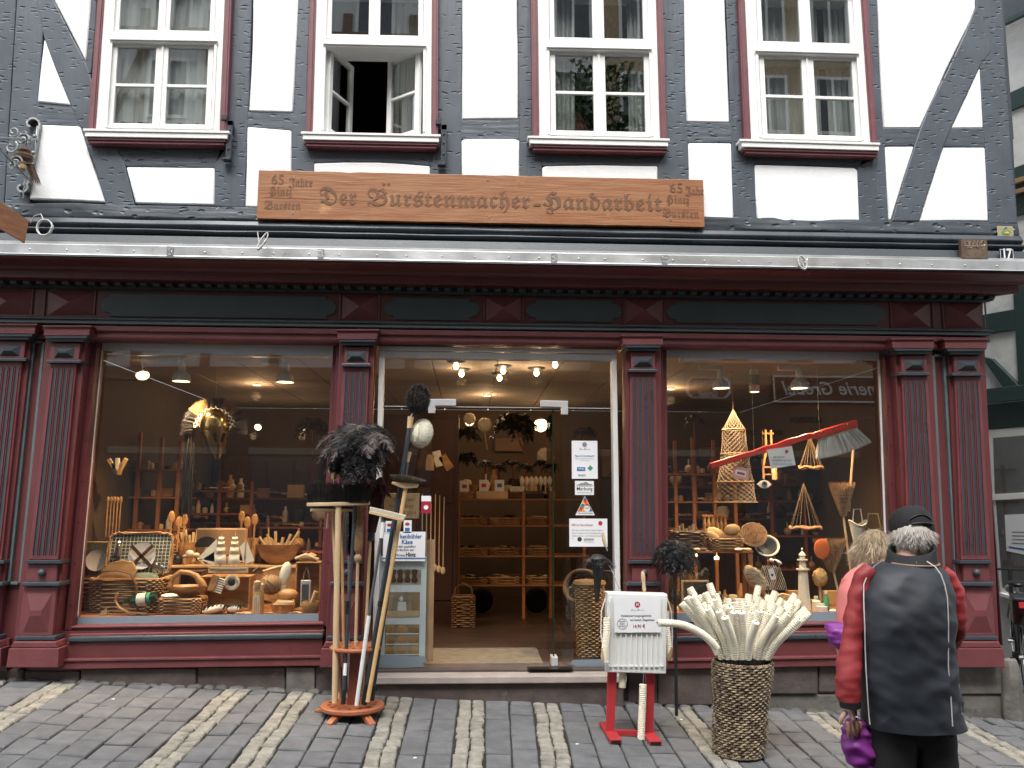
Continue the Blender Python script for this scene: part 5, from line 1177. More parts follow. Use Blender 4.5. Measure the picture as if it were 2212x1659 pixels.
# model ship
t = TP('model_ship', 'white three-masted model sailing ship with full sails in the left window', 'model ship', 490, 1238, .50)
hp = []
for i in range(9):
    x = -38 + i * 10.2; k = math.sin(math.pi * (i + .6) / 9.4); hp.append([Vector((x, 7*k*a, z)) for a, z in ((-1, 12), (-.9, 5), (0, -2 + 3*(1-k)), (.9, 5), (1, 12))])
t.add('hull', MB().rings(hp, False, False), M_creamw); t.add('deck', MB().box(-36, 42, -5, 5, 10, 11), M_woodl, smooth=None); t.add('gun_strip', MB().box(-34, 40, -7.4, -7, 6, 8), M_blackp, smooth=None)
t.add('bowsprit', MB().tube([(-38, 0, 12), (-62, -2, 30)], 1), M_woodl)
for mx_, h in ((-14, 80), (14, 84), (36, 70)):
    t.add('mast', MB().tube([(mx_, 0, 10), (mx_, 0, h)], .9, 6), M_woodl)
    if mx_ < 30:
        for z, w_, hh_ in ((18, 12, 20), (40, 10, 13), (55, 8, 10), (67, 6, 7)):
            n = 5; vs = []
            for i in range(n):
                for j in range(n): a = i/(n-1); b_ = j/(n-1); vs.append((mx_ + (a-.5)*2*w_*(1 - .12*b_), -2 - 6*math.sin(math.pi*b_)*math.sin(math.pi*a), z + hh_*b_))
            t.add('square_sail', MB().add(vs, [(i*n+j, (i+1)*n+j, (i+1)*n+j+1, i*n+j+1) for i in range(n-1) for j in range(n-1)]), M_creamw)
            t.add('yard', MB().tube([(mx_ - w_, 0, z + hh_), (mx_ + w_, 0, z + hh_)], .6, 5), M_woodl)
for tri_ in ([(-62, 30), (-24, 70), (-20, 22)], [(-54, 26), (-28, 44), (-26, 16)], [(38, 66), (56, 26), (38, 18)], [(24, 54), (35, 66), (34, 18)]): t.add('stay_sail', MB().xz(tri_, -1, -.4), M_creamw, smooth=None)
rg_ = MB()
for a, b in (((-60, 30), (-14, 80)), ((-14, 80), (14, 84)), ((14, 84), (36, 70)), ((36, 70), (44, 12)), ((-14, 60), (-24, 12)), ((14, 60), (4, 12)), ((14, 60), (24, 12))): rg_.tube([(a[0], 0, a[1]), (b[0], 0, b[1])], .35, 4)
t.add('rigging', rg_, M_jute)
solop('ship_suitcase', 'tan rounded suitcase lid with faint stamp behind the model ship', 'case', MB().box(-52, 52, 0, 8, -29, 29), M_tan, 477, 1171, .86, bevel=.03)
# hanging brushes under the ship
t = TP('comb_brush', 'tilted wooden block brush with white bristles hung below the ship', 'brush', 466, 1262, .30, rz=0); Mq = rotm('Y', 18)
t.add('block', tr(MB().box(-12, 2, -4, 4, -16, 18), Mq, (0,0,0)), M_olive, bevel=.002)
bb = MB()
for i in range(7): bb.tube([tuple(Mq @ Vector((2, 0, -14 + i*4.6))), tuple(Mq @ Vector((17, 0, -14 + i*4.6)))], 1.5, 6)
t.add('bristle_tufts', bb, M_creamw); t.add('string', MB().tube([(0, 0, 18), (6, 0, 40)], .4, 4), M_jute)
t = TP('ring_brush', 'round cream goat hair brush with a black centre below the ship', 'brush', 501, 1257, .26); rg = np.random.RandomState(2); n = 1500; a = rg.uniform(0, 2*math.pi, n)
t.add('hair_ring', MB().hair(np.stack([8*np.cos(a), rg.uniform(-3, 3, n), 8*np.sin(a)], 1), np.stack([np.cos(a), rg.randn(n)*.3 - .2, np.sin(a)], 1), 9, .8, .1, 2, 1), M_cream, kind='stuff'); t.add('centre', MB().ell((0, -1, 0), (9, 4, 9), n=14), M_bris)
# zebra backed brushes
for i, (u, w_, lab) in enumerate(((463, 26, 'larger zebra striped hair brush lying on the deck'), (506, 17, 'smaller zebra striped hair brush lying on the deck'))):
    t = DK('striped_brush', lab, 'brush', u, .26 + .03*i)
    t.add('back', MB().ell((0, 0, 9), (w_, 12, 8), rotm('Y', -12 + 8*i), 16, 8), M_creamw)
    st = MB()
    for k in range(6): x = -w_*.8 + k*w_*.31; st.tube([(x, -10*math.sqrt(max(.05, 1-(x/w_)**2)), 8 + k*.4), (x + 3, -6, 15 + k*.4), (x + 5, 2, 17)], [1.5, 2.2, 1.2], 5)
    t.add('stripe', st, M_black, kind='stuff'); t.add('bristles', bristles(-w_*.8, w_*.8, -8, 8, 5, 6, 300, .8, .3, 3, -1), M_bris, kind='stuff')
# root wood hat-like bowl, twine, mushroom brush, brush jar
t = DK('root_wood_bowl', 'large gnarled root wood bowl standing on edge behind the twine ball', 'bowl', 598, .62); rs = []
for k in range(2):
    rs.append([Vector(((40 + 5*math.sin(3*a + 1) + 3*math.sin(7*a) - k*5)*math.cos(a), 8*k - 5 - k*4, 44 + (38 + 6*math.sin(4*a) - k*5)*math.sin(a))) for a in [2*math.pi*i/36 for i in range(36)]])
t.add('bowl', MB().rings([rs[0], rs[1], [Vector((p.x*.55, 14, 44 + (p.z-44)*.55)) for p in rs[0]]]), M_olive, bevel=.003)
solop('twine_ball', 'ball of jute twine in the root wood bowl', 'twine', tr(MB().ell((0,0,0), 20, n=20, m=12), Matrix.Identity(3), (0,0,0)), M_jute, 586, 1262, .38)
mb = MB()
for k in range(9): a = k*.35; M0 = rotm('Z', k*40) @ rotm('X', 60 + k*9); mb.tube([tuple(M0 @ Vector((20.5*math.cos(b), 20.5*math.sin(b), (k-4)*1.5))) for b in [2*math.pi*i/20 for i in range(20)]], 1.3, 5, close=True)
tag(solop('twine_strands', 'loose outer strands wound round the jute twine ball', 'twine', mb, M_cane, 586, 1262, .38))
solop('mushroom_carving', 'pale spotted wooden mushroom cap leaning right of the twine ball', 'wood carving', MB().ell((0,0,0), (12, 8, 26), rotm('Y', 12), 14, 8).tube([(-2, 0, -24), (-4, 0, -48)], [7, 5], 8), M_creamw, 616, 1240, .40)
t = DK('shaving_brush_jar', 'pale wooden jar tied with white cord and filled with shaving brushes', 'jar', 557, .24)
t.add('jar', MB().lathe([(11, 0), (12, 4), (11, 46), (9, 46), (9, 6)], n=18), M_woody)
for x, y, h, r_ in ((-3, -2, 66, 8), (6, 0, 60, 5), (-8, 2, 56, 5)): t.add('shaving_brush', MB().tube([(x*.5, y, 20), (x, y, h - 14)], 2, 6).lathe([(3, h-16), (r_, h-6), (r_*.9, h), (0, h+3)], (x, y, 0), 12), M_woodl)
for k in range(4): t.add('cotton_cord', MB().tube([(-5 + 3*k, -12, 38), (-6 + 4*k, -14, 16), (-6 + 4*k, -13, 2)], 1.1, 5), M_creamw)
for i, (u0, v0, u1, v1, lab) in enumerate(((568, 1234, 612, 1222, 'long wooden brush handle leaning from the root wood bowl'), (545, 1236, 560, 1226, 'thin black tipped make-up brush above the jar'))):
    a, b = F(u0, v0, .36), F(u1, v1, .40); solo('long_brush', lab, 'brush', MB().tube([a - a, (b - a)*.5, b - a], [.008, .013, .007], 10), (M_woodl, M_bris)[i], a)
# right corner group
solo('bread_shaped_brush', 'oval loaf-shaped wooden brush on top of the tray at lower right', 'brush', MB().ell((0,0,0), (22, 14, 12), n=16, m=8), M_olive, (F(620, 1300, .34).x, .36, zdk + 36*S(.34)), S(.34))
t = DK('wooden_tray', 'shallow wooden tray of small brushes beside the shaving brush jar', 'tray', 610, .30); t.add('tray', MB().lathe([(20, 0), (25, 16), (22, 16), (17, 3), (0, 3)], n=4, sy=.7, M=rotm('Z', 0)), M_olive, smooth=None)
bb = MB()
for k in range(7): bb.tube([(-16 + k*4, -14 + k*2, 19 + (k % 3)*3), (14 + k*2, -10 + k, 18 + (k % 2)*4)], 2.2, 6)
t.add('small_brush', bb, M_woodl, kind='stuff')
t.add('foot', MB().box(-12, 12, -8, 8, 22, 26), M_woodl)
t = DK('mortar', 'dark olive wood mortar with a slanted pestle at the right end of the deck', 'mortar', 671, .22); t.add('bowl', MB().lathe([(0,0),(14, 0), (19, 8), (19, 20), (17, 26), (14, 25), (14, 10), (0, 8)], n=20), M_olive); t.add('pestle', MB().tube([(-2, 0, 16), (4, 0, 32), (10, 0, 46)], [4, 3.4, 5], 10), M_woodl)
t = DK('nutmeg_grater', 'small box grater with a wire handle in front of the right crate', 'grater', 659, .30, z=zdk + .06); t.add('grater', MB().box(-10, 10, -5, 5, 0, 52), M_alu, bevel=.003); t.add('perforated_face', MB().box(-7, 7, -6, -5.2, 5, 44), M_metal); t.add('wire_handle', MB().tube([(-7, 0, 52), (-5, 0, 66), (0, 0, 78), (5, 0, 66), (7, 0, 52)], 1, 6), M_chrome)
solo('grater_stand', 'flat round wooden dish under the box grater', 'dish', MB().lathe([(0,0),(20,0),(24,8),(0,8)], n=18), M_olive, (F(650, 1318, .33).x, .36, zdk + .002), S(.33))
for k in range(6): solo('handled_brush', 'pale wooden brush in the heap on the right crate' + (', the curved one on top', ', longest at the bottom', ', short one at left', ', with dark stripe', ', tilted to the right', ', at the back')[k], 'brush', MB().tube([(-22 + k*3, 0, 0), (0, -2, 3 if k else 8), (20 - k*2, 0, 0)], [3, 4.2, 2.6], 8), M_woodl, (F(662 + (k % 3)*5, 1200, .46).x, .44 + .02*(k % 3), zdk + (100 + 2.2*k + (6 if k == 0 else 0))*S(.5)), S(.46), 'brushes heaped on the right crate')
for k in range(5): solo('brush_block', ('flat', 'short', 'dark', 'slim', 'rounded')[k] + ' wooden nail brush scattered along the front edge of the left deck', 'brush', MB().ell((0,0,3), (10 + k, 5, 3), n=12, m=6), (M_woodl, M_olive, M_dark, M_woody, M_olive)[k], (F((535, 580, 632, 640, 520)[k], 1325, .18).x, .19 + .02*(k % 2), zdk + .002), S(.18))
# counter behind with big bowls
a, b = F(350, 1222, 1.15), F(708, 1222, 1.15)
t = T('pale_counter', 'long pale wooden counter behind the left display', 'counter', (a.x, 1.15, zdk)); t.add('counter_top', MB().box(0, b.x - a.x, 0, .4, a.z - zdk - .02, a.z - zdk), M_woodl, bevel=.003); t.add('counter_front', MB().box(.02, b.x - a.x, .03, .05, -.1, a.z - zdk - .021), M_tan)
for u, w_, h, lab, m_ in ((600, 46, 42, 'wide shallow wooden bowl holding wooden spoons on the pale counter', M_olive), (400, 24, 46, 'deep wooden bowl on the pale counter behind the shells', M_olive), (543, 13, 54, 'tall wooden vase at the right of the suitcase', M_woody)):
    t = TP('wooden_bowl', lab, 'bowl', u, 1219, 1.35); t.add('bowl', MB().lathe([(0,0),(w_*.4, 0), (w_*.8, h*.4), (w_, h), (w_*.94, h), (w_*.7, h*.4), (0, h*.2)], n=26), m_)
    if w_ > 14:
        for k in range(6): t.add('wooden_spoon', MB().tube([(-w_*.3 + k*5, 0, h*.5), (-w_*.9 + k*w_*.36, 3, h + 14 + (k % 3)*6)], [2.5, 3.6], 6), M_woodl)
for i, u in enumerate((384, 396, 520, 532, 548, 368)): solop('kitchen_utensil', 'tall olive wood %s standing among the utensils behind the case' % ('fork', 'ladle', 'spatula', 'ring spoon', 'stirring paddle', 'slotted spoon')[i], 'wooden utensil', MB().tube([(0, 0, -30), (1, 0, 20)], [2, 2.4], 6).ell((1, 0, 30), (7, 2, 13), n=10, m=6), M_olive, u, 1160 - (i % 3)*6, 1.2)
for i, (u, lab) in enumerate(((362, 'stack of round wooden plates'),)):
    t = TP('plate_stack', lab + ' left of the wooden bowls', 'plates', u, 1219, 1.3)
    for k in range(7): t.add('wooden_plate', MB().lathe([(0, k*6), (16, k*6), (19, k*6+2), (16, k*6+5), (0, k*6+5)], n=18), M_olive)

# ---- shelving behind the left window
def shelf_unit(name, lab, posts, boards, y, u0, u1, vb, depth=.3, m=M_wood):
    o = F((u0+u1)/2, vb, y); t = T(name, lab, 'shelf unit', o); zb_ = F(u0, vb, y).z
    for (u, vt) in posts:
        p = F(u, vt, y); x = F(u, (vt+vb)/2, y).x - o.x; t.add('post', MB().box(x - .018, x + .018, -.018, .018, zfl - o.z + .0, p.z - o.z), m, bevel=.003)
    for v in boards:
        p = F(u0, v, y); q = F(u1, v, y); t.add('shelf', MB().box(p.x - o.x, q.x - o.x, -.03, depth + .03, p.z - o.z - .012, p.z - o.z + .006), m, bevel=.002)
    return t
shelf_unit('display_shelf', 'open orange wooden shelf unit at the left of the left window', ((294, 934), (342, 945), (382, 953)), (1015, 1074, 1145), 1.9, 262, 402, 1240)
shelf_unit('display_shelf', 'low dark shelf unit behind the wooden bowls of the left window', ((560, 1140), (690, 1140)), (1140, 1190), 2.6, 545, 705, 1290, m=M_rackd)
shelf_unit('basket_shelf', 'tall wooden shelf unit of basket trays facing the shop door', ((990, 1066), (1131, 1064), (1262, 1064)), (1078, 1135, 1201, 1264), 3.0, 980, 1272, 1330, .4)
shelf_unit('display_shelf', 'crowded wooden shelf unit at the left of the right window', ((1461, 952), (1500, 945), (1545, 950), (1590, 985)), (1024, 1084, 1150), 2.2, 1440, 1600, 1290)
shelf_unit('display_shelf', 'dark wooden shelf unit at the right of the right window', ((1668, 960), (1740, 1000), (1800, 1000), (1890, 1000)), (1008, 1082, 1158, 1230), 2.5, 1620, 1910, 1300, m=M_rackd)
shelf_unit('display_shelf', 'small shelf seen through the glass at the far left edge', ((230, 960),), (1010, 1060, 1110, 1150), 3.0, 210, 262, 1260)
# goods on shelves: individually small, each a thing of its own
kinds = ['bowl', 'brush', 'box', 'bottle', 'round brush', 'jar']
adj = ['pale', 'dark', 'orange brown', 'cream', 'black', 'weathered', 'small', 'squat', 'slim', 'rounded', 'striped', 'plain']
cnt = [0]
def trinket(k, u, v, y, where, group, i=0, big=1.):
    cnt[0] += 1; m_ = rnd.choice([M_woodl, M_olive, M_woody, M_cream, M_tan, M_brisb, M_bris]); w_ = rnd.uniform(6.5, 11) * big; mb = MB()
    if k == 'bowl': mb.lathe([(0, 0), (w_*.5, 0), (w_, w_*.8), (w_*.9, w_*.8), (0, w_*.3)], n=12)
    elif k == 'brush':
        brushlet(mb, (0, 0, w_*.5), w_*2.2, w_*.5, rnd.uniform(-60, 60))
    elif k == 'box': mb.box(-w_, w_, -w_*.6, w_*.6, 0, w_*1.6)
    elif k == 'bottle': mb.lathe([(0, 0), (w_*.45, 0), (w_*.45, w_*1.6), (w_*.2, w_*2), (w_*.2, w_*2.5), (0, w_*2.5)], n=10)
    elif k == 'round brush': mb.ell((0, 0, w_*.9), w_*.9, n=10, m=6).tube([(0, 0, w_*1.6), (0, 0, w_*3)], [1.5, 2], 6)
    else: mb.lathe([(0, 0), (w_*.7, 0), (w_*.8, w_), (w_*.6, w_*1.5), (0, w_*1.6)], n=12)
    o = solop(k.replace(' ', '_'), 'wooden %s, %s from left on %s' % (k, ORD[i], where), k, mb, m_, u, v, y, group, smooth=.8 if k != 'box' else None)
    return o
def stock(u0, u1, v, y, n, where, big=1.):
    for i in range(n): trinket(rnd.choice(kinds), u0 + (u1-u0)*(i + .5)/n + rnd.uniform(-2, 2), v, y + rnd.uniform(0, .2), where, 'goods on ' + where, i, big)
stock(270, 400, 1013, 1.95, 8, 'the top board of the left window shelf'); stock(264, 400, 1072, 1.95, 9, 'the middle board of the left window shelf'); stock(264, 400, 1143, 1.95, 9, 'the bottom board of the left window shelf')
stock(550, 700, 1138, 2.65, 8, 'the low dark shelf'); stock(1444, 1596, 1022, 2.25, 9, 'the upper board left in the right window'); stock(1444, 1596, 1082, 2.25, 9, 'the middle board left in the right window')
stock(1626, 1800, 1006, 2.55, 9, 'the upper dark board in the right window'); stock(1626, 1900, 1080, 2.55, 12, 'the second dark board in the right window'); stock(1626, 1900, 1156, 2.55, 9, 'the third dark board in the right window')
stock(212, 258, 1060, 3.05, 3, 'the far left shelf'); stock(212, 258, 1110, 3.05, 3, 'the lower far left shelf')
shelf_unit('display_shelf', 'low display rack behind the ship in the left window', ((405, 1040), (470, 1040), (540, 1040)), (1060, 1110), 2.3, 400, 545, 1290, m=M_rackd)
stock(404, 540, 1058, 2.35, 9, 'the upper board behind the ship'); stock(404, 540, 1108, 2.35, 9, 'the lower board behind the ship'); stock(550, 700, 1188, 2.65, 9, 'the lowest dark shelf'); stock(1626, 1900, 1228, 2.55, 12, 'the bottom dark board in the right window')
stock(1444, 1596, 1148, 2.25, 9, 'the low board left in the right window'); stock(360, 545, 1218, 1.2, 12, 'the front of the pale counter'); stock(1640, 1730, 1316, .75, 6, 'the back of the right display deck'); stock(560, 690, 1316, .8, 7, 'the back of the left display deck')
for (a_, b_, v_, y_, n_, wh, bg_) in ((205, 350, 1212, 1.02, 11, 'the shelf behind the picnic lid', 1.5), (350, 700, 1306, .98, 16, 'the dark gap behind the crates', 1.9), (395, 700, 1190, 1.5, 14, 'the raised board behind the bowls', 1.5), (1450, 1700, 1308, .86, 14, 'the back row under the small table', 1.8), (1690, 1890, 1306, .8, 10, 'the back row behind the lighthouse', 1.7), (1450, 1640, 1322, .26, 9, 'the front edge left in the right window', .9), (1000, 1190, 1060, 3.35, 13, 'the crowded ledge under the dusters', 1.7), (1450, 1900, 1120, 2.9, 18, 'the dim middle rack in the right window', 1.9), (1450, 1900, 1050, 3.1, 18, 'the dim upper rack in the right window', 1.9), (270, 700, 1075, 3.2, 18, 'the dim rear rack in the left window', 1.9), (270, 700, 1128, 3.0, 18, 'the dim lower rack in the left window', 1.9)): stock(a_, b_, v_, y_, n_, wh, bg_)
for (a_, b_, v_, y_, lb) in ((270, 700, 1075, 3.2, 'long dim rear board in the left window'), (270, 700, 1128, 3.0, 'long dim lower rear board in the left window'), (1450, 1900, 1120, 2.9, 'long dim middle rear board in the right window'), (1450, 1900, 1050, 3.1, 'long dim upper rear board in the right window'), (395, 700, 1190, 1.5, 'raised board behind the wooden bowls')):
    p, q = F(a_, v_, y_), F(b_, v_, y_); solo('wall_shelf', lb, 'shelf', MB().box(0, q.x - p.x, -.05, .3, -.02, -.002), M_rackd, (p.x, y_, min(p.z, q.z)), bevel=.003)
stock(995, 1190, 1076, 3.2, 12, 'the crowded top board facing the door')
# basket trays facing the door, three per board
rowsn = ['top', 'middle', 'bottom']; coln = ['left', 'middle', 'right']
for r_, v in enumerate((1135, 1201, 1264)):
    for c_, (u0, u1) in enumerate(((987, 1054), (1059, 1126), (1138, 1194))):
        p = F((u0+u1)/2, v - 1, 3.0); t = T('basket_tray', 'shallow wicker tray of brushes, %s one on the %s basket board' % (coln[c_], rowsn[r_]), 'basket', (p.x, 3.17, p.z), S(3.0), 'wicker trays facing the door')
        hw = (u1-u0)/2; basket(t, hw, 26, 15, 5, 7., .15, M_cane, 16)
        for k in range(9):
            mb = MB(); brushlet(mb, (rnd.uniform(-hw*.6, hw*.5), rnd.uniform(-18, 12), rnd.uniform(13, 19)), 26, 4, rnd.uniform(-70, 80)); t.add('brush', mb, M_bris if (r_ == 0 and c_ == 1) or rnd.random() < .35 else rnd.choice([M_woodl, M_olive, M_woody]))
# counter row above: boxes, cards, jars
for i, (u, w_, h, m_, lab) in enumerate(((1004, 20, 14, M_cane, 'wicker basket'), (1046, 17, 16, M_woodl, 'pale wooden box with a price card'), (1080, 17, 16, M_woodl, 'pale wooden box with a white card'), (1114, 17, 14, M_caned, 'dark round basket of utensils'), (1160, 26, 10, M_blackp, 'flat black tray'), (1186, 12, 16, M_tan, 'small cardboard box'))):
    t = TP('counter_box', lab + ' on the top board facing the door', 'box', u, 1077, 3.05)
    if 'basket' in lab: basket(t, w_, w_*.7, h, 5, 3., .2, m_, 14)
    else: t.add('box', MB().box(-w_, w_, -10, 12, 0, h), m_, bevel=.002)
    if i in (1, 2, 0): t.add('card', MB().box(-11, 9, 2, 3, h, h + 24), M_paper, smooth=None); t.add('card_print', MB().box(-6, 4, 1.6, 1.9, h + 8, h + 16), M_inkr if i < 2 else M_inkb, smooth=None)
    if i == 3:
        for k in range(6): t.add('utensil', MB().tube([(-8 + 4*k, 0, 8), (-12 + 6*k, 0, 26)], [2, 3], 6), M_creamw)
for i in range(7): solop('feather_duster_bottle', 'cream bottle brush, %s from the left behind the counter boxes' % ORD[i], 'brush', MB().tube([(0,0,0),(0,0,12)], 1.2, 6).ell((0,0,20), (5,5,11), n=10, m=6), M_cream, 1128 + i*10, 1060, 3.3, 'bottle brushes behind the counter boxes')

# ---- feather dusters hanging or standing inside
def idust(u, v, r_, y, lab, hv=None, n=30, hu=0, group='feather dusters inside the shop', flat=.8):
    t = TP('feather_duster', lab, 'feather duster', u, v, y, group); duster(t, (0, 0, 0), r_, n, int(u), (M_blackf, M_blackf), flat=flat, nb=24, wd=r_*.09, droop=.6)
    if hv: t.add('handle', MB().tube([(0, 0, -r_*.3), (hu, 0, v - hv)], 2.2, 6), M_rackd)
idust(308, 893, 26, 3.0, 'black feather duster silhouette, left one of the pair above the left shelf', 950); idust(348, 906, 25, 3.1, 'black feather duster silhouette, right one of the pair above the left shelf', 955)
idust(678, 915, 44, 2.6, 'big black feather duster hanging at the right of the left window', 1110, 26)
idust(266, 925, 22, 3.4, 'small dark duster behind the left shelf posts', None)
idust(1112, 910, 58, 3.3, 'widest black feather duster in the doorway', 1000, 34, 30); idust(1010, 930, 34, 3.0, 'upper duster of the black column at the left of the doorway', None, 20); idust(1008, 985, 32, 3.0, 'lower duster of the black column at the left of the doorway', None, 20)
for i, u in enumerate((1050, 1078, 1106, 1136, 1168, 1190)): idust(u, 998 + (i % 2)*8, 22, 3.5, 'black feather duster in the row above the counter boxes, %s from the left' % ('first', 'second', 'third', 'fourth', 'fifth', 'sixth')[i], 1056, 14, (i % 3 - 1)*6)
idust(1262, 930, 30, 1.6, 'black duster behind the right door glass above the poster', 960, 20); idust(1500, 902, 26, 2.2, 'spiky black duster on a long stick left of the fish trap', 1110, 16); idust(1715, 905, 14, 2.4, 'small dark duster behind the giant red brush', None, 10)
idust(1446, 1010, 14, 1.6, 'small dark duster at the left edge of the right window', None, 12); idust(1328, 1020, 14, 1.5, 'small black feather bunch by the right door jamb', None, 10)
for (u, v, r_, y, lab, c_) in ((1047, 917, 15, 3.2, 'round yellowish sunburst brush on a stick in the doorway', 1), (1014, 905, 13, 3.25, 'cream round brush above the black duster column', 0), (1178, 985, 18, 3.6, 'pale fluffy round duster behind the door leaf', 0)):
    t = TP('round_dusting_brush', lab, 'brush', u, v, y); fuzz(t, (0,0,0), (r_, r_*.6, r_), M_cream, 700, .35, 1.2); t.add('handle', MB().tube([(0, 0, -r_), (6, 0, -r_*3.6)], 1.6, 6), M_woodl)
for (u, v, w_, lab) in ((1757, 906, 50, 'wide flat black horsehair brush head high in the right window'), (1655, 934, 34, 'flat black brush head behind the orange brush frame')):
    t = TP('horsehair_brush', lab, 'brush', u, v, 2.4); t.add('bristle', bristles(-w_, w_, -8, 8, -6, 14, 900, 1.4, .1), M_bris, kind='stuff'); t.add('block', MB().ell((0, 0, -5), (w_, 9, 4), n=14, m=6), M_bris)
# big dark cabinets and pictures as backdrop
a = F(852, 900, 2.6); b = F(962, 1350, 2.6)
t = T('tall_cabinet', 'tall red-brown cabinet panel at the left of the doorway', 'cabinet', ((a.x+b.x)/2, 2.6, zfl)); hw = (b.x - a.x)/2 + .12
t.add('carcass', MB().box(-hw, hw, 0, .5, 0, 2.3), M_wallr, bevel=.004)
for k in range(2): t.add('door_panel', MB().box(-hw + .05, hw - .05, -.015, -.001, .25 + k*1.05, 1.2 + k*1.05), M_wallr, bevel=.006)
for i, (u, v, w_, h) in enumerate(((535, 1020, 18, 24), (575, 1015, 22, 18), (600, 1060, 14, 18), (640, 1050, 18, 22), (1100, 960, 30, 14), (540, 1070, 16, 16), (1320, 1000, 20, 30), (1532, 1000, 24, 34))):
    t = TP('framed_picture', 'small dark framed picture on the back wall, number %s by size' % i if False else ('dim framed picture on the back wall ' + ('right of the helmet', 'with a wide frame right of the helmet', 'low and small right of the tail', 'below the small spotlight', 'between the dusters', 'square and low by the helmet tail', 'behind the right door jamb', 'behind the fish trap')[i]), 'picture', u, v, 5.15)
    t.add('frame', MB().box(-w_-2, w_+2, -3, 0, -h-2, h+2), M_wallr, bevel=.003); t.add('picture_sheet', MB().box(-w_, w_, -3.6, -3.1, -h, h), M_soil)
# tall dark storage walls so the room has depth
for (x0, x1, lab) in ((RX0 + .02, -2.0, 'tall dark storage cupboard along the back wall, left'), (2.2, RX1 - .05, 'tall dark storage cupboard along the back wall, right')):
    t = T('storage_cupboard', lab, 'cupboard', ((x0+x1)/2, 4.6, zfl)); hw = (x1-x0)/2; t.add('carcass', MB().box(-hw, hw, 0, .5, 0, 1.9), M_wallr)
    for k in range(4): t.add('cupboard_door', MB().box(-hw + k*hw/2 + .01, -hw + (k+1)*hw/2 - .01, -.02, -.001, .05, 1.85), M_wallr, bevel=.004)

# ---- goods seen in the doorway and behind the door glass
t = TP('cheese_poster', 'blue and white cheese poster panel with pictures of cheese wheels, left of the door', 'poster', 868, 1430, .08)
t.add('panel', MB().box(-50, 48, 0, 4, 0, 216), M_paperb, bevel=.002); t.add('back_board', MB().box(48.5, 64, 3, 8, 0, 250), M_tan, bevel=.002)
for z0, z1, x1 in ((158, 188, 32), (92, 142, 30), (12, 76, 30)): t.add('photo_print', MB().box(-36, x1 + 5, -.8, -.2, z0, z1), mat('sepia_print', (.33,.27,.20), .5, var=.35, vs=14) if 'sepia_print' not in MATS else MATS['sepia_print'], smooth=None)
for i in range(4): t.add('printed_brush', MB().lathe([(0,-14),(6,-13),(7,-8),(4,0),(7,8),(6,13),(0,14)], (-22 + i*15, -.8, 175), 10, sy=.12), M_dark)
for r_ in range(3):
    t.add('printed_shelf', MB().box(-34, 34, -1.4, -.9, 14 + r_*21, 16 + r_*21), M_paper, smooth=None)
    for c_ in range(3): t.add('printed_cheese', MB().ell((-24 + c_*24, -1, 24 + r_*21), (11.5, .8, 7.6), n=16, m=6), M_olive)
t.add('printed_cheesemaker', MB().ell((-4, -1, 128), (4, .8, 5), n=10, m=6).xz([(-12, 100), (8, 100), (6, 122), (-10, 122)], -1.4, -.9), M_china, smooth=None); t.add('printed_racks', MB().xz([(18, 100), (33, 100), (33, 138), (18, 138)], -1.3, -.9), M_tan, smooth=None); t.add('printed_table', MB().xz([(-36, 92), (34, 92), (34, 104), (-36, 104)], -1.6, -1.4), M_woodl, smooth=None)
t2 = TP('poster_header', 'white poster headline sheet above the cheese pictures', 'poster', 873, 1212, .045)
t2.add('sheet', MB().box(-45, 44, 0, 1, 0, 61), M_paper, smooth=None)
s_ = S(.05)
for txt, x0, x1, z, h, m_, b_ in (('kenbühler', -10, 36, 51, 13, M_inkb, .02), ('Käse', -6, 17, 39.5, 13, M_inkb, .02), ('werden gepfeffert', -22, 24, 30, 7, M_ink, .01), ('mit Bürsten der', -20, 20, 23, 7, M_ink, .01), ('Firma', -18, 1, 12, 7, M_ink, .01), ('Hintz', 3, 24, 13, 12, M_ink, .03)):
    text_mesh('lettering', txt, m_, width=(x1-x0)*s_, size=h*s_, loc=((x0+x1)/2*s_, -.001, z*s_), parent=t2.o, ext=.0008, bold=b_)
t2.add('blue_band', MB().box(-45, 44, -.5, -.1, 4.5, 7), M_inkb, smooth=None)
# hanging spoons and brushes by the doorway
for i in range(6): solop('hanging_spoon', 'long-handled wooden spoon, %s from the left in the row beside the shelves' % ('first', 'second', 'third', 'fourth', 'fifth', 'sixth')[i], 'wooden spoon', MB().tube([(0, 0, 0), (-2 + i*.5, 0, 150)], 1.1, 5).ell((0, 0, -4), (5, 2, 8), n=10, m=6), M_woodl, 912 + i*9, 1222 + (i % 3)*3, 1.3, 'long spoons hanging by the doorway')
for i in range(5): solop('hanging_spoon', 'thin wooden spoon, %s from the left in the bunch left in the left window' % ORD[i], 'wooden spoon', MB().tube([(0, 0, 0), (0, 0, 72)], 1.6, 5).ell((0, 0, 76), (3.5, 2, 8), n=8, m=6), M_olive, 228 + i*7, 1160, .95, 'spoons hanging left in the left window')
for i in range(5): solop('hanging_brush', ('pale', 'dark', 'white', 'tilted', 'short')[i] + ' hand brush in the bunch hung by the left glass', 'brush', MB().box(-4, 4, -3, 3, -16, 10, Matrix.Rotation(R(-35 + i*15), 4, 'Y')), (M_woodl, M_dark, M_creamw, M_olive, M_woody)[i], 240 + i*7, 1000 + (i % 2)*10, .9, None, None, .003)
for i in range(4): solop('hanging_hand_brush', ('flat dark', 'pale oblong', 'white', 'brown')[i] + ' hand brush hanging between cabinet and dusters', 'brush', MB().box(-9, 9, -3, 3, -18, 16, Matrix.Rotation(R(20 - i*18), 4, 'Y')), (M_dark, M_woodl, M_creamw, M_olive)[i], 912 + i*17, 990 + (i % 2)*8, 2.0, None, None, .003)
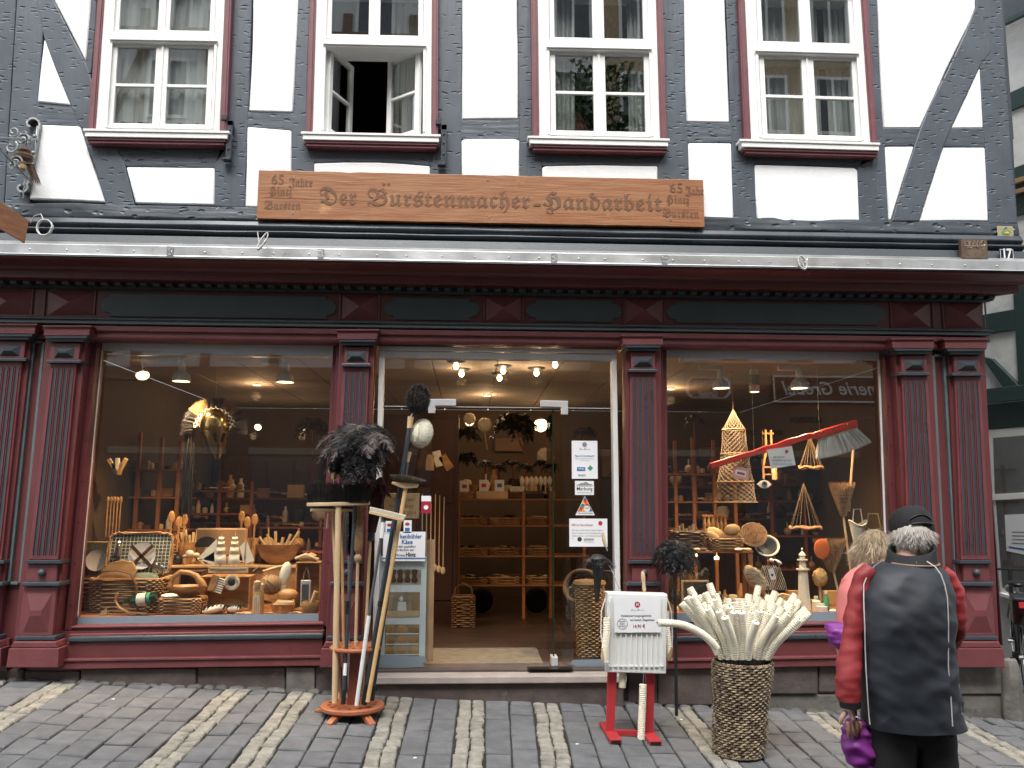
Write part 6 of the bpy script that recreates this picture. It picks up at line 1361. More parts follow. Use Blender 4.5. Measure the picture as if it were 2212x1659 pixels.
t = TP('burnt_wood_plaque', 'pale wooden plaque with burnt lettering in the door side window', 'plaque', 980 - 62, 1092, .5)
t = t; s_ = S(.5)
bpy.data.objects.remove(t.o); t = TP('burnt_wood_plaque', 'pale wooden plaque with burnt lettering in the door side window', 'plaque', 867, 1093, .3); t.add('board', MB().box(-36, 38, 0, 6, -27, 27), M_tan, bevel=.006)
for k, s_t in enumerate(('Bürsten', 'Besen Pinsel', '1.5.2014')): text_mesh('lettering', s_t, M_carve, width=(44, 50, 34)[k]*S(.3), size=12*S(.3), loc=((4, 0, 14)[k]*S(.3), -.001, (14, 0, -15)[k]*S(.3)), parent=t.o, ext=.001)
t = TP('red_card_holder', 'small dark red card dispenser with white top on the left door glass', 'card holder', 920, 1109, .03); t.add('holder', MB().box(-10, 10, 0, 3, 0, 25), mat('crimson_card', (.35,.02,.05), .4), smooth=None); t.add('card_top', MB().box(-10, 10, 0, 3, 25.5, 37), M_paper, smooth=None); t.add('logo', MB().lathe([(0,0),(5,0),(5,.5)], (0, -.5, 13), 14, rotm('X', 90)), M_paper)
for (u, v, lab) in ((880, 1138, 'small blue and white payment sticker right of the broom poles'), (841, 1140, 'small blue payment sticker behind the broom poles')): 
    t = TP('sticker', lab, 'sticker', u, v, .045); t.add('sheet', MB().box(-8, 9, 0, .6, -13, 14), M_paperb, smooth=None); t.add('print', MB().box(-5, 5, -.5, -.1, -9, -2), M_inkb, smooth=None); t.add('print', MB().ell((0, -.5, 6), (5, .3, 3.5), n=10, m=4), M_inkr)
# papers on the right glass
def paper(nm, lab, u0, v0, u1, v1, texts, m=M_paper):
    t = TP(nm, lab, 'notice', (u0+u1)/2, (v0+v1)/2, .045); w_, h = (u1-u0)/2, (v1-v0)/2; t.add('sheet', MB().box(-w_, w_, 0, .6, -h, h), m, smooth=None); s_ = S(.045)
    for txt, x0, x1, z, hh, mm in texts:
        text_mesh('lettering', txt, mm, width=(x1-x0)*s_, size=hh*s_, loc=((x0+x1)/2*s_, -.0008, z*s_), parent=t.o, ext=.0006, bold=.01 if hh > 4 else 0)
    return t
t = paper('poster', 'tall white poster announcing new goods on the right door glass', 1235, 952, 1291, 1034, [(script('Haus Bürsten'), -12, 12, 23, 5, M_inkg), ('Neu im Sortiment!', -21, 21, 8, 7, M_inkb), ('Messer und Bürsten der Marken', -20, 20, 2, 4, M_inkg), ('Opinel und mehr', -10, 10, -2, 4, M_inkg), ('BASIC', -14, 2, -34, 6, M_inkb)])
t.add('emblem', MB().lathe([(0,0),(5,0),(5,.4)], (0, -.4, 33), 16, rotm('X', 90)), M_inkg); t.add('blue_logo', MB().box(-17, 1, -.5, -.1, -24, -16), M_inkb, smooth=None); text_mesh('lettering', 'OPINEL', M_paper, width=14*S(.045), size=6*S(.045), loc=(-8*S(.045), -.0022, -20*S(.045)), parent=t.o, ext=.0005)
t.add('green_logo', MB().xz([(6, -18), (12, -12), (18, -18), (12, -24)], -.5, -.1), M_inkgr, smooth=None)
t = paper('sticker', 'white town sticker with castle skyline and the word Marburg', 1242, 1039, 1283, 1069, [('Marburg', -17, 17, -2, 10, M_ink), ('Werbekreis Oberstadt', -17, 17, 4, 3.5, M_ink), ('www.altstadt-marburg.de', -17, 17, -10, 4, M_ink)]); t.add('skyline', MB().xz([(-18, 6), (18, 6), (16, 8), (10, 9), (6, 12), (2, 13), (-2, 11), (-8, 10), (-14, 7)], -.5, -.1), M_inkg, smooth=None)
t = TP('sticker', 'triangular sticker of coloured triangles on the right door glass', 'sticker', 1264, 1113, .045); t.add('sheet', MB().xz([(-21, 0), (21, 0), (0, 41)], 0, .6), M_paper, smooth=None)
cols = [M_inkb, M_inky, M_inkr, M_inko, M_inkgr, M_inkb, M_inky, M_inkr, M_inkgr, M_inko, M_inkr, M_inky, M_inkr, M_ink, M_inko, M_inkb, M_inky]; ci = 0
for r_ in range(4):
    z0 = 8 + (3 - r_)*8; n = 2*r_ + 1
    for k in range(n):
        x = (k - r_) * 4.1; t.add('colour_field', MB().xz([(x-4, z0), (x+4, z0), (x, z0+8)] if k % 2 == 0 else [(x-4, z0+8), (x, z0), (x+4, z0+8)], -.5, -.1), cols[ci % 17], smooth=None); ci += 1
t.add('badge', MB().lathe([(0,0),(6.5,0),(6.5,.4)], (4, -.6, 14), 16, rotm('X', 90)), M_paper); text_mesh('lettering', 'HIER', M_ink, width=8*S(.045), size=5*S(.045), loc=(4*S(.045), -.005, 15*S(.045)), parent=t.o, ext=.0005); text_mesh('lettering', 'FAMILIENAKTIONEN', M_ink, width=32*S(.045), size=4*S(.045), loc=(0, -.0008, 4*S(.045)), parent=t.o, ext=.0005)
t = paper('notice', 'wide white notice with red heading and black dog-head logo on the right door glass', 1230, 1121, 1312, 1180, [('NEU im Haus Bürsten', -36, 10, 16, 7, M_inkr), ('Wir haben neue Produkte in unserer Wellness', -36, 32, 5, 4.5, M_inkg), ('Schauen Sie gerne rein und entdecken Sie die', -36, 30, -1, 4.5, M_inkg), ('Vielfalt der Sport- und Wellness-Gesundheit', -36, 32, -7, 4.5, M_inkg), ('spitzner', -10, 12, -14, 9, M_ink), ('von', -36, -31, -12, 4, M_inkg), ('Ihr Wohlbefinden', -10, 12, -20, 4, M_inkg)]); t.add('emblem', MB().lathe([(0,0),(4.5,0),(4.5,.4)], (26, -.4, 20), 16, rotm('X', 90)), M_inkr); t.add('dog_logo', MB().ell((-19, -.4, -14), (5, .3, 5), n=14, m=4), M_ink)
# wicker baskets behind the right door glass
p = F(1277, 1424, .55); t = T('tall_wicker_basket', 'tall round wicker umbrella basket behind the right door glass', 'basket', (p.x, .62, zfl), S(.6)); basket(t, 27, 27, 150, 34, 2., .16, M_cane, 22)
for z in (80, 112): t.add('wale', MB().tube([(27.6*math.cos(a), 27.6*math.sin(a), z) for a in [2*math.pi*i/30 for i in range(30)]], 2.2, 6, close=True), M_cane)
t = T('tipped_wicker_basket', 'dark wicker basket tipped over behind the tall wicker basket', 'basket', F(1275, 1300, 1.1), S(1.1)); t.o.rotation_euler = (R(50), R(-35), 0); basket(t, 34, 34, 75, 18, 2., .1, M_caned, 22)
t = T('wicker_back_carrier', 'small dark wicker carrier standing below the basket shelves', 'basket', (F(1000, 1378, 2.2).x, 2.35, zfl), S(2.2)); basket(t, 22, 16, 64, 14, 5., .0, M_caned, 18); t.add('handle', MB().tube([(-20, 0, 64), (-16, 0, 82), (0, 0, 92), (16, 0, 82), (20, 0, 64)], 2, 6), M_caned)
for u, lab in ((1040, 'left'), (1163, 'right')): solo('floor_cushion', 'round dark seat cushion standing on edge below the shelves, %s one' % lab, 'cushion', MB().ell((0, 0, 27), (26, 14, 27), n=18, m=10), M_black, (F(u, 1350, 3.2).x, 3.5, zfl), S(3.2), smooth=1.5)

# ================================================================== right display
t = TP('fish_trap', 'conical fish trap of knotted cord hanging in the right window', 'fish trap', 1590, 1085, .55); net = MB()
prof = [(0, 203), (25, 158), (30, 105), (39, 44), (45, 0)]
def pr(z):
    for (r0, z0), (r1, z1) in zip(prof, prof[1:]):
        if z1 <= z <= z0: return r0 + (r1 - r0)*(z0 - z)/(z0 - z1)
    return prof[-1][0]
for k in range(17):
    for s_ in (-1, 1):
        pts = []
        for i in range(35):
            z = 203 - i*203/34; a = 2*math.pi*k/17 + s_*i*.115*2; wv = 1 - .06*math.sin(math.pi*((z - 44) % 55)/55); pts.append((pr(z)*wv*math.cos(a), pr(z)*wv*math.sin(a), z))
        net.tube(pts, [.3 + .3*min(1, q_/8) for q_ in range(len(pts))], 3, caps=False)
t.add('net', net, mat('bleached_cord', (.25, .20, .15), .9, var=.2))
for r_, z in prof[1:]: t.add('hoop', MB().tube([(r_*math.cos(a), r_*math.sin(a), z) for a in [2*math.pi*i/32 for i in range(32)]], 1.3, 6, close=True), M_jute)
t.add('hanging_cord', MB().tube([(0, 0, 203), (0, 0, 290)], .5, 4), M_jute)
t = TP('price_tag', 'pink bordered price card on the fish trap', 'price tag', 1600, 1022, .28); Mt = Matrix.Rotation(R(12), 4, 'Y'); t.add('card', MB().box(-18, 18, 0, .8, -13, 13, Mt), mat('pink_card', (.75,.35,.32), .6), smooth=None); t.add('print', MB().box(-12, 12, -.5, -.1, -7, 6, Mt), M_paper, smooth=None); t.add('lettering', MB().box(-8, 9, -1, -.6, -3, 2, Mt), M_inkr, smooth=None)
# giant red brush
a = F(1534, 1007, .26); b = F(1848, 911, .26); d_ = (b - a); L_ = d_.length; ang = math.atan2(d_.z, d_.x)
t = T('giant_red_brush', 'giant red lacquered hand brush with white bristles hanging diagonally in the right window', 'brush', a); Mr = Matrix.Rotation(-ang, 4, 'Y'); mb = MB(); rs = []
for i in range(41):
    x = L_*i/40; k = i/40; h = .026 + (.0045*math.sin(k*38) if .25 < k < .62 else 0) + (.004 if k > .72 else 0); w_ = .022 + (.022 if k > .72 else 0); zz = (-.012 if k > .68 else 0)
    rs.append([Mr @ Vector((x, -w_, -h + zz)), Mr @ Vector((x, w_, -h + zz)), Mr @ Vector((x, w_*.8, h + zz)), Mr @ Vector((x, -w_*.8, h + zz))])
t.add('handle', mb.rings(rs), M_red, smooth=.5, bevel=.006)
t.add('bristle_bed', tr(MB().box(L_*.73, L_*.99, -.035, .035, -.055, -.032), Mr.to_3x3(), (0,0,0)), M_woodl, smooth=None)
for i in range(13):
    x = L_*(.745 + i*.0195); rg = np.random.RandomState(i); n = 150; P = np.stack([rg.normal(x, .006, n), rg.uniform(-.03, .03, n), np.full(n, -.05)], 1); D = np.stack([(i-6)*.085 + rg.randn(n)*.05, rg.randn(n)*.1, -np.ones(n)], 1); A = np.array(Mr.to_3x3())
    t.add('bristle_tuft', MB().hair(P @ A.T, D @ A.T, .19, .005, 0, 2, i), M_whitep, kind='stuff'); d3 = Vector(((i-6)*.085, 0, -1)).normalized(); t.add('tuft_core', MB().tube([Mr @ Vector((x, 0, -.05)), Mr @ (Vector((x, 0, -.05)) + d3*.09), Mr @ (Vector((x, 0, -.05)) + d3*.175)], [.011, .016, .019], 8), M_whitep)
for k in (.75, .83, .93): t.add('brass_stud', MB().ell(tuple(Mr @ Vector((L_*k, -.045, .0))), .009, n=8, m=5), M_brass)
t.add('hanging_wire', MB().tube([tuple(Mr @ Vector((L_*.75, 0, 0))), tuple(Mr @ Vector((L_*.75, 0, 0)) + Vector((0, 0, .62)))], .0015, 4), M_chrome); t.add('hanging_wire', MB().tube([tuple(Mr @ Vector((L_*.3, 0, 0))), tuple(Mr @ Vector((L_*.3, 0, 0)) + Vector((0, 0, .78)))], .0015, 4), M_chrome)
t = TP('brush_tag', 'white paper tag with red seal hanging below the giant red brush', 'tag', 1688, 987, .22); Mt = Matrix.Rotation(R(-9), 4, 'Y'); t.add('paper', MB().box(-28, 28, 0, .8, -22, 20, Mt), M_paper, smooth=None); t.add('seal', MB().lathe([(0,0),(4,0),(4,.4)], (12, -.6, 12), 12, rotm('X', 90)), M_inkr)
for k, s_t in enumerate(('DER GRÖSSTE', 'HANDFEGER DER WELT', 'FÜR KEHR FANS')): text_mesh('lettering', s_t, (M_ink, M_ink, M_inkb)[k], width=(24, 44, 42)[k]*S(.22), size=6*S(.22), loc=((-6, 1, 2)[k]*S(.22), -.001, (-4, -11, -19)[k]*S(.22) + .012), parent=t.o, ext=.0006)
t = TP('hanging_eye_ornament', 'blue and white eye-shaped ornament hanging right of the fish trap', 'ornament', 1651, 1046, .5); t.add('eye_white', MB().xz([(-16, 0), (-8, 7), (0, 9.5), (8, 7), (16, 0), (8, -7), (0, -9.5), (-8, -7)], -1, 1), M_paper, smooth=None); t.add('iris', MB().lathe([(0,0),(6.5,0),(6.5,.6)], (0, -1.2, 0), 16, rotm('X', 90)), mat('iris_blue', (.12,.25,.3), .3)); t.add('pupil', MB().lathe([(0,0),(3,0),(3,.5)], (0, -2, 0), 12, rotm('X', 90)), M_ink); t.add('string', MB().tube([(0,0,9),(0,0,120)], .25, 4), M_jute)
# hourglass hanging brush frame, cord mobiles
t = TP('wooden_body_brush', 'orange wooden back scrubber frame hanging behind the red brush', 'brush', 1661, 980, .8)
for x0, x1 in ((-6, -14), (6, 14)): t.add('side_rail', MB().tube([(x0, 0, 52), (x0, 0, 6), (x1, 0, -30), (x1, 0, -55)], 2.6, 8), M_olive)
for z in (44, -30, -46): t.add('cross_rail', MB().tube([(-12, 0, z), (12, 0, z)], 2, 6), M_wood)
t.add('paddle', MB().box(4, 16, -2, 2, -58, -22), M_woodl, bevel=.01)
def mobile(u, v, w_, h, lab, y):
    t = TP('cord_mobile', lab, 'mobile', u, v, y); 
    for i in range(9):
        a = 2*math.pi*i/9; t.add('cord', MB().tube([(0, 0, h), (w_*math.cos(a), w_*.4*math.sin(a), 0)], .6, 4), M_jute)
    t.add('ring', MB().tube([(w_*math.cos(a), w_*.4*math.sin(a), 2*math.sin(a*5)) for a in [2*math.pi*i/24 for i in range(24)]], 3.4, 6, close=True), M_cane)
mobile(1740, 1140, 34, 96, 'conical cord mobile with a rope ring at the centre of the right window', .6); mobile(1752, 1010, 26, 70, 'smaller cord mobile behind the giant red brush', .9)
# besoms and brooms
def broom(lab, u0, v0, u1, v1, y, ub, vb, ur, vt, seed, m=M_cane, red=False):
    """stick from (u0,v0) to (u1,v1), bristle fan starting at (ub,vb) opening up to half-width ur at height vt"""
    t = TP('corn_broom', lab, 'broom', ub, vb, y); t.add('stick', MB().tube([(u0-ub, 0, vb-v0), (u1-ub, 0, vb-v1)], 2.6, 8), M_woodl)
    rg = np.random.RandomState(seed); n = 1500; x = rg.uniform(-1, 1, n); P = np.stack([x*5, rg.uniform(-4, 4, n), np.zeros(n)], 1); h = vb - vt; D = np.stack([x*ur, rg.uniform(-5, 5, n), np.full(n, h)], 1)
    t.add('broomcorn', MB().hair(P, D, np.linalg.norm(D, axis=1)*rg.uniform(.9, 1.02, n), 2.2, 0, 2, seed), m, kind='stuff')
    for k in (.4, .5, .6): t.add('stitching', MB().tube([(-ur*k - 5, -3, h*k), (0, -8, h*k), (ur*k + 5, -3, h*k)], .6, 4), M_ink if not red else M_inkr)
    return t
broom('corn broom with its fan upward at the right side of the right window', 1822, 1115, 1836, 1275, .45, 1822, 1115, 26, 1040, 3)
broom('corn broom with a terracotta top standing beside the lighthouse', 1786, 1165, 1812, 1290, .40, 1796, 1236, 36, 1162, 4, red=True).add('terracotta_patch', MB().ell((-22, -8, 50), (18, 2, 22), n=14, m=6), M_inko)
solop('broom_stick', 'bare wooden stick leaning at the upper right of the right window', 'stick', MB().tube([(0, 0, 0), (-18, 0, -140)], 3, 8), M_woodl, 1844, 966, .5)
# bags at right
def bag(lab, u, v, w_, h, y, m, rz):
    t = TP('straw_bag', lab, 'bag', u, v, y, rz=rz); rs = []
    for k in range(8):
        q = k/7; rs.append([Vector((w_*(.25 + .75*q**.7)*math.cos(a), w_*.45*(.2+.8*q)*math.sin(a), -h*(1-q) + 6*math.cos(2*a)*q)) for a in [2*math.pi*i/24 for i in range(24)]])
    t.add('body', MB().rings(rs, True, False), m, smooth=1.2); t.add('rim', MB().tube(rs[-1], 1.8, 6, close=True), m); t.add('handle', MB().tube([(-w_*.6, 0, 0), (-w_*.4, 0, 30), (w_*.4, 0, 30), (w_*.6, 0, 0)], 1.5, 6), m)
bag('cream crocheted bag hanging open at the right of the right window', 1853, 1130, 23, 66, .45, M_cream, .3); bag('green rimmed straw bag beside the right window frame', 1888, 1140, 24, 40, .5, mat('green_straw', (.3, .34, .2), .8), -.2)
# lighthouse, sponge, bottles, jars
t = DK('toy_lighthouse', 'white wooden model lighthouse with small windows in the right window', 'model lighthouse', 1738, .40)
t.add('tower', MB().lathe([(15, 0), (12, 40), (10, 84)], n=8), M_creamw, smooth=None)
for z, r_ in ((84, 14), (104, 11)): t.add('gallery', MB().lathe([(0, z), (r_, z), (r_, z+2.5), (0, z+2.5)], n=16), M_creamw)
t.add('lantern_room', MB().lathe([(8, 87), (7, 103)], n=8), M_creamw, smooth=None); t.add('lamp_house', MB().lathe([(6, 107), (6, 114), (8, 115), (0, 126)], n=10), M_creamw); t.add('finial', MB().ell((0, 0, 128), 2.6, n=8, m=5), M_creamw)
for z in (22, 48, 70): t.add('lighthouse_window', MB().box(-2, 2, -13 + z*.05, -11.2 + z*.05, z, z + 7), M_blackp, smooth=None)
t = TP('natural_sponge', 'large pale brown natural sponge beside the lighthouse', 'sponge', 1771, 1247, .42); mb = MB().ell((0, 0, 0), (16, 13, 19), n=26, m=18); mb.v = [tuple(Vector(p) * (1 + .16*noise.noise(Vector(p)*.22) + .05*noise.noise(Vector(p)*.8))) for p in mb.v]; t.add('sponge', mb, M_cork, smooth=1.2)
t.add('stand', MB().tube([(0, 2, -18), (0, 2, -72)], 3), M_woodl)
t = DK('flower_bowl', 'pale wooden bowl tilted forward holding a dried brown flower', 'bowl', 1697, .28); mb = MB().lathe([(0, -10), (14, -8), (20, 0), (21, 6), (18, 6), (14, -2), (0, -5)], (0, 0, 20), 22, rotm('X', 38)); t.add('bowl', mb, M_woodl); fuzz(t, (0, -6, 24), 11, M_cork, 500, .4, 1.6)
for i, (u, h, r_, m_, lab) in enumerate(((1786, 42, 6, M_inkgr, 'green glass bottle of lotion'), (1764, 30, 9, M_creamw, 'short white ointment jar'), (1776, 16, 12, M_china, 'round tin with a leaf print'), (1556, 40, 5, M_bottle, 'tall dark oil bottle'), (1568, 30, 6, M_china, 'small white bottle'), (1544, 22, 8, M_mdark, 'squat black jar'), (1586, 26, 7, M_leather, 'brown glass bottle'), (1490, 40, 9, M_dark, 'wooden pepper mill'), (1600, 20, 8, M_blackp, 'round black brush tin'), (1720, 22, 10, M_mdark, 'dark tin with a painted lighthouse'))):
    t = DK('bottle', lab + ' on the right display deck', 'bottle' if 'bottle' in lab else 'jar', u, .30 + .05*(i % 2)); t.add('body', MB().lathe([(0,0),(r_, 0), (r_, h*.66), (r_*.45, h*.76), (r_*.45, h*.9)], n=14), m_); t.add('cap', MB().lathe([(r_*.5, h*.86), (r_*.5, h), (0, h)], n=12), M_woodl if i == 7 else M_creamw)
# little table with basket goods
tb = F(1560, 1190, .45); t = T('small_orange_table', 'small orange wooden display table in the right window', 'table', (tb.x, .55, zdk + .002), S(.5)); H = (tb.z - zdk)/S(.5)
t.add('table_top', MB().box(-78, 66, -28, 28, H - 5, H), M_wood, bevel=.003)
for x in (-74, 56): 
    for y in (-24, 20): t.add('leg', MB().box(x, x + 9, y - 3, y + 3, 0, H - 5.2), M_wood, bevel=.003)
zt_ = tb.z + .002
def TT(name, lab, cat, u, y=.5): return T(name, lab, cat, (F(u, 1185, y).x, y, zt_), S(y))
t = TT('brush_basket', 'shallow wicker basket filled with pale wooden brushes on the small table', 'basket', 1566); basket(t, 34, 20, 26, 8, 6., .12, M_cane, 20)
for c_, r_, M_ in (((-20, 0, 34), (22, 5, 14), rotm('Y', 25)), ((-26, -6, 28), (18, 4, 10), rotm('Y', 40)), ((12, 4, 30), (24, 6, 11), rotm('Y', -10)), ((16, -2, 44), (18, 5, 12), rotm('Y', -8))): t.add('brush', MB().ell(c_, r_, M_, 16, 8), M_woody)
t = TT('wicker_tray', 'round wicker tray leaning at the right of the brush basket', 'basket', 1630); mb = MB(); 
for k in range(11): mb.tube([((2 + k*2.6)*math.cos(a), (2 + k*2.6)*math.sin(a)*.95, 1.2*math.sin(a*12 + k*math.pi)) for a in [2*math.pi*i/36 for i in range(36)]], 1.3, 4, close=True)
t.add('tray', tr(mb, rotm('Y', -22) @ rotm('X', 62), (0, 4, 34)), M_cane); t.add('tray_back', tr(MB().lathe([(0, -1.5), (29, -1.5)], n=24), rotm('Y', -22) @ rotm('X', 62), (0, 4, 34)), M_woody)
t = TT('wooden_abacus_rack', 'small rack of turned wooden pegs behind the brush basket', 'rack', 1545, .68); t.add('top_rail', MB().box(-27, 27, -4, 4, 68, 73), M_wood, bevel=.002)
for i in range(6): t.add('turned_peg', MB().lathe([(3, 34), (5, 40), (3, 46), (5, 52), (3, 58), (4, 68)], (-22 + i*9, 0, 0), 10), M_olive)
t.add('rack_foot', MB().box(-27, 27, -6, 6, 0, 34), M_dark)
t = TT('utensil_basket', 'tall dark wicker basket of utensils at the left of the small table', 'basket', 1485, .52); basket(t, 32, 20, 40, 9, 5., .3, M_caned, 18)
for k in range(7): t.add('utensil', MB().tube([(-20 + 6*k, 0, 20), (-26 + 8*k, 0, 46 + (k % 3)*5)], [2, 3.4], 6), M_woodl if k % 2 else M_olive)
for k, u in enumerate((1504, 1520, 1596, 1608, 1614)): t = TT('small_brush', ('pale oval', 'dark flat', 'cream oval', 'turned', 'ringed')[k] + ' brush lying on the edge of the small table', 'brush', u, .36); t.add('back', MB().ell((0, 0, 4), (10, 5, 3.5), n=12, m=6), (M_woodl, M_dark, M_creamw, M_olive, M_woody)[k])
t = TP('wooden_trug', 'pale oval trug bowl with a dark inside leaning right of the small table', 'bowl', 1656, 1180, .55); mb = MB().lathe([(0, -16), (16, -13), (25, 0), (27, 4), (24, 4), (14, -8), (0, -11)], (0, 0, 0), 24, rotm('X', 55) @ rotm('Y', -10)); t.add('bowl', mb, M_creamw); t.add('inside', MB().lathe([(0, -8), (22, 2)], (0, 0, 0), 20, rotm('X', 55) @ rotm('Y', -10)), M_mdark)
t.add('support', MB().tube([(0, 8, -14), (0, 10, -118)], 3), M_dark)
t = TP('hanging_lantern', 'tiny glowing lantern under the small orange table', 'lantern', 1548, 1208, .34); t.add('cap', MB().lathe([(6, 6), (2, 14), (0, 15)], n=10), M_brass); t.add('glass', MB().lathe([(5, 0), (5, 5)], n=10), M_lamp); t.add('base', MB().lathe([(0, -3), (7, -3), (6, 0), (0, 0)], n=10), M_brass)
t = TP('hanging_lantern', 'smaller glowing light at the left end of the small table', 'lantern', 1504, 1199, .34); t.add('glass', MB().ell((0,0,0), 3, n=8, m=5), M_lamp); t.add('cap', MB().lathe([(3, 3), (0, 6)], n=8), M_brass)
t = DK('wooden_framed_slate', 'small wooden framed blackboard under the small table', 'blackboard', 1503, .42); 
for b in ((-30, 30, 58, 62), (-30, 30, 0, 4), (-30, -26, 4, 58), (26, 30, 4, 58)): t.add('frame', MB().box(b[0], b[1], -2, 2, b[2], b[3]), M_woodl, bevel=.001)
t.add('slate', MB().box(-26, 26, -.5, .5, 4, 58), M_slatb)
t = TP('big_bath_brush', 'big pale bath brush with a long wooden handle leaning right of the small table', 'brush', 1630, 1250, .40); Mq = rotm('Y', -32)
t.add('back', MB().ell((0, 5, 0), (16, 5, 32), Mq, 18, 10), M_woodl); t.add('handle', MB().tube([tuple(Mq @ Vector((0, 4, -28))), tuple(Mq @ Vector((2, 2, -72)))], [5, 4], 10), M_woodl); rg = np.random.RandomState(3); n = 900; a = rg.uniform(0, 6.28, n); q = np.sqrt(rg.rand(n)); P = np.stack([13*q*np.cos(a), np.zeros(n), 27*q*np.sin(a)], 1) @ np.array(Mq).T
t.add('bristle', MB().hair(P, np.tile([.5, -1., .1], (n, 1)), 17, 1.5, 0, 2, 3), M_cream, kind='stuff')
t = TP('fishing_net', 'piece of pale fishing net draped at the centre of the right display', 'net', 1666, 1248, .48); mb = MB()
for k in range(10):
    for s_ in (-1, 1): mb.tube([(-18 + k*4 + s_*i*1.6, -2*math.sin(i*.8 + k), 26 - i*5.2) for i in range(11)], .5, 3, caps=False)
t.add('net', mb, M_creamw)
t = TP('card_tag', 'small white card with a dark print on the fishing net', 'tag', 1668, 1240, .36); t.add('card', MB().box(-6, 6, 0, .8, -12, 12, Matrix.Rotation(R(-15), 4, 'Y')), M_paper, smooth=None); t.add('print', MB().ell((0, -.6, -2), (3, .3, 3), n=8, m=4), M_ink)
t = TP('gull_figure', 'small black and white gull figure hanging above the fishing net', 'figure', 1678, 1214, .40); t.add('body', MB().ell((0, 0, 0), (12, 6, 5), rotm('Y', 20), 12, 6), M_china); t.add('wing', MB().ell((-3, -5, -3), (9, 2, 4), rotm('Y', 60), 10, 5), M_black); t.add('head', MB().ell((-12, 0, 4), 4.5, n=10, m=6), M_china); t.add('beak', MB().tube([(-15, 0, 4), (-22, 0, 2)], [1.6, .5], 6), M_inko)
for k in range(6): t = DK('pebble_soap', ('pale', 'round', 'flat', 'cream', 'long', 'small')[k] + ' stone-like soap at the right front of the right display deck', 'soap', 1800 + 16*k, .20 + .03*(k % 3)); t.add('soap', MB().ell((0, 0, 4), (9, 6, 4), n=12, m=6), (M_creamw, M_woodl, M_china, M_cream, M_olive, M_creamw)[k])
# ================================================================== broom rack on the pavement
rb = G(761, 1545); RY = rb.y; s = S(RY)
def Fr(u, v, dy=0): return F(u, v, RY + dy)
t = T('broom_rack', 'round red beech broom rack with two pierced discs and splayed feet', 'broom rack', (rb.x, RY, gz(rb.x, RY)))
c0 = Fr(761, 1520); c1 = Fr(769.5, 1394); o = t.o.location
def disc(z, r, th, cx_):
    mb = MB(); mb.lathe([(0, z - th), (r - .01, z - th), (r, z - th + .008), (r, z - .008), (r - .01, z), (0, z)], (cx_, 0, 0), 48); return mb
zb_, zm_ = c0.z - o.z, c1.z - o.z
t.add('base_disc', disc(zb_, 65*s, .035, 0), M_rack, smooth=.5); t.add('upper_disc', disc(zm_, 54*s, .026, c1.x - o.x), M_rack, smooth=.5)
t.add('post', MB().add([Vector((x, y, z)) for z, cx_ in ((zb_, 0), (zm_ - .026, c1.x - o.x)) for x, y in ((cx_-.036, -.036), (cx_+.036, -.036), (cx_+.036, .036), (cx_-.036, .036))], [(0,1,5,4),(1,2,6,5),(2,3,7,6),(3,0,4,7)]), M_rackd, smooth=None, bevel=.003)
for a in (-118, -52, 168, 62, 118 - 8):
    d_ = Vector((math.cos(R(a)), math.sin(R(a)), 0)); n_ = Vector((-d_.y, d_.x, 0)) * .024; zz = lambda p: gz(o.x + p.x, RY + p.y) - o.z
    P = []
    for k in (-1, 1):
        i0, i1, o0, o1 = d_*.11, d_*.19, d_*.275, d_*.225
        P.append([i0 + n_*k + Vector((0,0,zb_-.036)), i1 + n_*k + Vector((0,0,zb_-.036)), o0 + n_*k + Vector((0,0,zz(o0)+.012)), o0 + n_*k + Vector((0,0,zz(o0))), o1 + n_*k + Vector((0,0,zz(o1)))])
    t.add('foot', MB().prism(P[0], P[1]), M_rack, smooth=None, bevel=.003)
for (zz_, n_, r_, cc) in ((zb_, 14, .165, 0), (zm_, 14, .135, c1.x - o.x)):
    hb = MB()
    for i in range(n_): a = 2*math.pi*(i+.5)/n_; hb.lathe([(0, .0012), (.0145, .0012)], (cc + r_*math.cos(a), r_*math.sin(a), zz_), 12)
    t.add('peg_hole', hb, M_blackp, kind='stuff')
t.add('hook_screw', MB().tube([(c1.x-o.x-.06, -.05, zm_), (c1.x-o.x-.04, -.055, zm_+.02), (c1.x-o.x+.02, -.04, zm_+.035)], .003, 6), M_chrome)
def pole(name, lab, cat, u0, v0, d0, u1, v1, d1, r, m, n=12):
    """a stick from its foot on the rack (u0,v0) up to (u1,v1); d0,d1 are offsets in depth from the rack's axis"""
    a, b = Fr(u0, v0, d0), Fr(u1, v1, d1); t = T(name, lab, cat, a)
    if hasattr(r, '__len__'): t.add('stick', MB().tube([(b-a)*k/(len(r)-1) for k in range(len(r))], r, n), m)
    else: t.add('stick', MB().tube([Vector(), b - a], r, n), m)
    return t, a, b
# 1 wide black broom
t, a, b = pole('broom', 'wide broom with deep black bristles on a pale board and pole, front left', 'broom', 723, 1518, -.10, 731, 1092, -.12, .021, M_woodl)
s1 = S(RY - .12); h = b - a
t.add('head_board', MB().box(-65*s1, 66*s1, -.032, .032, -.012, .014, Matrix.Translation(h + Vector((0,0,.01))) @ Matrix.Rotation(R(-1.5), 4, 'Y') @ Matrix.Rotation(R(6), 4, 'Z')), M_woodl, smooth=None, bevel=.004)
br_ = bristles(-62*s1, 64*s1, -.026, .026, 0, 46*s1, 5200, .0030, .17, 5); br_.v = [tuple(Vector(p) + h + Vector((0, 0, .02))) for p in br_.v]; t.add('bristles', br_, M_bris, kind='stuff')
br2 = MB().rings([[h + Vector((x*k, y*k, z)) for x, y in ((-60*s1, -.022), (60*s1, -.022), (60*s1, .022), (-60*s1, .022))] for z, k in ((.025, 1), (38*s1, 1.1))]); t.add('bristle_block', br2, M_bris, smooth=None)
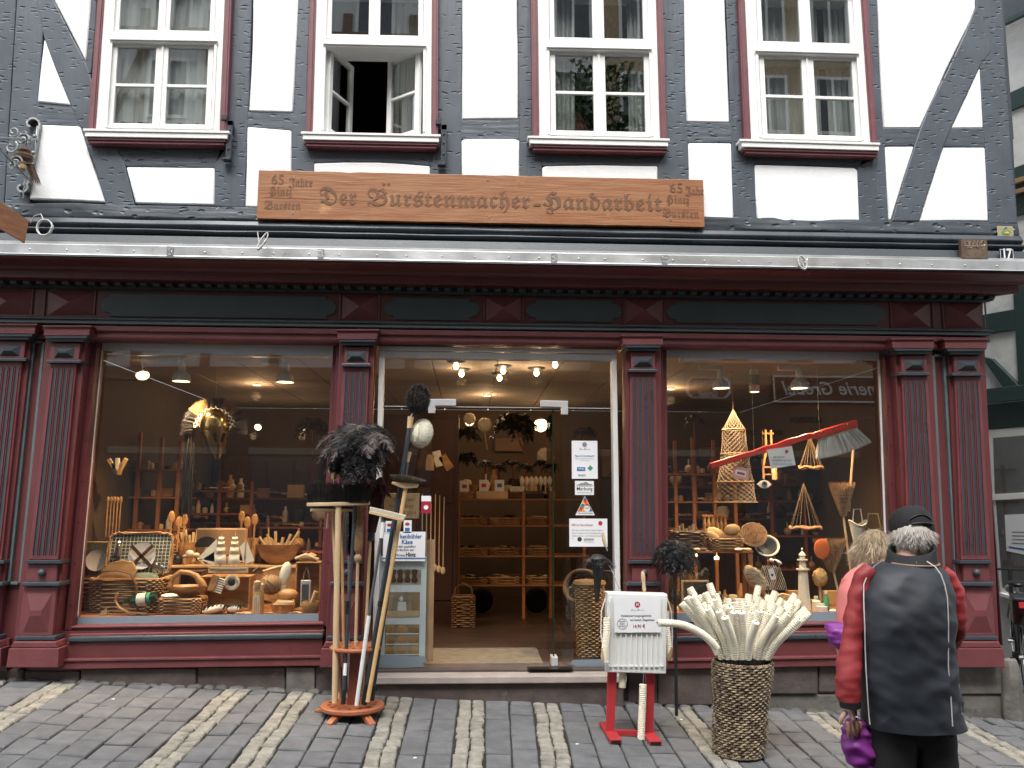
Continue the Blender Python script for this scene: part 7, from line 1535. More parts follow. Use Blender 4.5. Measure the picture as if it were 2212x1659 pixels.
# 2 second broom behind
t, a, b = pole('broom', 'narrower broom with short black bristles just behind the wide black broom', 'broom', 734, 1508, .02, 720, 1102, .0, .014, M_woodl); h = b - a; s1 = S(RY)
t.add('head_board', MB().box(-47*s1, 48*s1, -.03, .03, -.01, .01, Matrix.Translation(h)), M_woodl, smooth=None, bevel=.003)
br_ = bristles(-44*s1, 44*s1, -.024, .024, 0, .035, 900, .004, .1, 6); br_.v = [tuple(Vector(p) + h) for p in br_.v]; t.add('bristles', br_, M_bris, kind='stuff'); t.add('side_hook', MB().tube([h + Vector((-.03, -.03, -.02)), h + Vector((-.035, -.03, -.13))], .009, 8), M_woodl)
# 3 orange stick, 4 anthracite pole with ostrich duster
t, a, b = pole('broom_stick', 'thin orange lacquered stick between the pale and dark poles', 'stick', 743, 1500, .04, 738, 1100, .06, .010, M_woody)
t, a, b = pole('ostrich_duster', 'huge grey and black ostrich feather duster on an anthracite telescopic pole', 'feather duster', 741, 1521, -.15, 767, 1090, -.10, .0125, M_mdark); c = Fr(775, 950, -.10) - a
t.add('wooden_neck', MB().tube([b - a, Fr(772, 1010, -.10) - a], .012, 12), M_woodl); t.add('black_sleeve', MB().tube([Fr(764.5, 1130, -.105) - a, b - a + Vector((.002, 0, .03))], .015, 12), M_blackp); t.add('pole_joint', MB().tube([Fr(749, 1326, -.13) - a, Fr(751, 1298, -.13) - a], .0165, 12), M_blackp); t.add('pole_foot', MB().tube([Vector((0,0,0)), (b-a)*.07], .016, 12), M_blackp)
t.add('pole_sticker', MB().tube([(b-a)*.14, (b-a)*.20], .0132, 12), M_paper)
duster(t, tuple(c + Vector((0, 0, .06))), .315, 84, 11, (M_blackf, mat('grey_ostrich_plume', (.21,.18,.165), .6, var=.5, vs=9)), droop=.62, flat=.62, nb=100, wd=.0038)
duster(t, tuple(c + Vector((-.01, 0, -.03))), .25, 60, 13, (M_blackf, M_blackf), droop=.9, flat=.5, nb=60, wd=.005)
duster(t, tuple(c + Vector((-.01, .0, -.15))), .17, 46, 14, (M_blackf, M_blackf), droop=1.1, flat=.4, nb=50, wd=.006)
# 5 besom with turned handle
t, a, b = pole('turned_whisk', 'rice straw whisk broom bound with wire on a turned wooden handle', 'whisk', 765, 1500, .03, 773, 1205, .02, [.011, .012, .011, .012, .011], M_woodl); h = b - a; s1 = S(RY)
t.add('turned_knob', MB().lathe([(.012, -.03), (.026, -.015), (.028, 0), (.024, .014), (.012, .03)], h, 16), M_woodl); t.add('bound_root', MB().lathe([(.012, .02), (.030, .06), (.036, .10), (.033, .15), (.022, .20), (.020, .25)], h, 16), M_cane)
br_ = bristles(-.012, .012, -.012, .012, .2, .21, 500, .004, .16, 8); br_.v = [tuple(Vector(p) + h) for p in br_.v]; t.add('straw', br_, M_cane, kind='stuff'); t.add('straw_core', MB().lathe([(.019, .22), (.032, .38), (.028, .40)], h, 12), M_cane)
wr = MB(); wr.tube([h + Vector((.024*math.cos(k*.7), .024*math.sin(k*.7), .10 + k*.0032)) for k in range(80)], .0013, 4); t.add('wire_binding', wr, M_chrome)
# 6 dark red mop
t, a, b = pole('string_mop', 'dark wine red string mop turned upward on a pale pole', 'mop', 783, 1498, .07, 800, 1165, .09, .011, M_woodl); h = b - a
t.add('socket', MB().tube([h - Vector((0,0,.01)), h + Vector((.01, 0, .06))], [.022, .026], 12), M_mdark); M_wine = mat('wine_red_yarn', (.055, .012, .014), .9, var=.4)
t.add('yarn_core', MB().ell(h + Vector((.05, 0, .33)), (.055, .04, .13), rotm('Y', 8), 14, 8).tube([h + Vector((.01,0,.05)), h + Vector((.03,0,.3))], [.03, .05], 10), M_wine); br_ = MB()
rg = np.random.RandomState(4)
for k in range(60):
    q = rg.rand()*2 - 1; w2 = rg.rand()*2 - 1; br_.tube([h + Vector((.02 + q*.02, w2*.02, .08)), h + Vector((.03 + q*.05, w2*.04, .26)), h + Vector((.05 + q*.055, w2*.05, .40)), h + Vector((.07 + q*.075, w2*.06 - .01, .30 + rg.rand()*.08))], .006, 4)
t.add('yarn', br_, M_wine, kind='stuff')
# 7 cream scrubber with steel pole in a white sleeve
t, a, b = pole('scrubbing_broom', 'cream bristled deck scrubber tilted on a grey steel pole with white lower tube', 'scrubbing brush', 770, 1524, -.17, 797, 1330, -.19, .0145, M_whitep); h = Fr(829, 1122, -.22) - a
t.add('steel_pole', MB().tube([b - a, h], .0105, 10), M_metal); Mx = Matrix.Translation(h + Vector((.02, 0, .02))) @ Matrix.Rotation(R(13), 4, 'Y')
t.add('white_clip', MB().tube([h - Vector((.012, 0, .13)), h - Vector((.004, 0, .02))], [.016, .018], 10), M_whitep)
t.add('scrub_board', MB().box(-.125, .125, -.03, .03, -.008, .014, Mx), M_woodl, smooth=None, bevel=.004); tf = MB()
for i in range(24):
    for j in range(5): p = Mx @ Vector((-.12 + i*.0105, -.026 + j*.013, .014)); q = Mx @ Vector((-.122 + i*.0107, -.030 + j*.0145, .040)); tf.tube([p, q], [.0042, .0055], 5)
t.add('bristle_tufts', tf, M_cream, kind='stuff'); t.add('swivel', MB().tube([h, Mx @ Vector((0, 0, -.008))], .014, 8), M_mdark)
# 8, 9 tall poles with fuzzy heads
t, a, b = pole('dusting_brush', 'tallest pole topped with a dark brown goat hair bulb brush', 'dusting brush', 786, 1522, -.13, 885, 922, -.05, .0175, M_mdark); h = b - a
t.add('ferrule', MB().tube([h - Vector((.002, 0, .01)), h + Vector((.008, 0, .075))], [.019, .024], 12), M_woodl); t.add('pole_foot', MB().tube([Vector((0,0,0)), h*.07], .0205, 12), M_blackp); t.add('neck_wire', MB().tube([h + Vector((.006,0,.07)), h + Vector((.03,0,.12))], .006), M_chrome)
t.add('joint_collar', MB().tube([h*.34, h*.36], .0205, 12), M_blackp)
c = Fr(903, 862, -.05) - a; fuzz(t, c, (.085, .075, .115), M_brisd, 9000, .30, .0028, 5, rotm('Y', 12)); t.add('brush_fold', MB().ell(c + Vector((-.02, -.065, -.02)), (.01, .012, .05), n=10), M_bris)
t, a, b = pole('dusting_brush', 'second tall pole topped with a cream lambswool bulb brush', 'dusting brush', 803, 1513, -.02, 879, 1002, .0, .014, M_mdark); h = b - a
t.add('steel_extension', MB().tube([h*.93, h + Vector((.003, 0, .02))], .015, 12), M_metal); t.add('ferrule', MB().tube([h + Vector((.0, 0, .015)), h + Vector((.012, 0, .09))], [.018, .023], 12), M_woodl); t.add('pole_foot', MB().tube([Vector((0,0,0)), h*.06], .018, 12), M_blackp)
c = Fr(911, 936, .0) - a; fuzz(t, c, (.092, .08, .122), M_creamw, 2600, .10, .004, 6, rotm('Y', 14)); t.add('brush_fold', MB().ell(c + Vector((-.025, -.07, .01)), (.008, .01, .05), n=10), M_cream)
# 10 wooden pole with flat oval brush
t, a, b = pole('oval_broom', 'long pine pole with a flat oval brown bristle head beside the tall grey pole', 'broom', 794, 1516, -.16, 877, 1050, -.12, .0155, M_woody); h = b - a; Mx = Matrix.Translation(h) @ Matrix.Rotation(R(9), 4, 'Y')
t.add('head_board', MB().xz([(-.105, .0), (-.10, .016), (.08, .03), (.092, .022), (.08, .0), (.0, -.018), (-.03, -.018)], -.03, .03, Mx), M_woodl, smooth=None, bevel=.004); rg = np.random.RandomState(12); n = 4200; a_ = rg.uniform(0, 6.28, n); q = np.sqrt(rg.rand(n))
P = np.stack([.10*q*np.cos(a_), .05*q*np.sin(a_), np.full(n, .03)], 1); D = np.stack([q*np.cos(a_)*.9, q*np.sin(a_)*.9, np.full(n, .8)], 1); A = np.array(Mx.to_3x3())
t.add('bristles', MB().hair(P @ A.T + np.array(h), D @ A.T, .055, .0028, .05, 2, 4), mat('grey_brown_bristle', (.17,.14,.11), .7, var=.5, vs=30), kind='stuff'); t.add('bristle_body', MB().ell(h + Vector((.005, 0, .045)), (.125, .06, .022), rotm('Y', 9), 18, 8), M_brisb)
# 11 long black bottle brush, 12 small black and white brush
t, a, b = pole('chimney_brush', 'long black cylindrical bristle brush hanging behind the orange stick', 'brush', 753, 1500, .10, 753, 1098, .10, .006, M_chrome); h = b - a; rg = np.random.RandomState(5); n = 4200; a_ = rg.uniform(0, 6.28, n)
P = np.stack([.012*np.cos(a_), .012*np.sin(a_), rg.uniform(h.z - .34, h.z, n)], 1); t.add('bristles', MB().hair(P, np.stack([np.cos(a_), np.sin(a_), rg.randn(n)*.1], 1), .045, .003, .1, 2, 5), M_bris, kind='stuff')
t, a, b = pole('radiator_duster', 'small black brush with a white edge above the wide black broom', 'brush', 731, 1496, -.02, 721, 1032, .02, .007, M_chrome); h = b - a
t.add('wooden_collar', MB().tube([h - Vector((0,0,.01)), h + Vector((.004, 0, .04))], [.018, .022], 10), M_woodl); t.add('black_hair', MB().ell(h + Vector((.022, 0, .085)), (.055, .03, .058), rotm('Y', 25), 16, 8), M_bris); t.add('white_edge', MB().ell(h + Vector((-.032, -.004, .062)), (.012, .03, .036), rotm('Y', -12), 12, 8), M_creamw)
rg = np.random.RandomState(15); n = 1500; D = rg.randn(n, 3); D /= np.linalg.norm(D, axis=1)[:, None]; t.add('hair', MB().hair(D*np.array([.048,.026,.052]) + np.array(h + Vector((.022, 0, .085))), D + np.array([.3,0,.3]), .02, .003, 0, 2, 3), M_bris, kind='stuff')

# ================================================================== radiator advertising stand
gp = G(1362, 1592); QY = gp.y; s = S(QY)
o = Vector((F(1362, 1592, QY).x, QY, gp.z)); t = T('radiator_stand', 'white panel radiator mounted on a red steel stand with an advertising sheet', 'advertising stand', o)
def q3(u, v, dy=0): return F(u, v, QY + dy) - o
def xz4(po, y0, y1): return MB().prism([q3(u, v, y0) for u, v in po], [Vector((q3(u, v, y0).x, y1, q3(u, v, y0).z)) for u, v in po])
t.add('radiator_panel', xz4([(1312, 1281), (1442, 1285), (1439, 1456), (1309, 1452)], -.055, .0), M_whitep, smooth=None, bevel=.006)
t.add('radiator_back_panel', xz4([(1308, 1279), (1440, 1282), (1437, 1452), (1307, 1450)], .03, .055), M_whitep, smooth=None, bevel=.006)
t.add('radiator_top_grille', xz4([(1310, 1279.5), (1441, 1283), (1441, 1286), (1310, 1282)], -.05, .05), M_whitep, smooth=None, bevel=.002)
po = lambda u, w_: [(u - w_, 1368), (u + w_, 1368), (u + w_ - .4, 1438), (u - w_ - .4, 1438)]
for i in range(11): u = 1319.5 + i*11.2; t.add('radiator_rib', xz4(po(u, 1.4), -.066, -.0555), M_whitep, smooth=None, bevel=.004)
for i in range(11): u = 1319 + i*11.2; t.add('rib_foot', xz4([(u-3.4, 1437), (u+3.8, 1437), (u+3.6, 1441.5), (u-3.6, 1441.5)], -.068, -.0556), M_whitep, smooth=None, bevel=.002)
t.add('radiator_edge', xz4([(1317, 1290), (1322, 1290), (1320, 1445), (1315, 1445)], -.060, -.0552), M_whitep, smooth=None, bevel=.002); t.add('radiator_edge', xz4([(1433, 1293), (1438, 1293), (1436, 1447), (1431, 1447)], -.060, -.0552), M_whitep, smooth=None, bevel=.002)
for u0, u1, b0, b1, nm in ((1313, 1333, 1309, 1327, 'l'), (1395, 1415, 1392, 1411, 'r')):
    t.add('leg', xz4([(u0, 1450), (u1, 1450), (b1, 1590), (b0, 1590)], .005, .030), M_redst, smooth=None, bevel=.004)
    xa, xb = q3(b0, 1590).x, q3(b1 + 3, 1590).x; y0, y1 = -.17, .22; za = gz(o.x + xa, QY + y0) - o.z + .002; zb2 = gz(o.x + xa, QY + y1) - o.z + .002
    t.add('foot', MB().add([(xa, y0, za), (xb+.012, y0, za), (xb, y1, zb2), (xa-.012, y1, zb2), (xa, y0, za+.028), (xb+.012, y0, za+.028), (xb, y1, zb2+.028), (xa-.012, y1, zb2+.028)], [(0,3,2,1),(4,5,6,7),(0,1,5,4),(1,2,6,5),(2,3,7,6),(3,0,4,7)]), M_redst, smooth=None, bevel=.003)
    t.add('foot_opening', MB().box(xa + .008, xb + .004, y0 - .003, y0 - .001, za + .006, za + .022), M_blackp, smooth=None)
t.add('cross_bar', xz4([(1326, 1577), (1396, 1579), (1396, 1592), (1326, 1590)], .0, .028), M_redst, smooth=None, bevel=.003)
sh = T('price_sheet', 'white laminated price sheet with red seal and 14,90 euro on the radiator', 'price sign', o + q3(1377, 1328, -.075) + Vector((0, 0, 0)), 1)
w_, h_ = 49*s, 36*s; sh.add('sheet', MB().box(-w_, w_, 0, .002, -h_, h_), M_paper, smooth=None); sh.add('seal', MB().lathe([(0,0),(5.9*s,0),(5.9*s,.001)], (0, -.001, 21*s), 20, rotm('X', 90)), M_inkr)
sh.add('seal_mark', MB().box(-2.6*s, -1.2*s, -.0035, -.0025, 18*s, 24*s).box(1.2*s, 2.6*s, -.0035, -.0025, 18*s, 24*s).box(-2.6*s, 2.6*s, -.0035, -.0025, 20.4*s, 21.6*s), M_paper, smooth=None)
for txt, x0, x1, z, hh, m_, b_ in ((script('Hintz Bürsten'), -14, 14, 10, 5.5, M_inkg, 0), ('Heizkörperreinigungsbürste', -35, 29, -2, 6.2, M_ink, .012), ('aus feinem Ziegenhaar', -16, 36, -10.5, 6.2, M_ink, .012), ('14,90 €', -10, 15, -23.5, 9.5, mat('dark_red_ink', (.28,.01,.03), .6), .012), ('Spezial', -38, -26, -13.5, 4.5, M_ink, .01), ('FLEXI-', -37.5, -26.5, -18.5, 4.5, M_ink, .01), ('Edelstahl', -39, -25, -23, 4.5, M_ink, .01)):
    text_mesh('lettering', txt, m_, width=(x1-x0)*s, size=hh*s, loc=((x0+x1)/2*s, -.0008, z*s), parent=sh.o, ext=.0006, bold=b_)
sh.add('stamp_ring', MB().tube([(-32*s + 10.5*s*math.cos(a), -.0012, -18.5*s + 10.5*s*math.sin(a)) for a in [2*math.pi*i/32 for i in range(32)]], .0012, 4, close=True), M_ink)
# flexible goat hair brushes
def flexbrush(name, lab, pts, r, m=M_cream, rings=34, loc=None, tipwire=True, handle=None, sc_=1., group=None):
    """ribbed cylinder of trimmed goat hair on a bent wire"""
    P = [Vector(p) for p in pts]; n = rings*2 + 1; L_ = len(P) - 1; out = []
    for i in range(n):
        q = i/(n-1)*L_; k = min(int(q), L_-1); f_ = q - k; p0 = P[max(k-1,0)]; p1 = P[k]; p2 = P[k+1]; p3 = P[min(k+2, L_)]
        out.append(.5*((2*p1) + (p2-p0)*f_ + (2*p0-5*p1+4*p2-p3)*f_*f_ + (3*p1-p0-3*p2+p3)*f_**3))
    rr = [r*(1 + (.10 if i % 2 else -.07)) for i in range(n)]; rr[0] = r*.8; rr[-1] = r*.75
    t = T(name, lab, 'brush', loc or (0,0,0), sc_, group); t.add('bristle_cylinder', MB().tube(out, rr, 12), m, smooth=.5)
    d_ = (out[-1] - out[-2]).normalized(); e_ = (out[0] - out[1]).normalized()
    if tipwire: t.add('wire_tip', MB().tube([out[-1], out[-1] + d_*r*.35], r*.16, 6), M_ink)
    if handle: t.add('stem_wire', MB().tube([out[0]] + [Vector(p) for p in handle], r*.13, 6), M_chrome)
    return t, out
X3 = lambda u, v, dy: F(u, v, QY + dy) - o
t, _ = flexbrush('flexible_radiator_brush', 'cream flexible radiator brush hanging on the left edge of the radiator', [X3(1308, 1430, -.09), X3(1307, 1405, -.10), X3(1310, 1370, -.10), X3(1311, 1334, -.09)], .024, loc=o)
t.add('white_cord', MB().tube([X3(1304, 1405, -.1), X3(1298, 1370, -.08), X3(1299, 1320, -.04), X3(1310, 1285, 0), X3(1317, 1300, -.07), X3(1316, 1334, -.09)], .004, 6), M_cable); t.add('turned_handle', MB().tube([X3(1302, 1400, -.11), X3(1301, 1418, -.11), X3(1303, 1430, -.11)], [.008, .013, .007], 10), M_woodl)
t, _ = flexbrush('flexible_radiator_brush', 'cream flexible radiator brush behind the right edge of the radiator', [X3(1447, 1426, -.02), X3(1445, 1390, -.02), X3(1441, 1345, 0), X3(1440, 1320, .02)], .017, loc=o)
t.add('white_cord', MB().tube([X3(1452, 1402, -.03), X3(1452, 1360, -.03), X3(1450, 1320, -.02), X3(1440, 1290, .0)], .004, 6), M_cable); t.add('turned_handle', MB().tube([X3(1451, 1398, -.03), X3(1448, 1415, -.03), X3(1446, 1428, -.03)], [.010, .018, .008], 10), M_tan)
t, _ = flexbrush('flexible_radiator_brush', 'short end of a cream brush poking out below the radiator', [X3(1345, 1440, .01), X3(1345, 1462, .01), X3(1344, 1485, .01)], .023, loc=o, tipwire=False)
t, _ = flexbrush('flexible_radiator_brush', 'long straight cream brush hanging down to the foot of the radiator stand', [X3(1389, 1478, -.03), X3(1388, 1520, -.03), X3(1386, 1560, -.03), X3(1385, 1597, -.03)], .0245, loc=o, handle=[X3(1391, 1450, -.03)])
for u0, v0, u1, v1, lab in ((1388, 1234, 1392, 1278, 'turned wooden handle rising behind the radiator top'),):
    a = X3(u0, v0, .02); b = X3(u1, v1, .02); t = T('radiator_brush_handle', lab, 'handle', o); t.add('grip', MB().tube([a + (b-a)*k for k in (0, .1, .35, .6, .85, 1)], [.006, .014, .016, .012, .014, .010], 12), M_woodl); t.add('wire', MB().tube([b, b - Vector((0,0,.06))], .003), M_chrome)
    t.o.name = 'turned_brush_handle'
# duster with pale handle behind the stand
yD = QY + .25; P = lambda u, v: F(u, v, yD)
t = T('feather_duster', 'small grey black feather duster with pale handle upward, left behind the radiator', 'feather duster', P(1290, 1205)); q_ = t.o.location
duster(t, (0, 0, .0), .13, 26, 21, (M_blackf, M_greyf), droop=.45, flat=.45, nb=36, wd=.005); t.add('handle', MB().tube([P(1308, 1180)-q_, P(1305, 1168)-q_, P(1302, 1150)-q_], [.010, .014, .009], 10), M_woodl); t.add('ferrule', MB().tube([P(1312, 1190)-q_, P(1308, 1180)-q_], .006), M_chrome); t.add('wire', MB().tube([P(1313, 1215)-q_, P(1330, 1250)-q_, P(1346, 1290)-q_], .004), M_cable); t.add('feather_tail', MB().tube([Vector((0,0,-.01)), P(1291, 1250)-q_, P(1289, 1300)-q_], [.05, .03, .014], 10), M_blackf)
# black duster at the pilaster right of the door
t = T('feather_duster', 'round jet black feather duster standing in front of the right shop window corner', 'feather duster', F(1459, 1190, -.35)); q_ = t.o.location
duster(t, (0, 0, .04), .20, 80, 31, (M_blackf, M_blackf), droop=.8, flat=.75, nb=80, wd=.004); duster(t, (0, 0, -.06), .16, 40, 32, (M_blackf, M_blackf), droop=.8, flat=.5, nb=50, wd=.005); gg = gz(q_.x, -.35) - q_.z; t.add('stick', MB().tube([Vector((0,0,-.1)), Vector((-.01, 0, -.3))], .018, 10), M_dark); t.add('pole', MB().tube([Vector((-.01,0,-.3)), Vector((-.02, .0, gg))], .013, 10), M_blackp)

# ================================================================== seagrass basket with goat hair brushes
bp_ = G(1596, 1628); BYc = bp_.y; s = S(BYc); bo = Vector((F(1596, 1628, BYc).x, BYc, gz(F(1596,1628,BYc).x, BYc)))
top = F(1604, 1429, BYc); Hb = top.z - bo.z; rt, rbm = 60*s, 49*s
t = T('seagrass_basket', 'tall seagrass basket woven in light and dark strands, full of cream brushes', 'basket', bo)
rows = 38; wv = MB(); wd_ = MB(); nst = 44
for k in range(rows):
    q = (k + .5)/rows; z = Hb*q; r_ = rbm + (rt - rbm)*q**.8 + .006*math.sin(q*9); cx_ = (top.x - bo.x)*q; pts = []; n = nst*4
    for i in range(n):
        a = 2*math.pi*i/n; ww = .0062*math.cos(a*nst/2 + k*math.pi); pts.append((cx_ + (r_ + ww)*math.cos(a), (r_ + ww)*math.sin(a), z + .0022*math.sin(a*nst/2 + k*math.pi + 1)))
    wv.tube(pts, Hb/rows*.47, 5, close=True)
t.add('weave', wv, M_rush, smooth=1.2); sk = MB()
for i in range(nst): a = 2*math.pi*(i + .5)/nst; sk.tube([(rbm*.99*math.cos(a), rbm*.99*math.sin(a), .0), ((top.x-bo.x) + rt*math.cos(a), rt*math.sin(a), Hb)], .0045, 5)
t.add('stakes', sk, M_stake, kind='stuff')
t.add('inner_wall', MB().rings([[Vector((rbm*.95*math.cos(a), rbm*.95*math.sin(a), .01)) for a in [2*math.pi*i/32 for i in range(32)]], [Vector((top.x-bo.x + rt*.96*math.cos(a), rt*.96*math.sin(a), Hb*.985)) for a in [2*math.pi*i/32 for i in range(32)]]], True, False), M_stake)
def braid(z, r_, cx_, th):
    mb = MB()
    for ph in (0, math.pi): mb.tube([(cx_ + (r_ + th*.7*math.cos(a*30 + ph))*math.cos(a), (r_ + th*.7*math.cos(a*30 + ph))*math.sin(a), z + th*.7*math.sin(a*30 + ph)) for a in [2*math.pi*i/240 for i in range(240)]], th, 5, close=True)
    return mb
t.add('rim', braid(Hb, rt*1.0, top.x - bo.x, .006), M_rush); t.add('foot_braid', braid(.012, rbm*1.02, 0, .007), M_rush)
tips = [(10,740,-1),(275,680,-.9),(335,645,-.8),(382,648,-.85),(475,712,-1),(610,672,-.8),(682,662,-.7),(755,695,-.75),(495,640,-.5),(212,562,-.3),(162,625,-.5),(127,592,-.2),(60,545,-.3),(25,552,0),(145,522,.2),(260,602,-.2),(305,615,-.4),(340,582,0),(412,602,-.2),(430,532,.2),(460,592,0),(490,545,.3),(530,572,.1),(597,592,0),(602,515,.5),(652,620,-.2),(732,535,.6),(760,575,.5),(800,625,.2),(826,655,.0),(785,690,-.3),(700,640,-.1),(45,490,.6),(172,462,.8),(492,478,.9),(212,530,.5),(100,542,.4),(745,600,.3),(690,590,.4),(-8,590,.3),(540,620,.4),(235,640,-.6),(355,560,.5),(560,540,.6),(640,560,.5),(180,600,0),(445,650,-.3),(555,655,-.5),(85,600,0),(715,600,0),(385,560,.3),(290,560,.4),(520,640,-.2),(660,575,.7)]
rank = {i: sorted(range(len(tips)), key=lambda j: tips[j][0]).index(i) for i in range(len(tips))}
for i, (zx, zy, dd_) in enumerate(tips):
    tu, tv = 1474.6 + zx/3, 1106 + zy/3; dy = dd_*.16; tip = F(tu, tv, BYc + dy*1.5) - bo
    bu = 1604 + (tu - 1604)*.40; by_ = dy*.7; base = F(bu, 1417 + (6 if dd_ < 0 else -4), BYc + by_) - bo; base.x = max(top.x-bo.x-rt*.9, min(top.x-bo.x+rt*.9, base.x))
    side = Vector((1 if tu > 1604 else -1, 0, 0)); bend = .012 + .02*abs(tu - 1604)/130
    L_ = (tip - base).length; nb_ = max(14, int(L_/.0125))
    pts = [base, base + (tip-base)*.35 - side*bend*.6 + Vector((0,0,.01)), base + (tip-base)*.7 - side*bend*.5, tip]
    if i == 0: base = F(1548, 1400, BYc - .1) - bo; pts = [base, F(1520, 1372, BYc-.14) - bo, F(1475, 1350, BYc-.18) - bo, F(1421, 1345, BYc-.2) - bo]; nb_ = 40
    where = ('bent far to the left over the rim', )[0] if i == 0 else ('leaning %s, %s' % (('steeply left' if tu < 1530 else 'slightly left' if tu < 1590 else 'nearly upright' if tu < 1625 else 'slightly right' if tu < 1690 else 'steeply right'), ('at the front of the basket' if dd_ < -.4 else 'in the middle of the basket' if dd_ < .3 else 'at the back of the basket')))
    tt_, out = flexbrush('goat_hair_brush', 'cream goat hair brush whose tip is %s from the left in the seagrass basket' % ORD[rank[i]], pts, .0235, m=M_cream, rings=nb_, loc=bo, group='cream goat hair brushes in the seagrass basket')
    e_ = base + (base - pts[1]).normalized()*.12; tt_.add('wire_stem', MB().tube([base, e_, Vector((e_.x*.7, e_.y*.7, max(.1, e_.z - .25)))], .0035, 5), M_chrome)
# scraps and specks on the paving
for i, (u, v, lab) in enumerate(((1246, 1609, 'tiny white paper scrap on a paver right of the door step'), (896, 1639, 'small pale leaf scrap low in the paving left of centre'), (1471, 1556, 'white crumb on the paving behind the radiator feet'), (244, 1512, 'tiny white scrap on the paving at the left'))):
    p = G(u, v); solo('litter_scrap', lab, 'litter', MB().prism([Vector(q) for q in ((-.012, 0, 0), (0, -.006, 0), (.014, .002, .001), (.002, .008, .002))], [Vector(q) for q in ((-.012, 0, .002), (0, -.006, .003), (.014, .002, .004), (.002, .008, .006))]), M_paper, (p.x, p.y, p.z + .003), smooth=None)
# ================================================================== people
def skin_mesh(name, nodes, edges, mat_, parent, levels=2, root=0):
    ids = list(nodes); idx = {k: i for i, k in enumerate(ids)}; me = bpy.data.meshes.new(name)
    me.from_pydata([tuple(nodes[k][0]) for k in ids], [(idx[a], idx[b]) for a, b in edges], []); o = bpy.data.objects.new(name, me); COL.objects.link(o)
    md = o.modifiers.new('skin', 'SKIN'); 
    for i, k in enumerate(ids):
        r_ = nodes[k][1]; me.skin_vertices[0].data[i].radius = r_ if hasattr(r_, '__len__') else (r_, r_); me.skin_vertices[0].data[i].use_root = (i == root)
    sb_ = o.modifiers.new('sub', 'SUBSURF'); sb_.levels = levels; sb_.render_levels = levels
    dg = bpy.context.evaluated_depsgraph_get(); dg.update(); m2 = bpy.data.meshes.new_from_object(o.evaluated_get(dg)); bpy.data.objects.remove(o); m2.name = name
    m2.materials.clear(); m2.materials.append(mat_); m2.polygons.foreach_set('use_smooth', [True]*len(m2.polygons)); o = bpy.data.objects.new(name, m2); COL.objects.link(o); o.parent = parent; return o
def loft(keys, n=44, m=46, fold=.006, seed=0, fs=(14, 5), ys=1., pw=2.3):
    """keys: (centre, half width, half depth); smooth interpolation, cloth folds as real relief"""
    rs = []; K = len(keys) - 1
    def cr(a, b, c, d, f): return .5*((2*b) + (c-a)*f + (2*a-5*b+4*c-d)*f*f + (3*b-a-3*c+d)*f**3)
    for i in range(n + 1):
        q = i/n*K; k = min(int(q), K-1); f = q - k; g_ = [keys[max(k-1,0)], keys[k], keys[k+1], keys[min(k+2,K)]]
        c = Vector([cr(*[g_[j][0][x] for j in range(4)], f) for x in range(3)]); rx = cr(*[g_[j][1] for j in range(4)], f); ry = cr(*[g_[j][2] for j in range(4)], f); ring = []
        for j in range(m):
            a = 2*math.pi*j/m; ca, sa = math.cos(a), math.sin(a); x = abs(ca)**(2/pw)*(1 if ca >= 0 else -1); y = abs(sa)**(2/pw)*(1 if sa >= 0 else -1)
            p = c + Vector((x*rx, y*ry, 0)); d_ = Vector((x, y, 0)).normalized()
            nn_ = .9*noise.noise(Vector((p.x*fs[0]*.5 + p.z*2.2, p.y*fs[0]*.6, p.z*fs[1] - p.x*3 + seed))) + .9*(.35 - abs(noise.noise(Vector((p.x*7 + p.z*3, p.y*3, p.z*7 - p.x*6 + seed))))) + .5*noise.noise(Vector((p.x*fs[0] + seed, p.y*8, p.z*fs[1]*2.2 + p.x*6)))
            ring.append(p + d_*nn_*fold)
        rs.append(ring)
    return MB().rings(rs)
def sleeve(pts, rr, n=40, m=20, fold=.005, seed=0):
    P = [Vector(p) for p in pts]; K = len(P)-1; out = []; ro = []
    for i in range(n+1):
        q = i/n*K; k = min(int(q), K-1); f = q-k; a, b, c, d = P[max(k-1,0)], P[k], P[k+1], P[min(k+2,K)]; out.append(.5*((2*b) + (c-a)*f + (2*a-5*b+4*c-d)*f*f + (3*b-a-3*c+d)*f**3)); ro.append(rr[k] + (rr[k+1]-rr[k])*f)
    mb = MB().tube(out, ro, m)
    for i, p in enumerate(mb.v):
        p = Vector(p); k = i//m
        if k <= n: c = out[k]; d_ = (p - c).normalized(); nn_ = noise.noise(Vector((p.x*9, p.y*9 + seed, p.z*16))) + .6*noise.noise(Vector((p.x*20 + seed, p.y*14, p.z*34))); mb.v[i] = tuple(p + d_*nn_*fold)
    return mb
MY = -3.1; ms = S(MY); mo = Vector((F(1965, 1600, MY).x, MY, gz(F(1965,1600,MY).x, MY)))
def m(u, v, dy=0): return F(u, v, MY + dy) - mo
man = empty('person', mo); tag(man, 'stooping grey-haired person in black cap and dark jacket with red sleeves, seen from behind', 'person')
zfoot = 0
hip = m(1965, 1500, .02); kneeL, kneeR = Vector((hip.x - .115, .02, .50)), Vector((hip.x + .105, .0, .50))
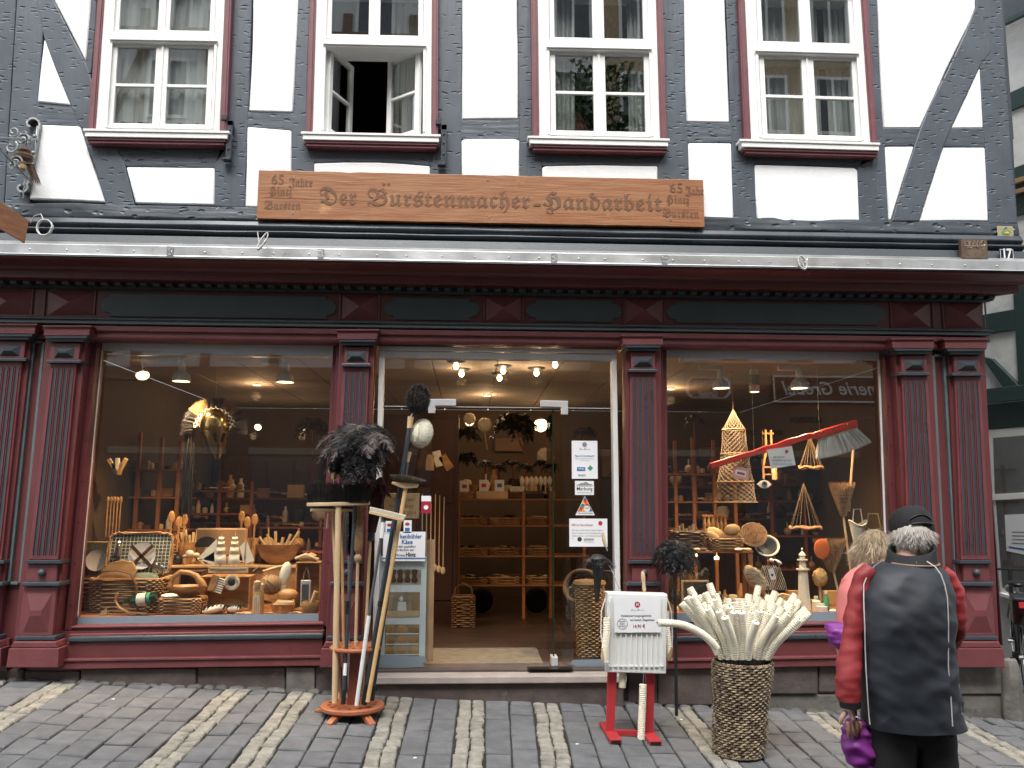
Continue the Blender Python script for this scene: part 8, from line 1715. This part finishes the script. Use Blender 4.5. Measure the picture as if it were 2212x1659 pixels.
N_ = {'pelvis': (Vector((hip.x, .03, .93)), (.15, .11)), 'waist': (Vector((hip.x, .04, 1.08)), (.14, .10)), 'chest': (m(1962, 1330, .05), (.16, .11)), 'upper': (m(1960, 1250, .15), (.09, .06)), 'neck': (m(1964, 1204, .21), .048), 'skull': (m(1968, 1160, .24), .085), 'crown': (m(1969, 1138, .26), .088), 'chin': (m(1966, 1172, .33), .045),
      'shL': (m(1893, 1256, .13), .045), 'elL': (m(1840, 1395, .02), .030), 'wrL': (m(1836, 1512, -.01), .026), 'shR': (m(2026, 1260, .13), .045), 'elR': (m(2066, 1352, .09), .030), 'wrR': (m(2020, 1380, .32), .030),
      'hipL': (Vector((hip.x - .10, .03, .88)), .095), 'knL': (kneeL, .062), 'anL': (Vector((hip.x - .12, .04, .09)), .042), 'toeL': (Vector((hip.x - .14, .20, .035)), .035), 'hipR': (Vector((hip.x + .10, .03, .88)), .095), 'knR': (kneeR, .062), 'anR': (Vector((hip.x + .11, .02, .09)), .042), 'toeR': (Vector((hip.x + .14, .18, .035)), .035)}
E_ = [('pelvis','waist'),('waist','chest'),('chest','upper'),('upper','neck'),('neck','skull'),('skull','crown'),('skull','chin'),('upper','shL'),('shL','elL'),('elL','wrL'),('upper','shR'),('shR','elR'),('elR','wrR'),('pelvis','hipL'),('hipL','knL'),('knL','anL'),('anL','toeL'),('pelvis','hipR'),('hipR','knR'),('knR','anR'),('anR','toeR')]
skin_mesh('body', N_, E_, M_skin, man)
def part(nm, mb, mt, sm=1.2, kind=None, bev=0): return fin(nm, mb, mt, man, None, sm, bev, kind=kind)
zz_ = lambda v, dy=0: m(1960, v, dy)
def ck(v, uL, uR, dy, th): a, b = m(uL, v, dy), m(uR, v, dy); return ((a+b)/2, (b.x-a.x)/2, th)
jk = loft([ck(1214, 1925, 1998, .13, .085), ck(1219, 1898, 2014, .11, .115), ck(1229, 1877, 2030, .09, .13), ck(1246, 1866, 2044, .07, .14), ck(1285, 1859, 2053, .04, .15), ck(1340, 1858, 2055, .02, .155), ck(1400, 1859, 2055, .02, .155), ck(1460, 1861, 2060, .02, .16), ck(1520, 1866, 2068, .02, .165), ck(1552, 1870, 2074, .02, .168), ck(1567, 1873, 2077, .02, .168)], 150, 150, .0115, 3, (11, 9))
part('jacket', jk, M_cloth)
lu = [(1880,1234,.06,20),(1862,1256,.05,22),(1845,1330,.03,21),(1838,1400,.01,23),(1833,1470,-.01,26),(1833,1500,-.01,25),(1835,1518,-.01,22)]
part('left_sleeve', sleeve([m(u, v, dy) for u, v, dy, r_ in lu], [r_*ms for u, v, dy, r_ in lu], 80, 30, .010, 2), M_clothr)
part('left_cuff', MB().tube([m(1836, 1514, -.02), m(1837, 1528, -.02)], [22*ms, 21*ms], 20), M_black)
ru = [(2030,1236,.07,20),(2052,1260,.06,20),(2065,1300,.06,20),(2069,1345,.07,20),(2056,1384,.14,20),(2030,1398,.26,18)]
part('right_sleeve', sleeve([m(u, v, dy) for u, v, dy, r_ in ru], [r_*ms for u, v, dy, r_ in ru], 70, 28, .010, 7), M_clothr)
# piping lies on the jacket: seams swept down both sides of the back
def seam(uv, off=.009):
    pts = []
    for u, v in uv:
        best = None; tgt = m(u, v, 0)
        tx, tz = tgt.x, tgt.z
        ymin = 9
        for p in jk.v:
            if abs(p[0]-tx) < .022 and abs(p[2]-tz) < .022 and p[1] < ymin: ymin = p[1]
        if ymin == 9: ymin = seam.last
        seam.last = ymin
        k = (MY + ymin - EYE.y)/(MY - EYE.y); q = m(u, v, ymin); pts.append(Vector((q.x, ymin - off, q.z)))
    return MB().tube(pts, .0028, 6)
seam.last = 0
part('piping', seam([(1906, 1210), (1888, 1222), (1873, 1240), (1864, 1262), (1864, 1300), (1866, 1350), (1867, 1400), (1869, 1450), (1872, 1500), (1875, 1545), (1877, 1564)]), M_pipe)
part('piping', seam([(1998, 1212), (2016, 1224), (2028, 1240), (2036, 1262), (2042, 1290), (2044, 1340), (2044, 1392), (2044, 1440), (2049, 1500), (2053, 1567)], .017), M_pipe)
# collar, lining band, trousers, cap, hair
cl = []; 
for (v, ru_, th, du, dy) in ((1238, 60, .135, 4, .10), (1216, 53, .125, 4, .11), (1198, 50, .115, 4, .12), (1183, 50, .112, 5, .13)):
    c = m(1965 + du, v, dy); cl.append([c + Vector((ru_*ms*math.cos(a), th*math.sin(a), (.022*math.cos(a) if v < 1200 else 0) + .03*math.sin(a)*(1 if v < 1210 else .3))) for a in [2*math.pi*i/32 for i in range(32)]])
inn = [[p + (sum(r_, Vector())/32 - p)*.10 for p in r_] for r_ in cl[::-1]]
part('collar', MB().rings(cl + inn, True, False), M_black)
part('collar_band', MB().tube([Vector((p.x, p.y, p.z)) * 1.0 + Vector((0, -.006, .0)) for p in [cl[0][i] + (cl[1][i] - cl[0][i])*1.05 for i in range(17, 32)]], .0055, 6), M_tan)
for k, txt in enumerate(('JC',)): text_mesh('collar_emblem', txt, M_pipe, width=.022, size=.014, loc=tuple(m(1956, 1212, .13) + Vector((0, -.115, 0))), parent=man, ext=.001)
tz0 = m(1960, 1552, .02).z
for s_, kx in ((-1, 'L'), (1, 'R')):
    part('trouser_leg', sleeve([Vector((hip.x + s_*.075, .03, tz0 + .10)), Vector((hip.x + s_*.088, .03, .70)), Vector((hip.x + s_*.105, .03, .48)), Vector((hip.x + s_*.11, .05, .25)), Vector((hip.x + s_*.115, .05, .05))], [.118, .110, .095, .088, .085], 30, 22, .006, s_*3), M_black)
    part('shoe', MB().ell(Vector((hip.x + s_*.13, .13, .045)), (.05, .14, .045), None, 14, 8), M_blackp)
part('trouser_seat', MB().ell(Vector((hip.x, .03, tz0 + .02)), (.185, .135, .16), None, 20, 10), M_black)
Mc = rotm('X', -24); hc = m(1969, 1138, .24)
part('cap', MB().lathe([(.092, -.055), (.100, -.03), (.102, .005), (.096, .045), (.076, .078), (.04, .095), (0, .098)], hc, 28, Mc, 1.08), M_black)
pk = [hc + Mc @ Vector((.09*math.sin(a)*k, .10*math.cos(a) + (k-1)*.0 + .075*(q), -.03 - .02*q)) for q, k in ((0, 1), (1, .8)) for a in [R(-60 + 15*i) for i in range(9)]]
part('cap_peak', MB().add(pk, [(i, i+1, 10+i, 9+i) for i in range(8)]), M_black)
# opening above the strap with hair showing
op = [hc + Mc @ Vector((.106*math.sin(a), -.113*math.cos(a), -.018 + .034*math.cos(a*2.1))) for a in [R(-30 + 6*i) for i in range(11)]]
part('cap_opening', MB().tube(op, .0035, 6).tube([hc + Mc @ Vector((.107*math.sin(R(-30 + 6*i)), -.114*math.cos(R(-30 + 6*i)), -.028)) for i in range(11)], .006, 6), M_blackp)
part('opening_hair', MB().add([p + Vector((0, .002, 0)) for p in op], [tuple(range(11))]), M_greyh)
def hairdo(parent, c, rx, ry, rz, zlo, zhi, L_, m_, n, seed, bend=.5, back=True, wid=.0035):
    rg = np.random.RandomState(seed); a = rg.uniform(0, 2*math.pi, n); z = rg.uniform(zlo, zhi, n); q = np.sqrt(np.maximum(0, 1 - z**2)); P = np.stack([rx*q*np.cos(a), ry*q*np.sin(a), rz*z], 1) + np.array(c)
    clump = np.sin(a*9 + z*4)*.25; D = np.stack([np.cos(a)*.28 + clump, np.sin(a)*.3, -np.ones(n)], 1) + rg.randn(n, 3)*.16
    o_ = fin('hair', MB().hair(P, D, L_*rg.uniform(.6, 1.1, n), wid, -.25, 4, seed), m_, parent); o_['kind'] = 'stuff'; return o_
hh_ = m(1970, 1152, .22)
part('hair_base', MB().ell(hh_, (.090, .104, .085), None, 20, 12), M_greyh); hairdo(man, hh_, .090, .105, .088, -.8, .2, .048, M_greyh, 6500, 3, wid=.0028)
for s_ in (-1, 1): part('ear', MB().ell(m(1969 + s_*39, 1160, .26), (.012, .022, .032), rotm('Z', s_*15), 10, 8), M_skin)
part('nose', MB().ell(m(1967, 1166, .36), (.014, .028, .018), None, 10, 8), M_skin)
for s_ in (-1, 1): part('eye', MB().ell(m(1967 + s_*14, 1158, .335), .012, None, 10, 8), M_china)
part('mouth', MB().ell(m(1966, 1180, .352), (.025, .008, .006), None, 10, 6), M_pink)
# hands: palm and five bent fingers each
def hand(nm, wrist, dirv, side, palmn, sc_=1., curl=.35, thumb=1):
    """wrist, direction to the fingertips, side = towards the thumb, palmn = the way the palm faces"""
    d, s_, n_ = Vector(dirv).normalized(), Vector(side).normalized(), Vector(palmn).normalized(); w0 = Vector(wrist); k = sc_
    nodes = {'w': (w0, (.022*k, .016*k)), 'p0': (w0 + d*.035*k, (.030*k, .014*k)), 'p1': (w0 + d*.075*k, (.034*k, .012*k))}; edges = [('w','p0'),('p0','p1')]
    o_ = skin_mesh(nm, nodes, edges, M_skin, man, 2); 
    for i, (off, L_) in enumerate(((.030, .070), (.010, .080), (-.010, .074), (-.029, .058))):
        b = w0 + d*.066*k + s_*off*k; a1 = curl*(.6 + .2*i); d1 = (d*math.cos(a1*.5) + n_*math.sin(a1*.5) + s_*off*1.5).normalized(); d2 = (d*math.cos(a1*1.6) + n_*math.sin(a1*1.6)).normalized(); d3 = (d*math.cos(a1*2.6) + n_*math.sin(a1*2.6)).normalized()
        p1 = b + d1*L_*.48*k; p2 = p1 + d2*L_*.32*k; p3 = p2 + d3*L_*.26*k
        skin_mesh('finger', {'a': (b, .0100*k), 'b': (p1, .0092*k), 'c': (p2, .0084*k), 'd': (p3, .0070*k)}, [('a','b'),('b','c'),('c','d')], M_skin, man, 2)
        part('fingernail', MB().ell(p3 - n_*.006*k - d3*.002, (.004*k, .002*k, .005*k), None, 8, 5), M_woodl)
    b = w0 + d*.022*k + s_*.024*k; t1 = b + (s_*.7 + d*.7).normalized()*.042*k; t2 = t1 + (s_*.35 + d + n_*.2).normalized()*.030*k
    skin_mesh('thumb', {'a': (b, .0135*k), 'b': (t1, .0110*k), 'c': (t2, .0085*k)}, [('a','b'),('b','c')], M_skin, man, 2); return o_
wl = m(1838, 1524, -.02)
hand('left_hand', wl, (.10, -.05, -1), (-1, -.15, .05), (.15, 1, 0), 1.0, .30)
part('ring', MB().tube([m(1851, 1548, -.045) + Vector((.010*math.cos(a), .010*math.sin(a), 0)) for a in [2*math.pi*i/16 for i in range(16)]], .0016, 5, close=True), M_chrome)
hand('right_hand', m(2024, 1398, .30), (-.6, .8, .1), (0, .3, 1), (0, 0, -1), 1., .5)
# zip and drawcord at the hem on the right
part('zip', MB().tube([m(2070, 1472, -.03), m(2077, 1520, -.06), m(2078, 1564, -.10)], .003, 6), M_chrome); part('zip_puller', MB().box(-.004, .004, -.003, .003, -.03, 0).tube([(0,0,-.03), (0,0,-.045)], .006, 8), M_chrome).location = m(2080, 1516, -.10)
part('drawcord', MB().tube([m(2056, 1566, -.12), m(2060, 1580, -.12), m(2057, 1590, -.12)], .003, 6).ell(m(2058, 1588, -.12), .009, None, 8, 6), M_blackp)

# second person, bowed towards the window
WY = -2.62; wo = Vector((F(1880, 1600, WY).x, WY, gz(F(1880,1600,WY).x, WY))); woman = empty('person', wo); tag(woman, 'fair-haired person in a salmon pink top bending towards the window, half hidden', 'person')
def w(u, v, dy=0): return F(u, v, WY + dy) - wo
ws = S(WY); hx = w(1935, 1500).x
N_ = {'pelvis': (Vector((hx, .0, .90)), (.14, .10)), 'chest': (w(1880, 1320, .02), (.13, .09)), 'upper': (w(1882, 1262, .06), (.12, .08)), 'neck': (w(1888, 1222, .10), .048), 'skull': (w(1893, 1192, .15), .082), 'crown': (w(1895, 1172, .17), .082), 'chin': (w(1894, 1205, .23), .04), 'shL': (w(1842, 1262, .06), .05), 'elL': (w(1836, 1370, .05), .04), 'wrL': (w(1850, 1400, .28), .028), 'shR': (w(1925, 1262, .06), .05), 'elR': (w(1930, 1370, .05), .04), 'wrR': (w(1915, 1400, .28), .028),
      'hipL': (Vector((hx - .09, 0, .86)), .085), 'knL': (Vector((hx - .10, .02, .47)), .055), 'anL': (Vector((hx - .10, 0, .08)), .04), 'toeL': (Vector((hx - .11, .16, .03)), .032), 'hipR': (Vector((hx + .09, 0, .86)), .085), 'knR': (Vector((hx + .10, .02, .47)), .055), 'anR': (Vector((hx + .10, 0, .08)), .04), 'toeR': (Vector((hx + .11, .16, .03)), .032)}
skin_mesh('body', N_, [('pelvis','chest'),('chest','upper'),('upper','neck'),('neck','skull'),('skull','crown'),('skull','chin'),('upper','shL'),('shL','elL'),('elL','wrL'),('upper','shR'),('shR','elR'),('elR','wrR'),('pelvis','hipL'),('hipL','knL'),('knL','anL'),('anL','toeL'),('pelvis','hipR'),('hipR','knR'),('knR','anR'),('anR','toeR')], M_skin, woman)
def ck2(v, uL, uR, dy, th): a, b = w(uL, v, dy), w(uR, v, dy); return ((a+b)/2, (b.x-a.x)/2, th)
fin('pink_top', loft([ck2(1222, 1866, 1912, .09, .06), ck2(1230, 1846, 1928, .08, .09), ck2(1246, 1829, 1940, .06, .115), ck2(1272, 1818, 1948, .04, .125), ck2(1330, 1813, 1948, .02, .13), ck2(1400, 1813, 1945, .0, .13), ck2(1450, 1816, 1950, .0, .14), ck2(1500, 1822, 1950, .0, .14)], 50, 50, .008, 5), M_pink, woman, None, 1.2)
for s_, nm in ((-1, 'L'), (1, 'R')):
    fin('pink_sleeve', sleeve([w(1884 + s_*42, 1256, .06), w(1884 + s_*50, 1310, .05), w(1884 + s_*47, 1366, .05), w(1884 + s_*36, 1392, .16)], [.056, .052, .046, .04], 24, 18, .005, s_), M_pink, woman, None, 1.2)
    fin('trouser_leg', sleeve([Vector((hx + s_*.08, .0, .92)), Vector((hx + s_*.09, .01, .5)), Vector((hx + s_*.10, .02, .05))], [.10, .08, .07], 20, 18, .005, s_), M_black, woman, None, 1.2); fin('shoe', MB().ell(Vector((hx + s_*.11, .1, .04)), (.045, .12, .04), None, 12, 8), M_leather, woman, None, 1.2)
wc = w(1890, 1186, .14); fin('hair_base', MB().ell(wc, (.092, .105, .10), None, 20, 12), M_blond, woman, None, 1.2); hairdo(woman, wc, .094, .107, .105, -.7, 1., .10, M_blond, 6500, 8, wid=.004)
fin('purple_sweater', loft([ck2(1345, 1796, 1826, -.02, .03), ck2(1352, 1790, 1830, -.03, .05), ck2(1370, 1791, 1836, -.04, .06), ck2(1388, 1800, 1842, -.04, .05), ck2(1404, 1812, 1840, -.02, .03)], 20, 26, .022, 9, (30, 26)), M_purple, woman, None, 1.2)
# purple bag held low
bo_ = F(1850, 1604, MY + .05); bg_ = T('shopping_bag', 'crumpled purple nylon shopping bag hanging below the red sleeve hand', 'bag', bo_); k = S(MY + .05)
mb = loft([((-.01, 0, .105), .022, .012), ((.0, 0, .08), .045, .03), ((.005, 0, .03), .066, .045), ((.025, 0, -.03), .082, .055), ((.05, 0, -.09), .075, .05), ((.075, 0, -.135), .045, .03)], 34, 36, .022, 4, (30, 22)); bg_.add('bag_body', mb, M_purple, smooth=1.2)
bg_.add('bag_handle', MB().tube([(-.02, 0, .10), (-.018, -.02, .15), (-.01, -.03, .17), (.0, -.01, .10)], .006, 6), M_purple)
